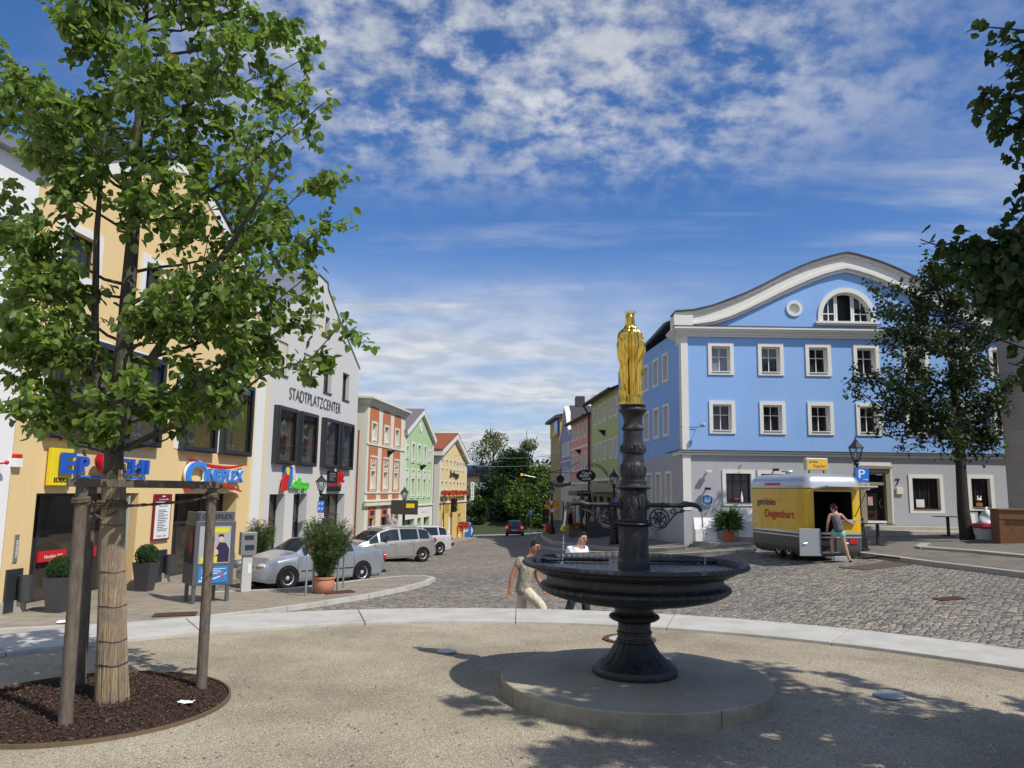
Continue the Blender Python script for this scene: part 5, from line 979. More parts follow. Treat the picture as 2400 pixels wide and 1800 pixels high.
# ================================================================ trees
def leaf_mat(name,c,pale,trans=0.35):
    M=bpy.data.materials.new(name); M.use_nodes=True; M.node_tree.nodes.clear(); b=NB(M.node_tree); MATS[name]=M
    ge=b.add('ShaderNodeNewGeometry'); r=ge.outputs['Random Per Island']
    col=b.ramp(r,[(0.0,tuple(x*0.55 for x in c)),(0.5,c),(0.96,tuple(x*1.4 for x in c)),(0.993,(c[0]*2.4,c[1]*1.6,c[2]*1.1)),(1.0,(0.30,0.22,0.03))])
    col=b.mix(ge.outputs['Backfacing'],col,pale)
    P=b.add('ShaderNodeBsdfPrincipled'); b.l.new(col,P.inputs['Base Color']); P.inputs['Roughness'].default_value=0.48; P.inputs['Specular IOR Level'].default_value=0.28
    t=b.add('ShaderNodeBsdfTranslucent'); tcn=b.mix(1.0,col,(1.1,1.25,0.35),'MULTIPLY'); b.l.new(tcn,t.inputs[0])
    mx=b.add('ShaderNodeMixShader',ins={0:trans,1:P.outputs[0],2:t.outputs[0]}); b.add('ShaderNodeOutputMaterial',ins={0:mx.outputs[0]}); return M
def bark(name,c):
    M,b,P=mat_base(name); co=obco(b); st=b.add('ShaderNodeMapping',ins={'Vector':co}); st.inputs['Scale'].default_value=(1,1,0.25)
    n=b.noise(st.outputs[0],30,6,0.7); cc=b.ramp(n,[(0.3,tuple(x*0.45 for x in c)),(0.6,c),(0.8,tuple(x*1.6 for x in c))]); b.l.new(cc,P.inputs['Base Color']); P.inputs['Roughness'].default_value=0.9; bump(b,P,n,0.8,0.01); return M
LEAF1=leaf_mat('lime_leaf',(0.112,0.180,0.026),(0.24,0.33,0.12),0.42); LEAF2=leaf_mat('maple_leaf',(0.030,0.050,0.014),(0.05,0.075,0.03),0.2); LEAF3=leaf_mat('lime_leaf_shaded',(0.035,0.070,0.018),(0.06,0.10,0.035),0.22)  # LEAF3 is a darker lime leaf, with the crown's shade put into its colour
LEAF4=leaf_mat('far_leaf_dark',(0.030,0.060,0.016),(0.04,0.07,0.02),0.2); LEAF5=leaf_mat('far_leaf_light',(0.12,0.20,0.030),(0.09,0.15,0.03),0.3); LEAF6=leaf_mat('birch_leaf',(0.12,0.14,0.05),(0.13,0.15,0.06),0.3)
LEAF7=leaf_mat('oleander_leaf',(0.085,0.155,0.035),(0.12,0.18,0.06),0.25)
BARK1=bark('lime_bark',(0.10,0.088,0.062)); BARK2=bark('dark_bark',(0.035,0.030,0.025))
def leaves(P,D,size,detail=True,wid=0.5,jit=0.35):
    """P positions, D pointing directions -> folded heart-shaped leaves"""
    n=len(P); P=np.array(P); D=np.array(D); D/=np.linalg.norm(D,axis=1)[:,None]+1e-9
    up=np.array([0,0,1.0])+rng.normal(size=(n,3))*jit*1.6; Sd=np.cross(D,up); Sd/=np.linalg.norm(Sd,axis=1)[:,None]+1e-9; Nn=np.cross(Sd,D)
    s=(size*rng.uniform(0.6,1.25,n))[:,None]
    if detail: prof=[(0,0,0),(0.30,-0.10,0.10),(0.52,0.22,0.16),(0.38,0.66,0.10),(0,1.05,-0.12)]
    else: prof=[(0,0,0),(wid,0.45,0.12),(0,1.0,0)]
    k=len(prof); V=[];
    for x,y,z in prof: V.append(P+s*(Sd*x*wid*2+D*y+Nn*z))
    for x,y,z in prof[1:-1]: V.append(P+s*(-Sd*x*wid*2+D*y+Nn*z))
    m_=2*k-2; A=np.stack(V,1).reshape(-1,3)
    f1=list(range(k)); f2=[0]+[k-1]+[k+j for j in range(k-3,-1,-1)]
    F=[]
    for i in range(n): o=i*m_; F.append(tuple(o+j for j in f1)); F.append(tuple(o+j for j in f2))
    return A,F
def build_leaves(name,A,F,mat,parent):
    me=bpy.data.meshes.new(name); me.from_pydata(A.tolist(),[],F); me.materials.append(mat); me.update()
    o=bpy.data.objects.new(name,me); scene.collection.objects.link(o); o.parent=parent; return o
def limb(a,c,sag=0.12,n=7,wob=0.04):
    a=Vector(a);c=Vector(c); L=(c-a).length; pts=[]
    for i in range(n):
        t=i/(n-1); p=a.lerp(c,t); p.z+= -sag*L*math.sin(PI*t)*(0.7) ; p+=Vector((random.uniform(-1,1),random.uniform(-1,1),random.uniform(-1,1)))*wob*L*math.sin(PI*t); pts.append(p)
    return pts
def tree(name,label,trunk,tr,tips,leafm,barkm,leaf,per,cat='tree',sub=9,twigs=3,spread=0.35,zmin=1.9,droop=0.5,detail=True,cull=None,r0=0.022,tlen=0.22,tip0=0.35,base=None,skipcam=False,wid=0.5):
    base=base or trunk[0]; t=thing(name,label,cat,base); o=Vector(base); loc=lambda p:Vector(p)-o
    tv=[Vector(p) for p in trunk]; hs=[p.z for p in tv]
    b=MB(); b.tube([loc(p) for p in tv],tr,14); b.build('trunk',barkm,t,True)
    def at_h(z): return Vector([float(np.interp(z,hs,[p[i] for p in tv])) for i in range(3)])
    b=MB(); LP=[];LD=[]
    def put(p,d,k,sp):
        for _ in range(k):
            q=p+Vector(rng.normal(size=3))*sp*0.8
            if cull and cull(q): continue
            LP.append(loc(q)[:]); LD.append((d.x*0.5+rng.normal()*0.55,d.y*0.5+rng.normal()*0.55,-droop+rng.normal()*0.4))
    for tip in tips:
        tip=Vector(tip); hz_=max(zmin,min(hs[-1]-0.05,tip.z-(tip-at_h(tip.z)).length*random.uniform(0.35,0.75))); a=at_h(hz_); P=limb(a,tip); L=(tip-a).length; n=len(P)
        rr=[max(0.004,r0*(1-0.85*i/(n-1))*min(1.3,0.5+L*0.35)) for i in range(n)]; b.tube([loc(p) for p in P],rr,6)
        for j in range(sub):
            tt=tip0+(1-tip0)*(j+random.random())/sub; i=min(n-2,int(tt*(n-1))); p=P[i].lerp(P[i+1],tt*(n-1)-i); d=(P[i+1]-P[i]).normalized()
            dd=(d*0.7+Vector(rng.normal(size=3))*0.75+Vector((0,0,0.10))).normalized(); l=spread*L*random.uniform(0.5,1.1)*(1.15-tt*0.6); q=p+dd*l
            if cull and (cull(q) or cull(p)): continue
            b.tube([loc(p),loc(p.lerp(q,.5))+Vector((0,0,0.04*l)),loc(q)],[rr[i]*0.6,rr[i]*0.4,0.003],4)
            for w_ in range(twigs):
                s0=p.lerp(q,random.uniform(0.25,1.0)); e=(dd*0.5+Vector(rng.normal(size=3))*0.7-Vector((0,0,0.1))).normalized(); s1=s0+e*tlen*random.uniform(0.6,1.4)
                
                if cull and (cull(s1) or cull(s0)): continue
                b.tube([loc(s0),loc(s1)],[0.0035,0.002],3)
                for m_ in range(3): put(s0.lerp(s1,0.3+0.35*m_),e,max(1,per//3),leaf*0.75)
        put(tip,(P[-1]-P[-2]).normalized(),per,leaf*0.9)
    b.build('branches',barkm,t,True)
    A,F=leaves(LP,LD,leaf,detail,wid); build_leaves('crown',A,F,leafm,t); print(name,'leaves',len(LP)); return t
random.seed(21)
def cullL(q):   # the crown of the left tree is pruned up to about two metres
    return q.z<2.03+0.42*max(0,q.x+2.65)+0.10*math.sin(q.x*9)
TL=[(-2.28,6.2,5.79),(-2.5,5.8,5.82),(-1.78,6.3,5.38),(-1.51,6.0,4.82),(-1.61,5.4,4.3),(-1.55,5.9,4.1),(-1.5,6.1,3.77),(-1.57,5.3,3.35),(-1.65,6.3,3.42),(-1.23,5.9,2.95),(-1.75,6.2,3.0),(-1.95,5.5,2.70),(-2.2,5.8,2.45),(-2.35,6.2,2.3),(-2.4,5.5,2.2),(-2.87,6.6,2.35),(-2.56,5.1,2.3),(-2.93,5.5,2.0),(-3.57,5.8,2.08),(-3.31,5.2,2.24),(-4.04,6.0,2.65),(-3.54,5.3,2.94),(-4.48,6.3,3.41),(-3.85,5.6,3.48),(-4.4,6.0,3.93),(-3.56,5.3,4.12),(-4.38,6.2,5.12),(-4.82,6.6,5.01),(-3.4,5.4,5.09),(-4.15,6.3,6.04),(-3.1,5.6,5.74),(-2.47,5.0,4.56),(-2.82,6.9,5.46),(-4.1,6.9,2.94),(-2.29,6.9,3.37),(-2.6,5.2,4.9),(-3.9,5.4,4.6),(-2.1,5.5,5.1),(-2.7,6.2,6.4),(-3.6,6.3,6.5),(-2.0,6.6,5.9),(-3.9,6.6,2.3),(-2.4,5.4,3.0),(-2.6,5.3,3.9),(-3.6,5.3,3.3),(-2.3,5.7,4.5),(-3.7,5.6,2.8),(-3.3,5.2,4.4),(-2.0,6.3,3.9),(-3.8,6.4,4.9),(-2.5,6.6,4.2),(-1.95,5.4,3.3),(-3.3,5.3,5.4)]
lt=tree('lime_tree','young lime tree with bright green crown, reed mat and wooden stakes at the left',[(-2.94,5.99,0.0),(-3.01,5.99,0.81),(-3.06,5.99,1.61),(-3.09,5.99,1.94),(-3.07,5.99,2.61),(-3.08,5.99,3.13),(-3.08,5.99,3.62),(-3.09,5.99,4.02),(-3.11,5.99,4.57),(-3.12,5.99,5.13),(-3.13,5.99,5.71),(-3.16,5.99,6.31)],
 [0.085,0.077,0.073,0.070,0.066,0.058,0.05,0.045,0.036,0.028,0.018,0.006],[(-3.08+(x+3.08)*0.95,5.99+(y-5.99)*0.92,z) for x,y,z in TL],LEAF1,BARK1,0.063,15,sub=7,twigs=3,cull=cullL,tip0=0.34,spread=0.30,tlen=0.17,r0=0.016)
o=Vector((-2.94,5.99,0))
b=MB()
for P,r in (([(-3.10,5.97,1.95),(-3.17,5.85,2.2),(-3.22,5.80,2.9),(-3.24,5.75,3.6),(-3.22,5.7,4.4)],[.038,.034,.028,.022,.010]),([(-3.07,5.97,2.05),(-2.88,5.85,2.45),(-2.62,5.80,2.85),(-2.2,5.75,3.5),(-1.85,5.7,4.1)],[.045,.038,.032,.022,.010]),([(-3.1,6.0,2.3),(-3.4,5.9,2.6),(-3.6,5.85,3.2),(-3.75,5.8,3.8)],[.03,.026,.018,.008])): b.tube([Vector(p)-o for p in P],r,8)
b.build('main_limb',BARK1,lt,True)
M,rb,P_=mat_base('reed'); co=obco(rb); sp=rb.add('ShaderNodeSeparateXYZ',ins={0:co}); ang=rb.math('ARCTAN2',sp.outputs[0],sp.outputs[1]); cmb=rb.add('ShaderNodeCombineXYZ',ins={0:rb.math('MULTIPLY',ang,7.0),1:rb.math('MULTIPLY',sp.outputs[2],0.5),2:0.0}).outputs[0]
n1_=rb.noise(cmb,3.2,3,0.6); n2_=rb.noise(co,5,5,0.7); c_=rb.ramp(n1_,[(0.30,(0.12,0.085,0.05)),(0.45,(0.27,0.20,0.115)),(0.6,(0.40,0.31,0.18)),(0.75,(0.50,0.41,0.26))]); c_=rb.mix(rb.ramp(n2_,[(0.42,0.0),(0.62,0.7)]),c_,(0.17,0.135,0.13)); rb.l.new(c_,P_.inputs['Base Color']); P_.inputs['Roughness'].default_value=0.75
random.seed(3); b=MB(); NR=58
for k in range(NR):
    a=2*PI*k/NR; j=[random.uniform(-1,1)*0.05 for _ in range(4)]; top=1.74+random.uniform(-0.03,0.03); sp_=1.0
    pts=[]
    for z,r,ax in ((0.02+random.random()*0.02,0.113,0.0),(0.35,0.101,-0.03),(0.81,0.090,-0.065),(1.2,0.083,-0.10),(1.55,0.079,-0.118),(top,0.078,-0.135)):
        q=a+j[min(3,int(z*2))]*(1.4 if z<0.4 else 0.5); rr=r+random.uniform(-0.002,0.003); pts.append((ax+rr*math.cos(q),rr*math.sin(q),z))
    b.tube(pts,0.0064,5)
b.build('reed_mat',M,lt,True)
b=MB()
for z,r,ax in ((0.33,0.110,-0.03),(0.5,0.106,-0.042),(0.75,0.100,-0.06),(1.0,0.095,-0.083),(1.35,0.089,-0.108),(1.52,0.088,-0.115)): b.tube([(ax+r*math.cos(2*PI*i/20),r*math.sin(2*PI*i/20),z+0.006*math.sin(i)) for i in range(21)],0.0028 if z>0.4 else 0.006,4)
b.build('wire',plain('dark_wire',(0.03,0.025,0.03),0.5),lt)
# stakes
WOOD=bark('grey_wood',(0.155,0.125,0.095))
t=thing('tree_stakes','triangle of grey wooden stakes with top rails around the left tree','tree stakes',(-2.95,6.1,0)); o=Vector((-2.95,6.1,0))
S_=[((-2.98,5.45,-0.05),(-3.01,5.45,1.70),0.043),((-2.48,6.5,-0.05),(-2.5,6.5,1.69),0.041),((-3.42,6.42,-0.05),(-3.47,6.42,1.69),0.045)]
for a,c,r in S_: b=MB(); b.tube([Vector(a)-o,(Vector(a)+Vector(c))/2-o,Vector(c)-o],[r*1.05,r,r*0.95],14); b.build('post',WOOD,t,True)
def rail(a,c,ext=0.08,w=0.030,h=0.055):
    a=Vector(a);c=Vector(c); d=(c-a).normalized(); a=a-d*ext; c=c+d*ext; n=Vector((-d.y,d.x,0))*w/2; b=MB()
    b.add([p-o for p in (a-n,c-n,c+n,a+n,a-n+Vector((0,0,h)),c-n+Vector((0,0,h)),c+n+Vector((0,0,h)),a+n+Vector((0,0,h)))],[(0,3,2,1),(4,5,6,7),(0,1,5,4),(1,2,6,5),(2,3,7,6),(3,0,4,7)]); return b.build('rail',WOOD,t,bev=0.004)
rail((-3.01,5.40,1.635),(-2.46,6.46,1.635)); rail((-3.06,5.46,1.64),(-3.52,6.42,1.62),0.05); rail((-3.47,6.49,1.63),(-2.50,6.56,1.63),0.05)
ROPE=bark('rope',(0.16,0.12,0.075))
def rope(P,r=0.010,name='rope'):
    b=MB(); pts=[Vector(p)-o for p in P]; D=[]
    for i in range(len(pts)-1):
        for k in range(6): D.append(pts[i].lerp(pts[i+1],k/6))
    D.append(pts[-1]); 
    for s in (0,PI): b.tube([p+Vector((math.cos(i*1.3+s)*0.006,math.sin(i*1.3+s)*0.006,math.sin(i*1.3+s)*0.006)) for i,p in enumerate(D)],r*0.8,5)
    b.build(name,ROPE,t,True)
TC=Vector((-3.065,5.99,1.5))
def wrap(c,r,z,turns,k=14): return [(c[0]+r*math.cos(2*PI*i/k),c[1]+r*math.sin(2*PI*i/k),z+0.018*i/k) for i in range(int(turns*k)+1)]
rope(wrap(TC,0.098,1.475,3.0)); rope(wrap((-3.01,5.45),0.050,1.52,2.5)); rope(wrap((-2.5,6.5),0.048,1.55,2.5)); rope(wrap((-3.47,6.42),0.052,1.52,2))
rope([(-2.97,5.95,1.49),(-2.80,6.12,1.505),(-2.62,6.33,1.53),(-2.50,6.46,1.57)]); rope([(-2.98,5.90,1.45),(-3.0,5.74,1.40),(-3.03,5.58,1.46),(-3.01,5.46,1.53)]); rope([(-3.15,6.0,1.48),(-3.3,6.2,1.45),(-3.45,6.4,1.53)])
# near tree at the right, mostly outside the frame: its branches hang into view and shade the plaza
random.seed(5)
RT=[(3.45,5.4,5.2),(3.61,5.4,4.96),(3.40,5.4,4.58),(3.5,5.2,4.28),(3.62,5.4,4.14),(3.62,5.3,3.9),(3.02,5.5,3.54),(3.08,5.3,3.38),(3.5,5.6,3.55),(3.29,5.6,3.25),(3.3,5.1,3.23),(3.59,5.3,3.49),(3.31,5.3,2.98),(3.40,5.6,2.89),(3.48,5.2,2.84),(3.54,5.4,2.6),(3.62,5.3,2.5),(3.2,5.4,3.45),(3.4,5.4,3.35),(3.45,5.45,3.15)]
for k in range(72):
    a=random.uniform(0,2*PI); z=random.uniform(3.0,6.6); r=2.35*math.sqrt(max(0.05,1-((z-4.6)/2.5)**2))*random.uniform(0.55,1.0); RT.append((5.15+r*math.cos(a),3.35+r*math.sin(a)*0.95,z))
def cullR(q):   # keep the crown to the shape of its hanging boughs
    if q.y<0.8: return False
    k=q.x/q.y; z=q.z
    lim=float(np.interp(z,[2.2,2.7,2.95,3.15,3.35,3.62,3.75,4.0,4.15,4.35,4.5,4.62,4.72,4.9,5.1,5.3],[0.70,0.66,0.64,0.61,0.575,0.555,0.68,0.70,0.665,0.635,0.63,0.635,0.71,0.67,0.635,0.65]))
    return k<lim
RT=[q for q in RT if not (q[1]>0.5 and q[0]/q[1]<0.74 and q not in RT[:20])]
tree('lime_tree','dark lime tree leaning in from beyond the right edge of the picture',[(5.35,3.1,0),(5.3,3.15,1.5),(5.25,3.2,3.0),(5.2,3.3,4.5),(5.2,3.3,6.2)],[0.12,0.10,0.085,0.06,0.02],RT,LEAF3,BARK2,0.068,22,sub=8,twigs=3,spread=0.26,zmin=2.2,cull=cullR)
# maple in front of the blue house
random.seed(9)
MT=[(14.0,25.0,9.37),(13.67,26.4,8.86),(13.6,27.8,9.0),(12.7,25.7,8.05),(12.25,27.1,6.1),(12.5,25.0,5.86),(12.1,26.4,5.2),(13.37,27.8,4.85),(13.1,25.7,4.9),(14.4,27.1,4.1),(14.4,25.0,3.7),(16.6,26.4,3.7),(17.4,27.6,4.1),(16.28,25.7,5.01),(16.78,27.1,6.26),(16.27,25.0,7.07),(16.6,26.4,8.3),(16.4,27.8,9.0),(15.13,25.7,9.4),(14.26,27.1,7.47),(14.14,25.0,7.04),(15.98,26.4,7.35),(14.85,27.8,6.03),(15.15,25.7,5.43),(16.65,27.1,4.42),(14.13,25.0,4.61),(15.61,26.4,8.57),(15.15,27.8,8.6),(13.3,26.2,6.6),(13.6,26.8,5.6),(15.2,24.8,6.2),(14.9,26.4,9.6),(16.9,26,5.5),(13.2,26.3,7.4)]
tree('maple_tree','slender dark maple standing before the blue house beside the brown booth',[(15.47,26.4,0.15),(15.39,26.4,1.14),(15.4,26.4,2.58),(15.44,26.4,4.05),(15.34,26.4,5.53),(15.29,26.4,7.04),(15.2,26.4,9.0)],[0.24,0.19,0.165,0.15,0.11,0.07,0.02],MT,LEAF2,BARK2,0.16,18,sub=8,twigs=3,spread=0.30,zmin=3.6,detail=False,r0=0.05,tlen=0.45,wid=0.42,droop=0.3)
# far trees
def ftree(name,label,x,y,z,h,r,n,mat,leaf=0.5,crown0=0.25,shape=1.0,gr=None,seed=1,droop=0.3,trunkr=0.25,lobes=16,cat='tree'):
    random.seed(seed); t=thing(name,label,cat,(x,y,z),0,gr); b=MB(); b.tube([(0,0,-1),(0.1,0,h*0.4),(0,0.1,h*0.85)],[trunkr,trunkr*0.7,0.05],8)
    for k in range(7): a=k*2.4; zz=h*(crown0+0.08*k); b.tube([(0,0,zz*0.8),(r*0.6*math.cos(a),r*0.6*math.sin(a),zz+h*0.12)],[trunkr*0.35,0.04],5)
    b.build('trunk',BARK2,t,True)
    C=[]
    for k in range(lobes):
        q=random.random(); zz=h*(crown0+(1-crown0)*q*0.92); rr=r*(math.sin(PI*min(0.97,0.12+q*0.88)**shape))*random.uniform(0.45,0.85); a=random.uniform(0,2*PI); C.append((rr*math.cos(a),rr*math.sin(a),zz,r*random.uniform(0.26,0.46)))
    P=[];D=[]
    for i in range(n):
        c=C[i%lobes]; d=rng.normal(size=3); d/=np.linalg.norm(d); q=random.random()**0.35*c[3]; P.append((c[0]+d[0]*q,c[1]+d[1]*q,c[2]+d[2]*q*0.9)); D.append((d[0],d[1],d[2]*0.3-droop))
    A,F=leaves(P,D,leaf,False,0.45); build_leaves('crown',A,F,mat,t); return t
ftree('broadleaf_tree','big dark broadleaf tree in the middle of the far street end',0.4,104,-2.6,9.4,4.7,15000,LEAF4,0.36,0.10,seed=2,lobes=34)
ftree('birch_tree','tall thin-leaved birch rising behind the big dark tree',-2.6,112,-2,12.6,3.4,2600,LEAF6,0.30,0.42,seed=3,droop=1.0,lobes=18)
ftree('birch_tree','second smaller birch to the right behind the big dark tree',2.6,113,-2,11.4,2.4,1500,LEAF6,0.30,0.5,seed=4,droop=1.0,lobes=10)
ftree('bushy_tree','bright green bushy tree left of the ochre building',3.9,93,-2.4,7.0,4.2,10000,LEAF5,0.30,0.13,seed=5,lobes=28)
ftree('broadleaf_tree','dark tree between the hotel and the peach apartment house',-5.35,84,-3,6.6,1.0,1100,LEAF4,0.30,0.1,seed=6)
ftree('shrub','small palm-like shrub under the apartment balconies',-4.9,96,-2.3,4.6,1.3,500,LEAF5,0.32,0.3,seed=7,cat='shrub',trunkr=0.1,lobes=6)
for i,(x,y,h,r) in enumerate(((1.6,98,3.6,2.6),(-1.8,97,3.9,3.0),(5.2,97,3.2,2.2),(-3.6,94,2.4,1.5))): ftree('shrub',('dark shrub right of centre on the bank','broad dark shrub on the bank below the big tree','shrub at the foot of the bright green tree','low shrub at the left end of the grass bank')[i],x,y,-2.4+(0.6 if i<2 else 0.3),h,r,3800,LEAF4,0.26,0.02,seed=20+i,cat='shrub',trunkr=0.08,lobes=10)
random.seed(44); P=[];D=[]
t=thing('hill_wood','dark mixed wood covering the hill right of the street end','wood',(20,180,8)); t['kind']='stuff'; k=0
C=[(random.uniform(-18,22),random.uniform(-25,25)) for _ in range(60)]
for i in range(7000):
    c=C[i%60]; wx,wy=20+c[0],180+c[1]; zb=hz(wx,wy)-8; hh=7+3*math.sin(c[0]*1.7)+0.12*max(0,c[0]); q=random.random(); rr=3.2*math.sqrt(1-q*0.9); a=random.uniform(0,2*PI); P.append((c[0]+rr*math.cos(a),c[1]+rr*math.sin(a),zb+hh*q)); D.append((math.cos(a),math.sin(a),-0.2))
A,F=leaves(P,D,0.9,False,0.45); me=build_leaves('foliage',A,F,LEAF4,t)
random.seed(45); P=[];D=[]
t=thing('distant_wood','line of distant trees on the left hill behind the hotel','wood',(-25,250,8)); t['kind']='stuff'
C=[(random.uniform(-45,28),random.uniform(-10,10)) for _ in range(50)]
for i in range(4500):
    c=C[i%50]; zb=hz(-25+c[0],250+c[1])-8; q=random.random(); rr=3.4*(1-q)+0.4; a=random.uniform(0,2*PI); P.append((c[0]+rr*math.cos(a),c[1]+rr*math.sin(a),zb+(7+3*math.sin(c[0]))*q)); D.append((math.cos(a),math.sin(a),-0.2))
A,F=leaves(P,D,1.1,False,0.45); build_leaves('foliage',A,F,LEAF4,t)
for i,(x,y,h) in enumerate(((-17.5,230,15),(-15.5,232,12.5))): ftree('fir_tree',('taller','shorter')[i]+' dark fir on the distant left hill',x,y,1.0,h,1.6,700,LEAF4,0.7,0.05,shape=0.5,seed=60+i,lobes=14)
# ================================================================ street lamps
LGL=glass_t('lantern_glass',(0.82,0.86,0.86),0.05)
def lamp(x,y,z,label,slim=1.0,rz=0.2):
    t=thing('street_lamp',label,'street lamp',(x,y,z),rz,'old style lantern posts'); k=slim
    b=MB(); b.lathe([(0.26*k,0),(0.26*k,0.05),(0.22*k,0.08),(0.20*k,0.30),(0.16*k,0.55),(0.13*k,0.75),(0.15*k,0.78),(0.15*k,0.84),(0.11*k,0.9),(0.13*k,0.98),(0.085*k,1.04),(0.075*k,1.7),(0.065*k,2.45),(0.09*k,2.48),(0.05*k,2.53),(0.04*k,2.62),(0.09*k,2.68),(0.06*k,2.74),(0.11,2.80)],20,rf=lambda t,i,z:1+(0.05*math.cos(8*t) if z<0.7 or 1.0<z<2.4 else 0)); b.build('post',IRON,t,True)
    b=MB()
    for i in range(6):
        a=2*PI*i/6; ca,sa=math.cos(a),math.sin(a); b.tube([(0.11*ca,0.11*sa,2.80),(0.225*ca,0.225*sa,3.18)],0.011,5)
        a2=2*PI*(i+1)/6; b.tube([(0.11*ca,0.11*sa,2.80),(0.11*math.cos(a2),0.11*math.sin(a2),2.80)],0.010,4); b.tube([(0.225*ca,0.225*sa,3.18),(0.225*math.cos(a2),0.225*math.sin(a2),3.18)],0.012,4)
    b.build('lantern_frame',IRON,t)
    b=MB(); b.lathe([(0.105,2.80),(0.22,3.18)],6,cap=False); b.build('lantern_glass',LGL,t)
    b=MB(); b.lathe([(0.262,3.17),(0.255,3.20),(0.12,3.33),(0.11,3.36),(0.075,3.38),(0.07,3.42),(0.03,3.45),(0.022,3.48),(0.035,3.51),(0.012,3.54),(0.003,3.60)],6); b.build('lantern_roof',plain('lamp_roof',(0.05,0.052,0.056),0.4,0.5,0.2),t)
    b=MB(); b.lathe([(0.02,2.8),(0.03,2.9),(0.035,2.98),(0.01,3.05)],8); b.build('bulb',WHITEP,t,True); return t
lamp(10.92,24.36,G(10.92,24.36)+0.11,'lantern post beside the yellow trailer carrying a blue parking sign')
lamp(4.87,36.5,G(4.87,36.5)+0.2,'lantern post half hidden behind the fountain column by the terrace')
lamp(2.99,56,G(2.99,56)+0.22,'farther lantern post at the right kerb carrying triangular and round signs')
lamp(-8.31,34,G(-8.31,34)+0.05,'lantern post before the grey gabled house behind the big oleander')
lamp(-6.35,46.5,G(-6.35,46.5)-0.1,'lantern post with a brown board before the terracotta panelled house')
lamp(-5.3,62,G(-5.3,62)+0.1,'slim lantern post in front of the yellow hotel',0.5)
SB=plain('sign_blue',(0.02,0.16,0.62),0.4); SGR=plain('sign_grey',(0.42,0.42,0.40),0.5)
def panel(x,y,z,w,h,m,label,name='road_sign',rz=0.0,txt=None,tm=None,cat='sign',group=None):
    t=thing(name,label,cat,(x,y,z),rz,group); b=MB(); b.box(-w/2,w/2,-0.015,0.015,0,h); b.build('panel',m,t,bev=0.004)
    if txt:
        b=MB()
        for (s,x0,x1,z0,z1) in txt: text(b,s,x0,x1,z0,z1,-0.016,th=0.004,offset=0.006)
        b.build('print',tm or WHITEP,t)
    return t
zz_=G(10.92,24.36)+0.11
t=panel(10.98,24.15,2.08,0.42,0.42,SB,'square blue parking sign with white letter P on the right lantern post',txt=[('P',-0.11,0.09,0.11,0.37)]); b=MB(); b.box(0.02,0.14,-0.02,-0.016,0.055,0.07); b.prism([(0.13,0.03),(0.17,0.0625),(0.13,0.095)],-0.02,-0.016); b.build('arrow',WHITEP,t)
panel(10.99,24.16,1.82,0.42,0.22,SGR,'small grey plate under the blue parking sign',txt=[('Nur mit',-0.15,0.15,0.13,0.18),('Parkschein',-0.17,0.17,0.05,0.10)],tm=BLACK)
t=panel(-8.22,33.75,0.60,0.28,0.50,SB,'tall blue parking sign on the lantern post before the grey house',txt=[('P',-0.10,-0.02,0.29,0.43),('P',0.03,0.11,0.29,0.43),('P',-0.10,-0.02,0.07,0.21),('P',0.03,0.11,0.07,0.21)])
panel(-8.22,33.76,0.35,0.28,0.23,WHITEP,'white plate with black print under the tall blue sign',txt=[('frei',-0.09,0.09,0.13,0.19),('2 Std.',-0.10,0.10,0.04,0.09)],tm=BLACK)
panel(-8.24,33.77,0.12,0.16,0.2,WHITEP,'lowest small white plate on the lantern post by the oleander',txt=[('P',-0.04,0.04,0.04,0.16)],tm=SB)
t=panel(-6.30,46.3,0.15,1.6,0.85,plain('board_brown',(0.05,0.04,0.035),0.6),'dark brown notice board with yellow patch on the lantern post',name='notice_board'); b=MB(); b.box(0.1,0.6,-0.02,-0.015,0.4,0.65); b.build('yellow_patch',YEL,t)
t=thing('yield_sign','white and red give way triangle on the far right lantern post','sign',(2.93,55.7,0.55)); b=MB(); b.prism([(0,0),(0.28,0.48),(-0.28,0.48)],-0.02,0.02); b.build('red_rim',RED,t); b=MB(); b.prism([(0,0.11),(0.18,0.42),(-0.18,0.42)],-0.026,-0.02); b.build('white_field',WHITEP,t)
def rnd(x,y,z,r,label,kind='no',rz=0):
    t=thing('round_sign',label,'sign',(x,y,z),rz); b=MB(); b.lathe([(0.001,-0.015),(r,-0.015),(r,0.015),(0.001,0.015)],28); b.v=[(v[0],v[2],v[1]) for v in b.v]; b.build('red_disc',RED,t)
    b=MB(); b.lathe([(0.001,-0.02),(r*0.78,-0.02),(r*0.78,-0.016),(0.001,-0.016)],28); b.v=[(v[0],v[2],v[1]) for v in b.v]; b.build('inner_disc',SB if kind=='no' else WHITEP,t)
    if kind=='no': b=MB(); b.add([(-r*.6,-0.024,r*.5),(-r*.5,-0.024,r*.6),(r*.6,-0.024,-r*.5),(r*.5,-0.024,-r*.6)],[(0,1,2,3)]); b.build('red_bar',RED,t)
rnd(3.05,55.75,0.28,0.18,'round red rimmed sign under the give way triangle','x'); rnd(4.95,36.2,1.28,0.14,'round no stopping sign low on the post behind the fountain column')
panel(3.75,70,-0.2,1.15,0.95,plain('sign_yellow',(0.75,0.42,0.01),0.5),'big yellow direction board with a white field at the far kerb',txt=None)
t=panel(3.85,69.9,-0.05,0.6,0.25,WHITEP,'white field sign fixed on the yellow direction board'); b=MB(); lines(b,-0.25,0.25,0.03,0.22,3,-0.017,0,0.4,0.2); b.build('print',BLACK,t)
rnd(3.45,69.8,0.6,0.16,'round no stopping sign before the yellow board')
b=MB(); b.tube([(0,0,-2.2),(0,0,1.2)],0.05); t=thing('sign_post','grey post under the yellow direction board','post',(3.5,70,-0.2)); b.build('pole',STEEL,t)
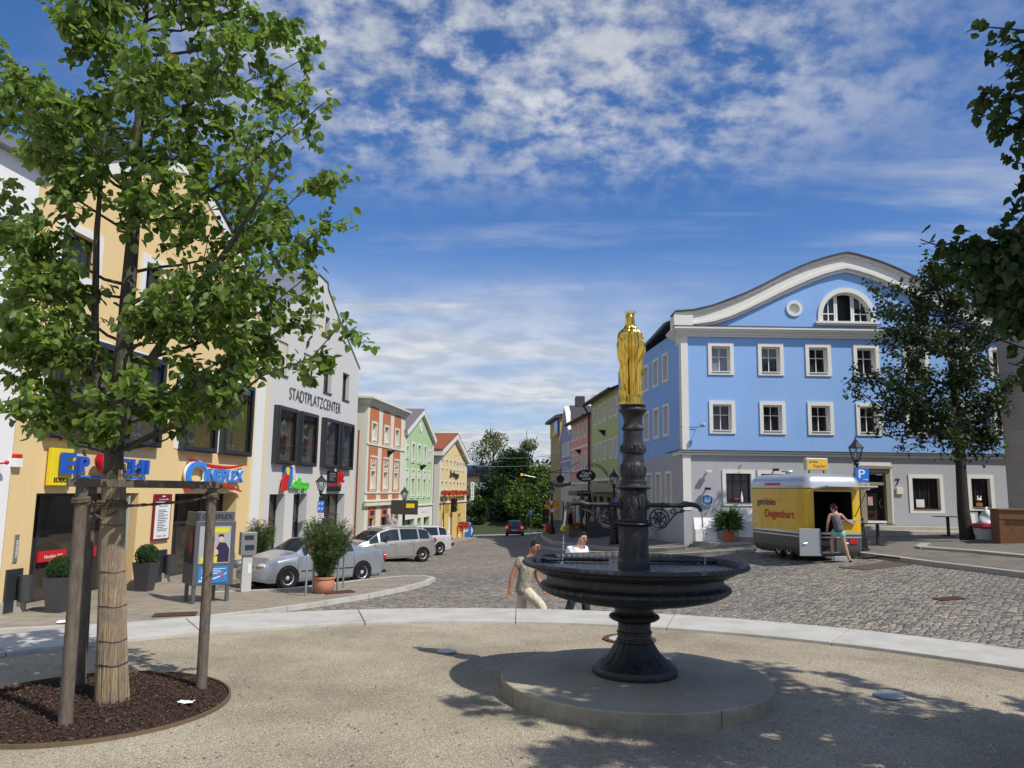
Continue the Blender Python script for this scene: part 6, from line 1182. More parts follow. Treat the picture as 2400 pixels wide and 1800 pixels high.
t=panel(1.9,71,-0.6,0.38,0.62,SB,'tall narrow blue road sign with white arrow at the far street end'); b=MB(); b.prism([(-0.03,0.08),(0.03,0.08),(0.03,0.35),(0.1,0.35),(0,0.55),(-0.1,0.35),(-0.03,0.35)],-0.02,-0.016); b.build('arrow',WHITEP,t); b=MB(); b.tube([(0,0.03,-1.9),(0,0.03,0.7)],0.035); b.build('pole',STEEL,t)
def tlight(x,y,z,h,label,s=1.0,rz=0.0):
    t=thing('traffic_light',label,'traffic light',(x,y,z),rz,'traffic lights'); b=MB(); b.tube([(0,0,0),(0,0,h)],0.07*s); b.build('pole',STEEL,t); b=MB(); b.box(-0.2*s,0.2*s,-0.35,-0.1,h-1.0*s,h); b.build('housing',BLACK,t,bev=0.03)
    for i in range(3): b=MB(); b.lathe([(0.001,0),(0.12*s,0),(0.13*s,0.12)],14,cap=False); b.v=[(v[0],-0.36-v[2],h-0.18*s-i*0.32*s+v[1]) for v in b.v]; b.build('lens',plain(('lens_red','lens_amber','lens_green')[i],((0.2,0.01,0.01),(0.2,0.1,0.01),(0.01,0.12,0.05))[i],0.3),t)
tlight(-4.75,63,G(-4.75,63)+0.1,3.3,'traffic light on a pole in front of the yellow hotel',1.1,0.9); tlight(3.0,66,G(3,66)+0.1,2.1,'low black traffic light before the yellow board at the far kerb',1.3)
t=thing('signal_arm','long thin arm with a lit amber lamp over the far street','signal',(4.4,60,2.2)); b=MB(); b.tube([(0.6,0,-0.1),(-3.4,-0.3,0.65)],[0.05,0.035],6); b.build('arm',STEEL,t); b=MB(); b.ell((-3.55,-0.35,0.68),(0.10,0.10,0.10),12,8); b.build('amber_lamp',plain('amber_glow',(0.9,0.25,0.02),0.4,emit=((1.0,0.20,0.01),1.3)),t,True); b=MB(); b.tube([(0.6,0,-0.1),(0.6,0,-3.8)],0.07,8); b.build('pole',STEEL,t)
b=MB(); b.tube([(-5.0+10*i/12,68,4.7-0.35*math.sin(PI*i/12)+0.02*i) for i in range(13)],0.018,4); tag(b.build('overhead_cable',STEEL),'thin cable hung across the far street','cable')
b=MB(); b.tube([(-5.0+10*i/12,69,3.9-0.3*math.sin(PI*i/12)+0.03*i) for i in range(13)],0.018,4); tag(b.build('overhead_cable',STEEL),'lower of two thin cables across the far street','cable')
# hanging signs of the right row
t=thing('oval_sign','black oval tavern sign with white lettering hanging on a wrought iron arm','sign',(4.62,47.5,2.62))
b=MB(); b.prism([(0.60*math.cos(a),0.38*math.sin(a)) for a in np.linspace(0,2*PI,41)[:-1]],-0.04,0.04); b.build('oval_board',BLACK,t)
b=MB(); text(b,'Nach',-0.22,0.32,0.08,0.27,-0.042,th=0.006,offset=0.008); text(b,'BAR',-0.36,0.20,-0.09,0.07,-0.042,th=0.006,offset=0.02); text(b,'schaft',-0.24,0.32,-0.27,-0.10,-0.042,th=0.006,offset=0.008); b.build('letters',WHITEP,t)
b=MB()
for dz in (0,0.13): b.tube([(0.05+1.45*q,0.0,0.45+dz+0.22*math.sin(q*PI*0.55+0.4)-0.95*q**3) for q in np.linspace(0,1,14)],0.022,6)
for q in np.linspace(0.1,0.95,7): z0=0.45+0.22*math.sin(q*PI*0.55+0.4)-0.95*q**3; b.tube([(0.05+1.45*q,0,z0),(0.05+1.45*q,0,z0+0.13)],0.012,4)
b.tube([(0,0,0.38),(0,0,0.62)],0.015,5); b.tube([(0.7,0,-0.4),(1.5,0,-0.4)],0.02,5); b.build('iron_arm',IRON,t)
t=thing('guild_sign','round wrought iron inn sign with a curved name band on the right row','sign',(3.72,58,2.55))
b=MB(); b.lathe([(0.001,-0.03),(0.30,-0.03),(0.30,0.03),(0.001,0.03)],24); b.v=[(v[0],v[2],v[1]) for v in b.v]; b.tube([(0,0,0.3),(0,0,0.8)],0.03,5); b.tube([(-0.9,0,0.5),(0.5,0,0.75),(1.7,0,1.5)],0.025,5); b.tube([(-0.9,0,0.5),(1.7,0,0.45)],0.02,5); b.build('round_board',IRON,t)
b=MB(); A=[];C=[]
for q in np.linspace(-1,1,17): A.append((0.78*q,-0.38+0.22*q*q)); C.append((0.78*q,-0.62+0.22*q*q))
b.band(A,C,-0.03,0.03); b.build('name_band',BLACK,t)
b=MB(); text(b,'VEICHTHAUS',-0.66,0.66,-0.56,-0.44,-0.032,th=0.004,ptm=lambda q:(q[0],q[1],q[2]+0.22*(q[0]/0.78)**2)); b.build('letters',SGR,t)
for x,z,fr,l in ((-16.2,5.5,FR,'on the olive green house'),(-25.4,4.75,FR,'on the salmon red house'),(12.9,3.35,FO,'on the mint green house'),(4.4,3.95,FO,'on the terracotta panelled house')):
    t=thing('wall_bracket','small black triangular wall bracket '+l,'bracket',fr.P(x,z,0),fr.a); b=MB(); b.add([(-0.12,-0.02,0),(0.12,-0.02,0),(0,-0.5,0),(0,-0.05,-0.42)],[(0,1,2),(0,3,1),(0,2,3),(1,3,2)]); b.build('arm',IRON,t)
# ================================================================ cars
TYRE=plain('tyre',(0.018,0.018,0.018),0.85,spec=0.2); RIM=plain('rim',(0.60,0.60,0.60),0.35,0.35,0.05); CGL=glass('car_glass',(0.02,0.03,0.035),0.03,0.8,0.0)
def paint(n,c,metal=0.6): return plain(n,c,0.28,metal,0.02,3,coat=0.8)
LENS=plain('tail_lens',(0.45,0.01,0.02),0.15,coat=0.6); HL=plain('head_lens',(0.45,0.48,0.48),0.12,coat=0.8)
def car(name,label,pos,head,L,W,H,top,roofw,belt,hw,pil,ws,rw,wheels,pm,wr=0.32,zb=0.20,spokes=10,tail=None,scale=1.0,brake=False,trim=True,seams=(1.32,2.25,3.3)):
    """x forward from rear 0 to L. top/belt/hw/roofw: (x,val) control points"""
    t=thing(name,label,'car',pos,math.atan2(head[1],head[0])); t.scale=(scale,)*3
    f=lambda P,x:float(np.interp(x,[q[0] for q in P],[q[1] for q in P]))
    X_=set(np.linspace(0,L,34).round(3).tolist())
    for w_ in wheels:
        for a in np.linspace(0,PI,13): X_.add(round(w_+(wr+0.055)*math.cos(a),3))
    for a,c in pil: X_.add(round(a,3)); X_.add(round(c,3))
    for q in (ws[0],ws[1],rw[0],rw[1]): X_.add(round(q,3))
    X_=sorted(x for x in X_ if 0<=x<=L)
    def low(x):
        z=zb+0.10*max(0,(0.35-x)/0.35)+0.06*max(0,(x-(L-0.3))/0.3)
        for w_ in wheels:
            d=abs(x-w_); R=wr+0.055
            if d<R: z=max(z,wr*0.98+math.sqrt(R*R-d*d))
        return z
    rows=[]
    for x in X_:
        h=f(hw,x)*W/2; bt=f(belt,x); tp=f(top,x); lo=low(x); tw=f(roofw,x)*W/2; g=tp-bt
        r=[(h*0.955 if lo<wr*1.01 else h*0.985,lo),(h*0.985 if lo<0.5 else h*0.99,lo+(bt-lo)*0.22),(h,lo+(bt-lo)*0.50),(h*0.992,lo+(bt-lo)*0.76),(h*0.965,bt)]
        y4=h*0.965
        for q in (0.10,0.88): r.append((y4+(tw-y4)*(0.1+q*0.9 if g>0.15 else q),bt+g*q*0.985))
        r+=[(tw*0.96,tp-0.012 if g>0.15 else tp-0.02*1),(tw*0.6,tp+0.004),(0.0,tp+0.012)]; rows.append((x,r))
    parts={'body':MB(),'side_window':MB(),'windscreen':MB(),'rear_window':MB()}
    nr=len(rows[0][1])
    for s in (1,-1):
        for i in range(len(rows)-1):
            x0,a=rows[i]; x1,c=rows[i+1]; xm=(x0+x1)/2; g=f(top,xm)-f(belt,xm)
            for j in range(nr-1):
                key='body'
                if 5<=j<6 and g>0.10 and rw[0]-0.1<xm<ws[1]+0.1 and not any(p<=xm<=q for p,q in pil): key='side_window'
                if j>=7 and ws[0]<xm<ws[1]: key='windscreen'
                if j>=7 and rw[0]<xm<rw[1]: key='rear_window'
                q=[(x0,s*a[j][0],a[j][1]),(x1,s*c[j][0],c[j][1]),(x1,s*c[j+1][0],c[j+1][1]),(x0,s*a[j+1][0],a[j+1][1])]
                if s<0: q=q[::-1]
                parts[key].add(q,[(0,1,2,3)])
    for k,e in ((0,0),(len(rows)-1,1)):
        x,a=rows[k]; P=[(x,p[0],p[1]) for p in a]+[(x,-p[0],p[1]) for p in reversed(a[:-1])]; parts['body'].add(P,[tuple(range(len(P)))])
    def weld(b):
        me=bpy.data.meshes.new('w'); me.from_pydata(b.v,[],b.f); bm=bmesh.new(); bm.from_mesh(me); bmesh.ops.remove_doubles(bm,verts=bm.verts,dist=0.0015); bmesh.ops.recalc_face_normals(bm,faces=bm.faces); bm.to_mesh(me); bm.free(); o=MB(); o.add([v.co[:] for v in me.vertices],[tuple(p.vertices) for p in me.polygons]); bpy.data.meshes.remove(me); return o
    for k,b in parts.items():
        if b.f: weld(b).build(k,pm if k=='body' else CGL,t,True,angle=38)
    hwm=W/2
    b=MB()
    for sx in seams:
        i=max(k for k in range(len(X_)-1) if X_[k]<=sx); q=(sx-X_[i])/(X_[i+1]-X_[i]); R_=[tuple(rows[i][1][j][k]*(1-q)+rows[i+1][1][j][k]*q for k in (0,1)) for j in range(5)]
        for s in (1,-1): b.add([(sx+d,s*(y+0.0025),z) for y,z in R_ for d in (-0.006,0.006)],[(2*j,2*j+1,2*j+3,2*j+2) for j in range(4)])
    if b.v: b.build('door_seam',BLACK,t)
    b=MB(); b.box(0.25,L-0.45,-hwm*0.86,hwm*0.86,zb-0.03,zb+0.20); 
    for w_ in wheels:
        for s in (1,-1): b.lathe([(0.01,0),(wr+0.045,0),(wr+0.045,0.20)],20,cap=False); n=60; b.v[-n:]=[(w_+v[0],s*(hwm*0.955-v[2]*0.9)-s*0.16*0,wr+v[1]) for v in b.v[-n:]]
    b.build('underbody',BLACK,t)
    for w_ in wheels:
        for s in (1,-1):
            wv=MB(); wv.lathe([(wr*0.62,0.0),(wr*0.66,-0.012),(wr*0.93,-0.02),(wr,0.01),(wr,0.19),(wr*0.6,0.2)],28,cap=False); wv.v=[(w_+v[0],s*(hwm*0.985-v[2]),wr+v[1]) for v in wv.v]; wo=wv.build('wheel',TYRE,t,True)
            b=MB(); b.lathe([(0.001,0.02),(wr*0.15,0.02),(wr*0.2,0.028),(wr*0.55,0.030),(wr*0.60,0.015),(wr*0.66,-0.004),(wr*0.66,0.05)],28,cap=False); b.v=[(w_+v[0],s*(hwm*0.985-v[2]),wr+v[1]) for v in b.v]; b.build('rim',RIM,wo,True)
            b=MB()
            for k in range(spokes):
                a=2*PI*k/spokes; c=(w_+wr*0.43*math.cos(a),s*(hwm*0.985-0.024),wr+wr*0.43*math.sin(a)); b.tube([(c[0]-wr*0.10*math.cos(a),c[1],c[2]-wr*0.10*math.sin(a)),(c[0],c[1]+s*0.001,c[2]),(c[0]+wr*0.10*math.cos(a),c[1],c[2]+wr*0.10*math.sin(a))],[wr*0.03,wr*0.05,wr*0.055],6)
            b.build('rim_opening',BLACK,wo)
    return t,f
def lights(t,L,W,zt,zh,hs=(0.28,0.14),tl=(0.16,0.2),tx=0.0,inset=0.0,brake=False):
    m=LENS if not brake else plain('brake_glow',(0.7,0.02,0.02),0.3,emit=((1.0,0.03,0.02),1.6))
    for s in (1,-1):
        b=MB(); b.ell((tx+0.075,s*(W/2-0.135-inset),zt),(0.085,0.105,tl[1]/2*1.1),12,8); b.build('tail_light',m,t,True)
        b=MB(); b.ell((L-0.20,s*(W/2-0.30),zh),(0.18,0.18,hs[1]/2),12,8); b.build('headlight',HL,t,True)
        b=MB(); b.ell((L*0.62,s*(W/2+0.06),zt+0.22),(0.10,0.10,0.06),10,6); b.build('mirror',BLACK,t,True)
def plate(t,L,W,front=True,z=0.42):
    b=MB(); b.box((L-0.03) if front else -0.02,(L+0.012) if front else 0.02,-0.25,0.25,z,z+0.11); b.build('number_plate',WHITEP,t)
SIL=paint('silver_paint',(0.38,0.41,0.46)); SIL2=paint('warm_silver_paint',(0.47,0.45,0.43)); DBL=paint('dark_paint',(0.012,0.013,0.015),0.2); WHP=paint('pale_silver_paint',(0.62,0.63,0.64),0.3)
import math as _m
# sedan
hd=Vector((-0.68,-0.73)).normalized(); c_=Vector((-6.12,24.53)); L=4.48; W=1.73; p0=c_-hd*L/2
t,f=car('parked_car','silver saloon car parked behind the big oleander pot',(p0.x,p0.y,G(-5.6,24.6)+0.0),hd,L,W,1.41,
 [(0,0.62),(0.03,0.88),(0.10,0.99),(0.75,1.03),(0.95,1.06),(1.60,1.37),(2.2,1.415),(2.75,1.385),(3.30,1.03),(3.55,0.97),(4.1,0.86),(4.38,0.72),(4.48,0.52)],
 [(0,0.80),(0.1,0.86),(0.8,0.80),(0.98,0.76),(1.6,0.62),(2.2,0.64),(2.75,0.64),(3.25,0.80),(3.6,0.84),(4.2,0.78),(4.48,0.6)],
 [(0,0.60),(0.04,0.84),(0.12,0.93),(0.9,0.945),(2.4,0.92),(3.3,0.89),(4.0,0.80),(4.35,0.68),(4.48,0.50)],
 [(0,0.82),(0.06,0.90),(0.25,0.96),(1.0,1.0),(3.3,1.0),(4.0,0.97),(4.3,0.90),(4.42,0.80),(4.48,0.70)],
 [(0.8,1.30),(1.52,1.60),(2.20,2.27),(3.10,3.6)],(2.78,3.28),(0.97,1.56),(0.98,3.62),SIL,wr=0.315,zb=0.19)
lights(t,L,W,0.74,0.68,tl=(0.1,0.24)); plate(t,L,W)
b=MB(); b.box(L-0.06,L+0.008,-0.22,0.22,0.56,0.70); b.box(L-0.14,L-0.01,-0.46,-0.26,0.27,0.33); b.box(L-0.14,L-0.01,0.26,0.46,0.27,0.33); b.box(L-0.07,L-0.02,-0.25,0.25,0.26,0.34); b.build('grille',BLACK,t,bev=0.02)
b=MB(); 
for s in (1,-1): b.box(0.45,3.15,s*(W/2-0.004)-0.006,s*(W/2-0.004)+0.006,0.50,0.535) if False else b.box(1.35,3.2,s*(W/2-0.002)-0.008,s*(W/2-0.002)+0.008,0.47,0.50)
b.build('side_trim',BLACK,t)
b=MB(); b.box(-0.02,0.25,-0.78,0.78,0.24,0.33); b.build('rear_apron',BLACK,t,bev=0.02)
for x in (2.22,): 
    for s in (1,-1): b=MB(); b.box(x-0.30,x-0.12,s*(W/2-0.008)-0.01,s*(W/2-0.008)+0.012,0.80,0.825); b.build('door_handle',SIL,t)
# people carrier
hd=Vector((-0.75,-0.66)).normalized(); c_=Vector((-5.55,35.2)); L=4.4; W=1.80; p0=c_-hd*L/2
t,f=car('parked_car','tall silver people carrier parked behind the saloon car',(p0.x,p0.y,G(-4.5,35.5)),hd,L,W,1.6,
 [(0,0.60),(0.04,0.95),(0.12,1.05),(0.48,1.52),(0.9,1.60),(1.9,1.64),(2.5,1.61),(3.0,1.45),(3.62,1.05),(3.9,0.98),(4.25,0.82),(4.4,0.55)],
 [(0,0.80),(0.15,0.84),(0.45,0.68),(1.0,0.68),(2.6,0.70),(3.1,0.74),(3.7,0.84),(4.15,0.76),(4.4,0.6)],
 [(0,0.58),(0.05,0.88),(0.14,1.02),(1.2,1.00),(2.4,0.96),(3.6,0.90),(4.2,0.74),(4.4,0.52)],
 [(0,0.84),(0.06,0.92),(0.3,0.98),(1.0,1.0),(3.4,1.0),(4.0,0.95),(4.3,0.84),(4.4,0.72)],
 [(0,0.42),(0.95,1.03),(1.95,2.05),(3.02,3.10),(3.55,4.4)],(2.62,3.60),(0.13,0.46),(0.80,3.42),SIL2,wr=0.33,zb=0.22,spokes=10)
t.scale=(1,1,0.94); lights(t,L,W,0.98,0.72,tl=(0.1,0.22)); 
for x in (1.45,2.45):
    for s in (1,-1): b=MB(); b.box(x-0.1,x+0.1,s*(W/2-0.006)-0.01,s*(W/2-0.006)+0.014,0.86,0.885); b.build('door_handle',SIL2,t)
b=MB()
for s in (1,-1): b.tube([(0.6,s*0.60,1.60),(1.4,s*0.62,1.66),(2.4,s*0.62,1.65),(2.8,s*0.62,1.58)],0.018,6); b.box(0.8,3.3,s*(W/2-0.01)-0.008,s*(W/2-0.01)+0.008,0.30,0.335)
b.build('roof_rail',STEEL,t)
hd=Vector((-0.72,-0.69)).normalized(); c_=Vector((-5.15,41.0)); L=4.3; W=1.70; p0=c_-hd*L/2
t,f=car('parked_car','pale silver estate car parked farthest back on the left side',(p0.x,p0.y,G(-4.5,40.5)),hd,L,W,1.5,
 [(0,0.55),(0.05,0.92),(0.12,0.98),(0.50,1.40),(0.8,1.46),(2.0,1.49),(2.6,1.45),(3.2,1.0),(3.9,0.90),(4.3,0.55)],
 [(0,0.84),(0.15,0.86),(0.5,0.74),(2.6,0.72),(3.3,0.84),(4.3,0.7)],[(0,0.54),(0.05,0.86),(0.14,0.95),(2.4,0.92),(3.4,0.86),(4.3,0.5)],[(0,0.92),(0.2,0.98),(1.0,1.0),(3.6,1.0),(4.3,0.8)],
 [(0,0.40),(0.9,0.98),(1.9,2.0),(3.1,4.3)],(2.62,3.18),(0.13,0.48),(0.9,3.35),WHP,wr=0.31,zb=0.20)
lights(t,L,W,0.80,0.68,tl=(0.1,0.26)); b=MB(); b.box(-0.05,0.12,-0.84,0.84,0.42,0.56); b.build('rear_bumper',BLACK,t,bev=0.02)
t,f=car('hatchback','small black hatchback driving away with red lights lit',(0.42,77,G(0.42,78)+0.02),(0.05,1),4.0,1.75,1.45,
 [(0,0.55),(0.05,0.92),(0.12,0.98),(0.50,1.42),(0.8,1.50),(2.0,1.52),(2.5,1.45),(3.1,1.0),(3.7,0.90),(4.0,0.55)],
 [(0,0.84),(0.15,0.86),(0.5,0.70),(2.6,0.70),(3.2,0.84),(4.0,0.7)],[(0,0.54),(0.05,0.86),(0.14,0.95),(2.4,0.92),(3.2,0.86),(4.0,0.5)],[(0,0.92),(0.2,0.98),(1.0,1.0),(3.4,1.0),(4.0,0.8)],
 [(0,0.40),(1.8,1.9),(3.0,4.0)],(2.52,3.08),(0.13,0.48),(0.7,3.2),DBL,wr=0.31,zb=0.20)
lights(t,4.0,1.75,0.86,0.68,tl=(0.1,0.24),tx=-0.04,brake=True); plate(t,4.0,1.75,False,0.52)
for (x,y,hd,lab,pm) in ((-4.75,82.0,(0.05,-1),'small white car half hidden by the hotel corner',WHP),(7.6,88,(-1,0.1),'far grey car behind the yellow direction board',SIL)):
    t,f=car('hatchback',lab,(x,y,G(x,y)+0.02),hd,3.9,1.7,1.45,[(0,0.55),(0.05,0.92),(0.12,0.98),(0.50,1.38),(2.0,1.47),(2.5,1.40),(3.1,1.0),(3.7,0.88),(3.9,0.55)],[(0,0.84),(0.5,0.72),(2.6,0.72),(3.2,0.84),(3.9,0.7)],[(0,0.54),(0.05,0.86),(0.14,0.95),(3.2,0.86),(3.9,0.5)],[(0,0.92),(0.2,0.98),(1.0,1.0),(3.4,1.0),(3.9,0.8)],[(0,0.40),(1.8,1.9),(3.0,4.0)],(2.52,3.08),(0.13,0.48),(0.7,3.2),pm,wr=0.30,zb=0.20,spokes=5)
    lights(t,3.9,1.7,0.8,0.66)
# ================================================================ drinks trailer
FT=Frame((8.75,23.0),(math.cos(rad(10)),math.sin(rad(10)))); gz=G(9.2,24)
t=thing('drinks_trailer','old yellow drinks trailer with silver roof, open hatch and lettered side','trailer',FT.P(0,gz),FT.a); TW,TD=1.88,3.5
def rr_(x0,x1,y0,y1,r,z,n=6):
    P=[]
    for cx_,cy_,a0 in ((x1-r,y1-r,0),(x0+r,y1-r,PI/2),(x0+r,y0+r,PI),(x1-r,y0+r,1.5*PI)):
        for i in range(n+1): a=a0+PI/2*i/n; P.append((cx_+r*math.cos(a),cy_+r*math.sin(a),z))
    return P
def shell(levels,r,skip=None,cap=False):
    b=MB(); L_=[rr_(i,TW-i,i,TD-i,max(0.05,r-i*0.3),z) for i,z in levels]; n=len(L_[0]); b.v=[q for l in L_ for q in l]
    for k in range(len(L_)-1):
        for j in range(n):
            a=L_[k][j]; c=L_[k][(j+1)%n]
            if skip and abs(a[1]-levels[k][0])<1e-6 and abs(c[1]-levels[k][0])<1e-6 and skip: continue
            b.f.append((k*n+j,k*n+(j+1)%n,(k+1)*n+(j+1)%n,(k+1)*n+j)); b.m.append(0)
    if cap: b.f.append(tuple((len(L_)-1)*n+j for j in range(n))); b.m.append(0)
    return b
def tyel():
    M,b,P=mat_base('trailer_yellow'); co=obco(b); st=b.add('ShaderNodeMapping',ins={'Vector':co}); st.inputs['Scale'].default_value=(3,3,0.35); n=b.noise(st.outputs[0],2.2,5,0.65); z=b.add('ShaderNodeSeparateXYZ',ins={0:co}).outputs[2]
    m_=b.math('MULTIPLY',b.ramp(n,[(0.42,0.0),(0.72,1.0)]),b.ramp(b.math('MULTIPLY',z,0.4),[(0.45,0.0),(0.86,0.6)])); c=b.mix(b.math('MULTIPLY',m_,0.6),(0.66,0.41,0.004),(0.30,0.27,0.18)); b.l.new(c,P.inputs['Base Color']); P.inputs['Roughness'].default_value=0.3; P.inputs['Coat Weight'].default_value=0.4; return M
TY=tyel(); TSIL=plain('trailer_silver',(0.50,0.53,0.56),0.30,0.55,0.06,3,coat=0.3); TGR=plain('trailer_dark',(0.085,0.088,0.085),0.4,0.1,0.1,3)
shell([(0,0.86),(0,1.4),(0,2.14)],0.24,True).build('yellow_side',TY,t,True)
b=MB(); facade(b,rect(0.24,TW-0.24,0.86,2.14),[[(0.26,0.87),(0.95,0.87),(0.95,1.24),(1.52,1.24),(1.52,2.06),(0.26,2.06)]],0.0,0.05); b.build('rear_panel',TY,t)
shell([(-0.012,0.80),(-0.012,0.86),(-0.012,0.862)],0.25).build('silver_strip',TSIL,t,True)
shell([(-0.014,0.70),(-0.014,0.735)],0.25).build('silver_strip',TSIL,t,True)
shell([(0.22,0.12),(0.10,0.17),(0.03,0.28),(0,0.42),(0,0.80)],0.24,cap=False).build('dark_skirt',TGR,t,True)
shell([(0.01,2.14),(-0.02,2.165),(-0.02,2.22),(0.0,2.36),(0.06,2.48),(0.16,2.56),(0.35,2.60),(0.6,2.61)],0.25,cap=True).build('roof',TSIL,t,True)
shell([(0.0,2.135),(0.0,2.168)],0.24).build('roof_seam',BLACK,t)
b=MB(); b.add([(0.2,0.05,0.3),(1.6,0.05,0.3),(1.6,1.6,0.3),(0.2,1.6,0.3),(0.2,0.05,2.1),(1.6,0.05,2.1),(1.6,1.6,2.1),(0.2,1.6,2.1)],[(0,1,2,3),(4,7,6,5),(3,2,6,7),(0,3,7,4),(1,5,6,2)]); b.box(0.26,0.95,-0.006,0.04,0.30,0.87); b.build('interior',plain('trailer_inside',(0.012,0.012,0.012),0.8),t)
b=MB(); b.box(0.95,1.6,-0.16,0.05,1.20,1.235); b.build('counter',TSIL,t)
b=MB(); b.add([(0.15,-0.02,2.10),(1.72,-0.02,2.10),(1.72,-0.95,2.20),(0.15,-0.95,2.20),(0.15,-0.02,2.14),(1.72,-0.02,2.14),(1.72,-0.95,2.24),(0.15,-0.95,2.24)],[(0,1,2,3),(4,7,6,5),(0,4,5,1),(1,5,6,2),(2,6,7,3),(3,7,4,0)]); b.build('hatch_flap',plain('flap_metal',(0.62,0.60,0.52),0.3,0.3),t)
b=MB(); b.tube([(1.60,0.0,1.35),(1.62,-0.6,2.14)],0.012,5); b.build('gas_strut',BLACK,t)
b=MB(); b.box(-0.42,0.26,-0.30,-0.26,0.20,0.98); D=b.build('half_door',plain('grey_door',(0.27,0.29,0.31),0.45,0.2),t,bev=0.01)
b=MB(); b.box(-0.38,0.22,-0.305,-0.30,0.58,0.59); b.tube([(-0.32,-0.30,0.55),(-0.32,-0.34,0.55),(-0.20,-0.34,0.58)],0.012,6); b.build('handle',TSIL,D)
b=MB(); b.box(0.55,1.15,-0.35,0.0,0.12,0.16); b.box(0.55,1.15,-0.36,-0.33,0.06,0.2); b.build('step',TSIL,t,bev=0.008)
b=MB(); b.box(1.35,1.62,-0.03,0.0,0.52,0.68); b.build('tail_light',LENS,t,bev=0.01); b=MB(); b.box(1.15,1.33,-0.02,0.0,0.52,0.57); b.build('number_plate',WHITEP,t)
for y in (1.15,1.75):
    for x in (0.14,TW-0.14): w_=MB(); w_.lathe([(0.12,-0.09),(0.25,-0.09),(0.26,0),(0.25,0.09),(0.12,0.09)],20); w_.v=[(x+v[2],y+v[0],0.26+v[1]) for v in w_.v]; wo=w_.build('wheel',TYRE,t,True); b=MB(); b.lathe([(0.001,-0.08),(0.13,-0.095)],16,cap=False); b.v=[(x+(v[2]*1.0),y+v[0],0.26+v[1]) for v in b.v]; b.build('rim',STEEL,wo,True)
b=MB(); b.tube([(0.5,TD,0.35),(TW/2,TD+0.9,0.32),(TW-0.5,TD,0.35)],0.03,6); b.box(TW/2-0.04,TW/2+0.04,TD+0.85,TD+1.1,0.28,0.36); b.build('drawbar',IRON,t)
def side(q): return (-0.004-(-q[1]),TD-q[0],q[2])   # lettering wall: local x -> from front to rear along the left side
b=MB(); text(b,'getränke',0.55,1.75,1.55,1.83,0.0,th=0.006,offset=0.012,ptm=side); b.build('dark_lettering',plain('letter_navy',(0.06,0.05,0.10),0.5),t)
b=MB(); text(b,'Degenhart',1.05,2.85,1.15,1.48,0.0,th=0.006,offset=0.02,ptm=side); b.build('red_lettering',plain('letter_red',(0.48,0.04,0.03),0.5),t)
b=MB(); b.box(-0.032,-0.022,1.45,2.35,2.24,2.32); b.build('pink_label',plain('pink_label',(0.6,0.06,0.18),0.5),t)
b=MB(); b.box(0.62,1.38,0.95,1.10,2.72,3.10); S2=b.build('roof_sign',plain('sign_case',(0.45,0.44,0.42),0.4,0.3),t,bev=0.02)
b=MB(); b.box(0.655,1.345,0.935,0.949,2.755,3.065); b.build('sign_face',TY,S2)
b=MB(); text(b,'getränke',0.72,1.02,2.93,3.02,0.934,th=0.003,offset=0.008); b.build('dark_print',MATS['letter_navy'],S2); b=MB(); text(b,'Degenhart',0.85,1.30,2.78,2.90,0.934,th=0.003,offset=0.012); b.build('red_print',MATS['letter_red'],S2)
for x in (0.75,1.25): b=MB(); b.tube([(x,1.0,2.58),(x,1.0,2.74)],0.02,6); b.build('sign_stand',IRON,S2)
b=MB(); b.lathe([(0.001,0.02),(0.2,0.0),(0.22,-0.03),(0.2,-0.05)],16,(0.55,1.9,2.72)); b.lathe([(0.08,0),(0.08,0.12)],10,(0.55,1.9,2.58)); b.build('roof_vent',TSIL,t,True)
t=thing('hose','black cable trailing over the kerb from the trailer','cable',(10.0,23.0,G(10,23)+0.02)); b=MB(); b.tube([(-0.3,0.5,0.05),(0.0,0.0,0.05),(0.35,-0.35,0.06),(0.5,-0.8,0.16),(0.8,-1.3,0.16)],0.025,6); b.build('cable',BLACK,t,True)
# ================================================================ people
SKIN=plain('skin_tan',(0.36,0.17,0.095),0.5,var=0.06); SKIN2=plain('skin_fair',(0.50,0.28,0.19),0.5,var=0.05); HAIR=plain('hair_dark',(0.012,0.010,0.009),0.45,var=0.3,scale=50); HAIRB=plain('hair_brown',(0.06,0.035,0.02),0.5)
def cloth(n,c):
    M,b,P=mat_base(n); co=obco(b); st=b.add('ShaderNodeMapping',ins={'Vector':co}); st.inputs['Scale'].default_value=(1,1,0.45); st.inputs['Rotation'].default_value=(0.3,0.5,0.2)
    n_=b.noise(st.outputs[0],9,4,0.55,1.5); P.inputs['Base Color'].default_value=(*c,1); P.inputs['Roughness'].default_value=0.9; P.inputs['Specular IOR Level'].default_value=0.12; bump(b,P,n_,1.0,0.05); return M
def hand(w,h,r=0.010,up=Vector((0,0,1))):
    """five fingers from the wrist w through knuckle point h"""
    w=Vector(w);h=Vector(h); d=(h-w).normalized(); side=d.cross(Vector((0.3,-1,0.2))).normalized(); nrm=side.cross(d); C=[[(w[:],0.026),((w+(h-w)*0.55)[:],0.036)]]
    m_=(w+(h-w)*0.55); 
    for k,(o_,l) in enumerate(((-0.027,0.07),(-0.009,0.080),(0.009,0.076),(0.026,0.060))):
        a=h+side*o_; q=a+d*l*0.5+nrm*0.008; C.append([(m_[:],0.036),(a[:],0.0125),(q[:],0.0105),((a+d*l*0.85+nrm*0.03)[:],0.009)])
    C.append([(m_[:],0.036),((w+(h-w)*0.5-side*0.045+nrm*0.01)[:],0.013),((w+(h-w)*0.95-side*0.060+nrm*0.025)[:],0.010)])
    return C
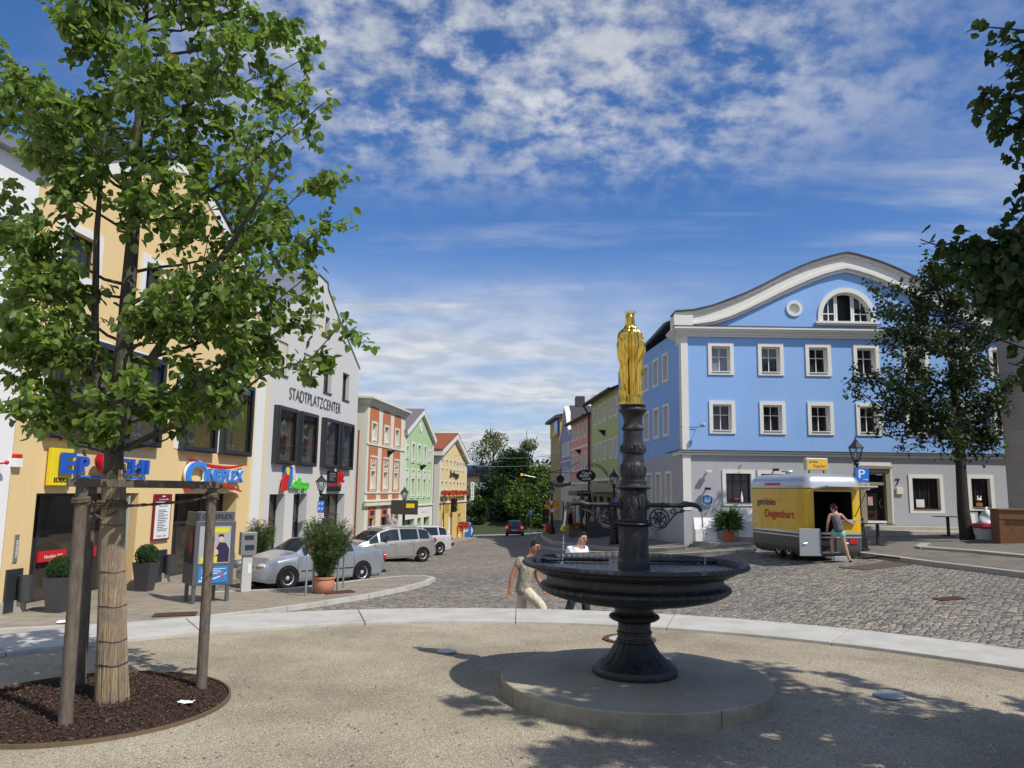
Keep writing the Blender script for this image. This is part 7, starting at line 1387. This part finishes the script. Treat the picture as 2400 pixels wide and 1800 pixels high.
def person(label,loc,J,shirt,trous,skinm,hairm,sleeve=0.55,shorts=False,rz=0,bare=False,hairstyle='short',facing=(0.8,-0.5),shoe=None,dress=False):
    t=thing('person',label,'person',loc,rz); j={k:Vector(v) for k,v in J.items()}
    fd=Vector((facing[0],facing[1],0)).normalized(); sd=Vector((-fd.y,fd.x,0)); hc=j['head']; tilt=j.get('face',fd+Vector((0,0,-0.1))).normalized() if 'face' in j else (fd+Vector((0,0,-0.12))).normalized(); hu=sd.cross(tilt)*-1; hu=hu if hu.z>0 else -hu
    H=lambda a,b_,c: (hc+tilt*a+sd*b_+hu*c)
    P=[[(j['hip'],(0.13,0.095)),(j['waist'],(0.105,0.08)),(j['chest'],(0.125,0.085)),(j['neck'],0.058)],[(j['neck'],0.058),(hc+hu*-0.05+tilt*-0.005,0.066),(hc+hu*0.02,0.082),(hc+hu*0.075,0.068)],[(hc+hu*-0.05+tilt*-0.005,0.066),(H(0.055,0,-0.065),0.036)]]
    for s in 'LR':
        P.append([(j['chest'],(0.125,0.085)),(j['s'+s],0.055),(j['e'+s],0.042),((j['e'+s]*0.55+j['w'+s]*0.45),0.040),(j['w'+s],0.026)]); P+=[[(Vector(a),r) for a,r in ch] for ch in hand(j['w'+s],j['h'+s])]
        P.append([(j['hip'],(0.13,0.095)),(j['g'+s],0.080),(j['k'+s],0.056),((j['k'+s]*0.6+j['a'+s]*0.4),0.055),(j['a'+s],0.036),(j['t'+s],0.030)])
    P=[[(tuple(a),r) for a,r in ch] for ch in P]
    V,F=skin(*chain(P)); b=MB(); b.add(V,F); body=b.build('body',skinm,t,True,angle=0)
    b=MB()
    nose=H(0.088,0,0.0); b.ell(tuple(nose),(0.014,0.014,0.022),8,6); b.ell(tuple(H(0.0,0.080,0.0)),(0.014,0.010,0.028),8,6); b.ell(tuple(H(0.0,-0.080,0.0)),(0.014,0.010,0.028),8,6); b.build('face_features',skinm,t,True)
    b=MB(); 
    for s in (1,-1): b.ell(tuple(H(0.072,s*0.032,0.022)),(0.011,0.011,0.008),8,6); b.ell(tuple(H(0.077,s*0.034,0.045)),(0.016,0.016,0.005),8,4)
    b.ell(tuple(H(0.078,0,-0.048)),(0.014,0.020,0.005),8,4); b.build('eyes_and_brows',HAIR,t,True)
    b=MB(); n0=len(b.v); b.ell((0,0,0),(0.095,0.088,0.085),18,12)
    for i in range(len(b.v)):
        v=b.v[i]; x,y,z=v; 
        if x>0.045 and z<0.045: x=0.030; 
        b.v[i]=tuple(hc+tilt*(x-0.012)+sd*y+hu*(z+0.035-(0.03 if x<0 and z<0 else 0)))
    if hairstyle=='tail': b.ell(tuple(H(-0.11,0,-0.03)),(0.05,0.05,0.08),10,8)
    b.build('hair',hairm,t,True)
    # clothes follow the body
    if dress:
        P=[[(j['neck']*0.3+j['chest']*0.7,0.14),(j['waist'],0.13),(j['hip'],0.175),((j['kL']+j['kR'])/2+Vector((0,0,0.05)),0.19)]]
    else:
        ch=j['chest']+Vector((0,0,0.01)); P=[[(ch.lerp(j['neck'],0.62),(0.085,0.078)),(ch,(0.190,0.138)),(j['waist'],(0.165,0.130)),(j['hip'],(0.185,0.150)),(j['hip']+(j['hip']-j['waist'])*0.75,(0.180,0.148))]]
        if not bare:
            for s in 'LR': e=j['s'+s].lerp(j['e'+s],sleeve/0.6 if sleeve<0.6 else 1); P.append([(ch,(0.190,0.138)),(j['s'+s],0.088),(e,0.078)])
    P=[[(tuple(a),r) for a,r in ch] for ch in P]; V,F=skin(*chain(P)); b=MB(); b.add(V,F); b.build('dress' if dress else 'shirt',shirt,t,True,angle=0)
    if not dress:
        P=[]
        for s in 'LR':
            if shorts: P.append([(j['hip']+Vector((0,0,0.10)),(0.150,0.125)),(j['hip']+Vector((0,0,-0.01)),(0.165,0.135)),(j['g'+s],0.122),(j['g'+s].lerp(j['k'+s],0.55),0.112)])
            else: P.append([(j['hip']+Vector((0,0,0.10)),(0.140,0.115)),(j['hip'],(0.155,0.125)),(j['g'+s],0.112),(j['k'+s],0.088),(j['a'+s]+Vector((0,0,0.03)),0.080)])
        P=[[(tuple(a),r) for a,r in ch] for ch in P]; V,F=skin(*chain(P)); b=MB(); b.add(V,F); b.build('shorts' if shorts else 'trousers',trous,t,True,angle=0)
    for s in 'LR':
        V,F=skin(*chain([[(tuple(j['a'+s]+Vector((0,0,-0.02))),0.048),(tuple(j['t'+s]*0.5+j['a'+s]*0.5+Vector((0,0,-0.02))),0.044),(tuple(j['t'+s]),0.038)]]),sub=1); b=MB(); b.add(V,F); b.build('shoe',shoe or HAIRB,t,True,angle=0)
    return t
person('man in khaki T-shirt and cream trousers striding right behind the fountain basin',(0.335,13.6,-0.95),
 dict(hip=(-.09,0,.93),waist=(-.07,0,1.10),chest=(-.03,0,1.33),neck=(.03,-.02,1.48),head=(.11,-.03,1.645),face=(.75,-.55,-.35),
  sR=(-.16,-.10,1.405),eR=(-.285,-.14,1.17),wR=(-.325,-.17,.935),hR=(-.35,-.18,.855),sL=(.09,.10,1.37),eL=(.15,.17,1.10),wL=(.245,.14,.945),hL=(.285,.12,.875),
  gR=(-.03,-.08,.87),kR=(.235,-.14,.66),aR=(.27,-.12,.24),tR=(.40,-.14,.17),gL=(-.10,.08,.86),kL=(-.12,.10,.48),aL=(-.20,.10,.09),tL=(-.06,.10,.04)),
 cloth('khaki_shirt',(0.33,0.30,0.225)),cloth('cream_trousers',(0.62,0.56,0.42)),SKIN,HAIR,0.36)
person('young man in white V-neck shirt and dark jeans walking behind the basin',(1.36,15.3,-0.93),
 dict(hip=(-.05,0,.98),waist=(-.05,0,1.15),chest=(-.04,0,1.40),neck=(.02,-.01,1.54),head=(.07,-.03,1.68),face=(.55,-.8,-.2),
  sR=(-.20,-.06,1.46),eR=(-.25,-.02,1.18),wR=(-.22,-.10,.95),hR=(-.20,-.13,.87),sL=(.12,.10,1.46),eL=(.17,.14,1.18),wL=(.22,.05,.96),hL=(.24,.02,.88),
  gR=(-.10,-.08,.90),kR=(-.14,-.08,.52),aR=(-.26,-.08,.12),tR=(-.14,-.12,.04),gL=(.02,.08,.90),kL=(.12,.06,.53),aL=(.16,.06,.10),tL=(.28,.04,.04)),
 cloth('white_shirt',(0.78,0.79,0.82)),cloth('dark_jeans',(0.035,0.038,0.055)),SKIN2,HAIR,0.45,facing=(.5,-.8))
wz=G(9.6,22.6)
person('woman in grey vest and turquoise shorts leaning into the trailer hatch',(9.50,22.55,wz),
 dict(hip=(0.0,0,.95),waist=(-.02,0,1.10),chest=(-.06,.05,1.30),neck=(-.07,.06,1.44),head=(-.09,.10,1.56),face=(-.25,.9,-.2),
  sR=(.10,.06,1.37),eR=(.27,.10,1.20),wR=(.42,.20,1.14),hR=(.50,.22,1.12),sL=(-.22,.06,1.36),eL=(-.28,.06,1.10),wL=(-.26,.18,.92),hL=(-.25,.24,.86),
  gR=(.08,0,.88),kR=(.15,-.02,.50),aR=(.24,-.06,.09),tR=(.34,-.02,.04),gL=(-.09,.02,.88),kL=(-.13,.22,.60),aL=(-.12,.20,.26),tL=(-.12,.34,.20)),
 cloth('grey_vest',(0.13,0.13,0.14)),cloth('turquoise_shorts',(0.22,0.58,0.55)),SKIN2,HAIRB,0.1,shorts=True,bare=True,facing=(-.2,1),hairstyle='tail')
st_=dict(hip=(0,0,.93),waist=(0,0,1.1),chest=(0,0,1.30),neck=(0,0,1.44),head=(0,0,1.56),sR=(.17,0,1.37),eR=(.26,.02,1.12),wR=(.24,-.05,.92),hR=(.24,-.07,.84),sL=(-.17,0,1.37),eL=(-.24,0,1.12),wL=(-.26,-.08,.92),hL=(-.28,-.1,.85),
 gR=(.08,0,.86),kR=(.09,0,.48),aR=(.10,0,.09),tR=(.11,-.12,.04),gL=(-.08,0,.86),kL=(-.09,-.05,.48),aL=(-.10,.05,.09),tL=(-.1,-.08,.04))
person('woman in a black dress on the far right pavement carrying a yellow box',(3.92,50.5,G(3.92,50.5)+0.24),st_,cloth('black_dress',(0.012,0.010,0.012)),SKIN,SKIN,HAIRB,facing=(-.8,-.4),dress=True)
t=thing('yellow_box','big yellow box carried tilted by the woman in black','box',(3.42,50.3,-0.95),0); b=MB(); b.boxc((0,0,0.28),(0.40,0.35,0.46)); o_=b.build('box',YEL,t,bev=0.02); o_.rotation_euler=(0.2,0.35,0.4)
person('grey-haired pedestrian in pale lilac top behind the parked cars',(-6.75,44.5,G(-6.75,44.5)+0.1),st_,cloth('lilac_top',(0.42,0.36,0.42)),cloth('navy_trousers',(0.03,0.03,0.05)),SKIN2,plain('hair_grey',(0.25,0.22,0.20),0.6),facing=(.3,-.9))
# ================================================================ furniture on the left pavement
def PZ(x,y): return G(x,y)+0.10
CHR=plain('anthracite_planter',(0.055,0.055,0.058),0.5,var=0.1)
BOX=leaf_mat('boxwood_leaf',(0.035,0.085,0.02),(0.05,0.1,0.03),0.2)
for x,y,l in ((-10.24,18.0,'left of the tree stakes'),(-10.02,21.7,'between the two shop doors')):
    t=thing('planter','dark square tapered planter with a clipped box ball '+l,'planter',(x,y,PZ(x,y)),FL.a,'dark planters with box balls'); b=MB(); b.add([(-.17,-.17,0),(.17,-.17,0),(.17,.17,0),(-.17,.17,0),(-.26,-.26,.78),(.26,-.26,.78),(.26,.26,.78),(-.26,.26,.78),(-.22,-.22,.78),(.22,-.22,.78),(.22,.22,.78),(-.22,.22,.78),(-.21,-.21,.70),(.21,-.21,.70),(.21,.21,.70),(-.21,.21,.70)],[(3,2,1,0),(0,1,5,4),(1,2,6,5),(2,3,7,6),(3,0,4,7),(4,5,9,8),(5,6,10,9),(6,7,11,10),(7,4,8,11),(8,9,13,12),(9,10,14,13),(10,11,15,14),(11,8,12,15),(12,13,14,15)]); b.build('pot',CHR,t)
    P=[];D=[]
    for k in range(2600): d=rng.normal(size=3); d/=np.linalg.norm(d); r=0.30*(1-0.10*random.random()); P.append((d[0]*r,d[1]*r,0.95+d[2]*r)); D.append(d+rng.normal(size=3)*0.5)
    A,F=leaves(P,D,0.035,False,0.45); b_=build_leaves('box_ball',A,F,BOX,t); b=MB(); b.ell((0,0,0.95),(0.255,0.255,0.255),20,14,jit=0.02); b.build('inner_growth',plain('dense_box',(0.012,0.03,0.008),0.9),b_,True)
for x,l in ((0.42,'by the left picture edge'),(6.35,'right of the second box ball')):
    t=thing('litter_bin','grey round litter bin on a dark wall plate '+l,'bin',FL.P(x,-1.35),FL.a,'wall litter bins'); b=MB(); b.box(-0.28,0.20,-0.05,0,0.05,1.08); b.build('back_plate',DARKF,t); b=MB(); b.lathe([(0.15,0.36),(0.16,0.38),(0.175,0.92),(0.18,0.93),(0.165,0.93),(0.16,0.55)],24,(0.1,-0.25,0),cap=False); b.lathe([(0.001,0.37),(0.155,0.37)],24,(0.1,-0.25,0),cap=False); b.build('bin_body',plain('bin_grey',(0.09,0.095,0.10),0.45,0.3),t,True); b=MB(); b.box(0.0,0.18,-0.2,-0.02,-0.1,0.38); b.build('foot_stone',GRAN,t)
# poster stand
FK=Frame((-7.72,19.2),(math.cos(rad(36)),math.sin(rad(36)))); kz=PZ(-7.7,19.7); KG=plain('stand_grey',(0.115,0.125,0.135),0.4,0.3)
t=thing('poster_stand','grey free-standing poster stand with film poster behind the right stake','poster stand',FK.P(0,kz),FK.a)
b=MB(); b.box(0,0.97,0,0.12,0.42,1.98); b.box(0,0.12,0.02,1.0,0.42,1.98); b.box(0.02,0.93,0.02,0.10,1.98,2.22); b.box(0.02,0.10,0.02,0.98,1.98,2.20); b.build('case',KG,t,bev=0.008)
for x,y in ((0.06,0.06),(0.86,0.06),(0.06,0.72),(0.62,0.4)): b=MB(); b.box(x-0.04,x+0.04,y-0.04,y+0.04,-0.02,0.44); b.build('leg',KG,t)
b=MB(); b.box(0.10,0.85,-0.012,0.0,0.95,1.86); P1=b.build('poster',plain('poster_grey',(0.36,0.36,0.38),0.5),t)
b=MB(); b.box(0.42,0.80,-0.016,-0.012,1.70,1.82); b.box(0.15,0.55,-0.016,-0.012,0.97,1.12); b.build('yellow_print',plain('poster_yellow',(0.62,0.58,0.03),0.5),P1)
b=MB(); b.prism([(0.50,0.98),(0.83,0.98),(0.83,1.30),(0.74,1.45),(0.58,1.46),(0.48,1.25)],-0.015,-0.012); b.ell((0.62,-0.014,1.62),(0.07,0.004,0.05),10,6); b.build('dark_suit',plain('poster_dark',(0.03,0.02,0.05),0.5),P1)
b=MB(); b.ell((0.62,-0.016,1.54),(0.055,0.004,0.075),12,8); b.ell((0.38,-0.015,1.42),(0.10,0.004,0.14),12,8); b.ell((0.47,-0.017,1.22),(0.10,0.004,0.09),12,8); b.build('pale_figures',plain('poster_skin',(0.62,0.42,0.30),0.5),P1)
b=MB(); b.box(0.12,0.83,-0.014,-0.002,0.48,0.88); P2=b.build('blue_poster',plain('poster_blue',(0.03,0.20,0.50),0.4),t); b=MB(); lines(b,0.2,0.8,0.68,0.84,4,-0.015,0,0.3); b.band([(0.14+0.66*q,0.55+0.17*q*q) for q in np.linspace(0,1,10)],[(0.14+0.66*q,0.52+0.18*q*q) for q in np.linspace(0,1,10)],-0.018,-0.014); b.box(0.2,0.32,-0.018,-0.014,0.58,0.64); b.build('white_print',WHITEP,P2)
b=MB(); text(b,'Y',0.62,0.75,0.54,0.70,-0.018,th=0.004,offset=0.02); b.build('red_mark',RED,P2)
b=MB(); text(b,'CINEPLEX',0.16,0.88,2.04,2.15,0.02,th=0.006,offset=0.006); b.build('header_letters',BLACK,t)
b=MB(); b.box(-0.012,0,0.14,0.90,0.95,1.86); P3=b.build('side_poster',plain('poster_black',(0.02,0.02,0.022),0.4),t); b=MB(); b.prism([(0.16,1.2),(0.45,1.2),(0.40,1.6),(0.25,1.75),(0.17,1.6)],-0.0,0.004); b.v=[(-0.013-v[1],v[0],v[2]) for v in b.v]; b.build('red_print',plain('poster_red',(0.25,0.02,0.03),0.4),P3)
# parking meter
t=thing('parking_meter','grey parking meter box on a white post left of the saloon car','parking meter',(-7.22,21.6,PZ(-7.22,21.6)),0.5)
b=MB(); b.box(-0.13,0.13,-0.11,0.11,0,0.98); b.build('post',plain('meter_white',(0.50,0.52,0.52),0.5),t,bev=0.01); b=MB(); b.box(-0.21,0.21,-0.16,0.16,0.98,1.60); b.build('head_box',plain('meter_grey',(0.25,0.26,0.27),0.45,0.3),t,bev=0.012); b=MB(); b.box(-0.12,0.12,-0.168,-0.16,1.40,1.52); b.build('display',DARKF,t); b=MB(); b.box(-0.10,0.14,-0.168,-0.16,1.12,1.26); b.build('ticket_slot',DARKF,t); b=MB(); b.box(-0.215,-0.21,-0.08,0.0,1.32,1.37); b.box(-0.215,-0.21,-0.08,-0.02,1.16,1.21); b.box(0.02,0.1,-0.115,-0.11,0.5,0.75); b.build('sticker',WHITEP,t)
# oleanders
TC_=plain('terracotta',(0.50,0.22,0.13),0.75,var=0.10,scale=5)
def oleander(x,y,z,h,r,pot,n,label,seed,fl):
    random.seed(seed); t=thing('potted_oleander',label,'potted plant',(x,y,z)); R,ph=pot
    b=MB(); b.lathe([(0.001,0),(R*0.62,0),(R*0.80,ph*0.12),(R*0.98,ph*0.45),(R*0.93,ph*0.8),(R*0.90,ph*0.86),(R*1.02,ph*0.88),(R*1.03,ph),(R*0.9,ph),(R*0.86,ph*0.85),(0.001,ph*0.84)],32,cap=False); b.build('pot',TC_,t,True)
    P=[];D=[];b=MB(); FP=[]
    for k in range(int(n/46)):
        a=random.uniform(0,2*PI); q=random.random()**0.6; hh=ph+(h-ph)*random.uniform(0.45,1.0)*(1-0.15*q); tip=Vector((r*q*math.cos(a),r*q*math.sin(a),hh)); base=Vector((0.12*math.cos(a)*q,0.12*math.sin(a)*q,ph*0.85)); mid=base.lerp(tip,0.5)+Vector((0,0,0.10))-Vector((tip.x,tip.y,0))*0.12; pts=[base,mid,tip]; b.tube(pts,[0.008,0.006,0.003],4)
        for m_ in range(46):
            s=0.10+0.9*random.random()**0.8; p=base.lerp(mid,s*2) if s<0.5 else mid.lerp(tip,s*2-1); d=Vector(rng.normal(size=3)).normalized()*0.8+Vector((tip.x,tip.y,0)).normalized()*0.35+Vector((0,0,0.45)); P.append((p+d*0.02)[:]); D.append(d[:])
        if random.random()<fl: FP.append(tip+Vector((0,0,0.03)))
    b.build('stems',BARK2,t); A,F=leaves(P,D,0.125,False,0.17); build_leaves('foliage',A,F,LEAF7,t)
    b=MB()
    for p in FP: fuzz(b,p,(0.05,0.05,0.05),12,0.022)
    if FP: b.build('blossoms',plain('pink_blossom',(0.60,0.12,0.16),0.6),t)
oleander(-5.0,21.3,PZ(-5.0,21.3),2.15,0.74,(0.29,0.44),11000,'big bushy oleander with few red blossoms in a round terracotta pot',5,0.12)
oleander(-8.85,27.8,PZ(-8.85,27.8),1.85,0.52,(0.25,0.36),4200,'smaller oleander in a terracotta pot beside the grey house wall',8,0.15)
def hoop(x0,y0,x1,y1,label):
    z=PZ((x0+x1)/2,(y0+y1)/2); t=thing('bicycle_hoop',label,'bicycle rack',(x0,y0,z),0,'steel bicycle hoops'); dx,dy=x1-x0,y1-y0; H_=1.08
    b=MB(); b.tube([(0,0,-0.05),(0,0,H_-0.08),(dx*.05,dy*.05,H_-0.02),(dx*.15,dy*.15,H_),(dx*.85,dy*.85,H_),(dx*.95,dy*.95,H_-0.02),(dx,dy,H_-0.08),(dx,dy,-0.05)],0.028,10); b.build('tube',STEEL,t,True)
hoop(-5.33,20.7,-5.30,21.3,'nearer steel hoop left of the big terracotta pot'); hoop(-4.73,21.7,-4.70,22.3,'steel hoop right behind the big terracotta pot')
# cafe terrace and corner of the blue house
t=thing('white_chest','low white drawer chest standing at the corner of the blue house','chest',(7.75,31.1,-0.24)); b=MB(); b.box(-0.42,0.42,-0.25,0.25,0,0.46); b.add([(-.42,-.12,.47),(.42,-.12,.47),(.42,.25,.47),(-.42,.25,.47),(-.42,.06,.92),(.42,.06,.92),(.42,.25,.92),(-.42,.25,.92)],[(0,3,2,1),(4,5,6,7),(0,1,5,4),(1,2,6,5),(2,3,7,6),(3,0,4,7)]); b.build('body',WHITEP,t,bev=0.01); b=MB(); b.tube([(0.0,-0.02,0.60),(0.03,-0.03,0.75)],0.01,5); b.boxc((0,-0.26,0.3),(0.06,0.02,0.03)); b.build('handle',IRON,t)
t=thing('white_cabinet','tall white cabinet with open top behind the yucca by the trailer','cabinet',(9.55,31.3,-0.06)); b=MB(); b.box(-0.45,0.2,-0.2,0.2,0,0.62); b.box(-0.25,0.55,0.05,0.25,0.62,1.15); b.box(0.2,0.55,-0.2,0.2,0,0.62); b.build('body',WHITEP,t,bev=0.01); b=MB(); b.box(0.24,0.5,-0.21,-0.2,0.05,0.3); b.build('opening',BLACK,t)
t=thing('potted_yucca','spiky green yucca in a terracotta pot between white chest and trailer','potted plant',(8.62,30.75,-0.24)); b=MB(); b.lathe([(0.001,0),(0.15,0),(0.21,0.36),(0.225,0.36),(0.225,0.42),(0.19,0.42),(0.18,0.36),(0.001,0.36)],24,cap=False); b.build('pot',plain('orange_terracotta',(0.50,0.13,0.045),0.7),t,True)
P=[];D=[]
random.seed(2)
for k in range(420): z=0.45+0.55*random.random(); a=random.uniform(0,2*PI); e=random.uniform(-0.35,1.2); P.append((0.09*math.cos(a),0.09*math.sin(a),z)); D.append((math.cos(a)*math.cos(e),math.sin(a)*math.cos(e),math.sin(e)))
A,F=leaves(P,D,0.55,False,0.045); build_leaves('foliage',A,F,leaf_mat('yucca_leaf',(0.07,0.15,0.03),(0.09,0.17,0.05),0.2),t); b=MB(); b.tube([(0,0,0.36),(0,0,0.95)],0.04); b.build('stem',BARK2,t)
t=thing('chalk_board','dark chalk board leaning on the grey side wall of the blue house','board',(5.95,36.0,G(5.95,36)+0.12),-1.45); b=MB(); b.add([(-.35,0,0),(.35,0,0),(.35,.25,1.1),(-.35,.25,1.1),(-.35,.03,0),(.35,.03,0),(.35,.28,1.1),(-.35,.28,1.1)],[(0,1,2,3),(4,7,6,5),(0,4,5,1),(1,5,6,2),(2,6,7,3),(3,7,4,0)]); b.build('board',BLACK,t)
TB=plain('table_dark',(0.03,0.03,0.035),0.5)
for x,y,z,l in ((12.25,26.0,G(12.25,26)+0.11,'dark bistro table nearest the lantern post'),(16.3,29.0,G(16.3,29)+0.11,'dark bistro table under the right ground floor window'),(16.9,28.0,G(16.9,28)+0.3,'dark bistro table half hidden behind the maple trunk'),(18.1,29.3,G(18.1,29.3)+0.3,'dark bistro table behind the white cone figure')):
    t=thing('bistro_table',l,'table',(x,y,z),0.2,'folded dark bistro tables'); b=MB(); b.box(-0.42,0.42,-0.3,0.3,0.70,0.725); b.build('table_top',TB,t); b=MB(); b.box(-0.04,0.04,-0.04,0.04,0.03,0.70); b.build('leg',TB,t); b=MB(); b.box(-0.32,0.32,-0.03,0.03,0,0.03); b.box(-0.03,0.03,-0.32,0.32,0.0,0.031); b.build('foot',TB,t)
t=thing('cone_figure','white swirled ice cream figure on a white tub with red drips','figure',(15.85,25.85,G(15.8,25.8)+0.17)); b=MB(); b.lathe([(0.001,0),(0.36,0),(0.42,0.40),(0.001,0.40)],28,cap=False); b.build('tub',plain('tub_white',(0.50,0.50,0.48),0.6),t,True)
b=MB(); b.lathe([(0.44,0.37),(0.46,0.42),(0.42,0.52),(0.25,0.56),(0.001,0.56)],36,rf=lambda a,i,z:1+0.06*math.sin(7*a)); b.build('red_drips',plain('drip_red',(0.32,0.02,0.04),0.4),t,True)
b=MB(); b.lathe([(0.30,0.50),(0.31,0.56)]+[(0.30*(1-q)**0.8+0.01,0.56+0.52*q) for q in np.linspace(0.05,1,14)],40,rf=lambda a,i,z:1+0.12*math.sin(3*a+z*16)); b.build('swirl',plain('cream_white',(0.55,0.57,0.60),0.5),t,True)
t=thing('wooden_booth','brown wooden booth cut by the right picture edge under hanging leaves','booth',(15.15,24.1,G(15.3,24.1)+0.12),-0.35); WB=bark('booth_wood',(0.24,0.115,0.045)); b=MB(); b.box(0,2.2,0,1.2,0,1.05); b.build('counter_body',WB,t); b=MB(); b.box(-0.05,2.3,-0.08,1.3,1.05,1.10); b.box(-0.03,2.25,-0.05,0,0.78,1.05); b.box(-0.03,0.12,-0.04,0,0.0,0.78); b.box(0.9,1.05,-0.04,0,0,0.78); b.box(-0.04,0,0.0,0.12,0,1.05); b.build('frame',WB,t,bev=0.01)
t=thing('white_meter_box','small white box on the wall base right of the maple trunk','box',FB.P(11.55,0.55,-0.035)); b=MB(); b.box(0,0.35,-0.1,0,0,0.42); b.build('box',WHITEP,t)
# terrace of the right row
zt=G(4.2,44)+0.24
for i,(x,y,w,l) in enumerate(((4.05,45.5,1.3,'left green planter with red flowers on the terrace edge'),(5.1,45.0,1.2,'right green planter with red flowers on the terrace edge'))):
    t=thing('flower_trough',l,'planter',(x,y,zt-0.05)); b=MB(); b.box(-w/2,w/2,-0.2,0.2,0,0.45); b.build('trough',TGR,t); b=MB(); fuzz(b,(0,0,0.55),(w/2,0.22,0.28),330,0.09,(1,1,1,0)); b.build('plants',[FLR,LEAFP],t)
t=thing('terrace_screen','dark grey low screen wall of the pub terrace','screen',(4.9,43.2,zt)); b=MB(); b.box(-0.55,1.4,-0.04,0.04,0,0.95); b.box(1.36,1.44,0,3,0,0.95); b.build('panel',plain('screen_grey',(0.05,0.05,0.055),0.6),t)
for x,y,l in ((4.35,47.2,'left closed dark parasol on the pub terrace'),(5.3,52.0,'farther closed parasol on the pub terrace')):
    t=thing('closed_parasol',l,'parasol',(x,y,G(x,y)+0.24)); b=MB(); b.lathe([(0.05,0.9),(0.17,1.2),(0.16,2.0),(0.08,2.5),(0.01,2.75)],10,rf=lambda a,i,z:1+0.15*math.sin(5*a)); b.build('folded_canopy',plain('parasol_olive',(0.06,0.065,0.045),0.8),t,True); b=MB(); b.tube([(0,0,0),(0,0,1.0)],0.03); b.build('pole',IRON,t)
t=thing('red_bin','small red bin beside the far lantern post','bin',(3.1,64,G(3.1,64)+0.11)); b=MB(); b.lathe([(0.2,0),(0.24,0.05),(0.25,0.75),(0.18,0.85)],14); b.build('body',RED,t,True)
t=thing('stone_steps','grey stone steps rising to the ochre building behind the lantern post','steps',(4.3,60,G(4.3,60)+0.1)); b=MB()
for i in range(6): b.box(-0.9,1.6,i*0.35,2.5,0,0.16*(i+1))
b.build('treads',GRAN2,t); b=MB(); b.box(-1.15,-0.9,-0.2,2.5,0,1.3); b.build('side_wall',GRAN2,t)
t=thing('ice_chest','small blue and white box sign at the right hotel corner','box',(-4.3,74.0,G(-4.3,74)+0.1)); b=MB(); b.box(-0.6,0.6,-0.4,0.4,0,1.15); b.build('body',SB,t); b=MB(); b.ell((0,-0.41,0.7),(0.4,0.02,0.25),12,8); b.build('white_mark',WHITEP,t)
for i,(x,y) in enumerate(((4.2,0.7),(6.6,0.9))): t=sgn(FH,x+4.6,-1.6,'hanging_basket',('left','right')[i]+' ball of red flowers on the hotel ground floor','flower ball',y=-0.4); b=MB(); fuzz(b,(0,0,0),(0.42,0.35,0.45),230,0.09,(0,0,0,1)); b.build('flowers',[FLR,LEAFP],t)
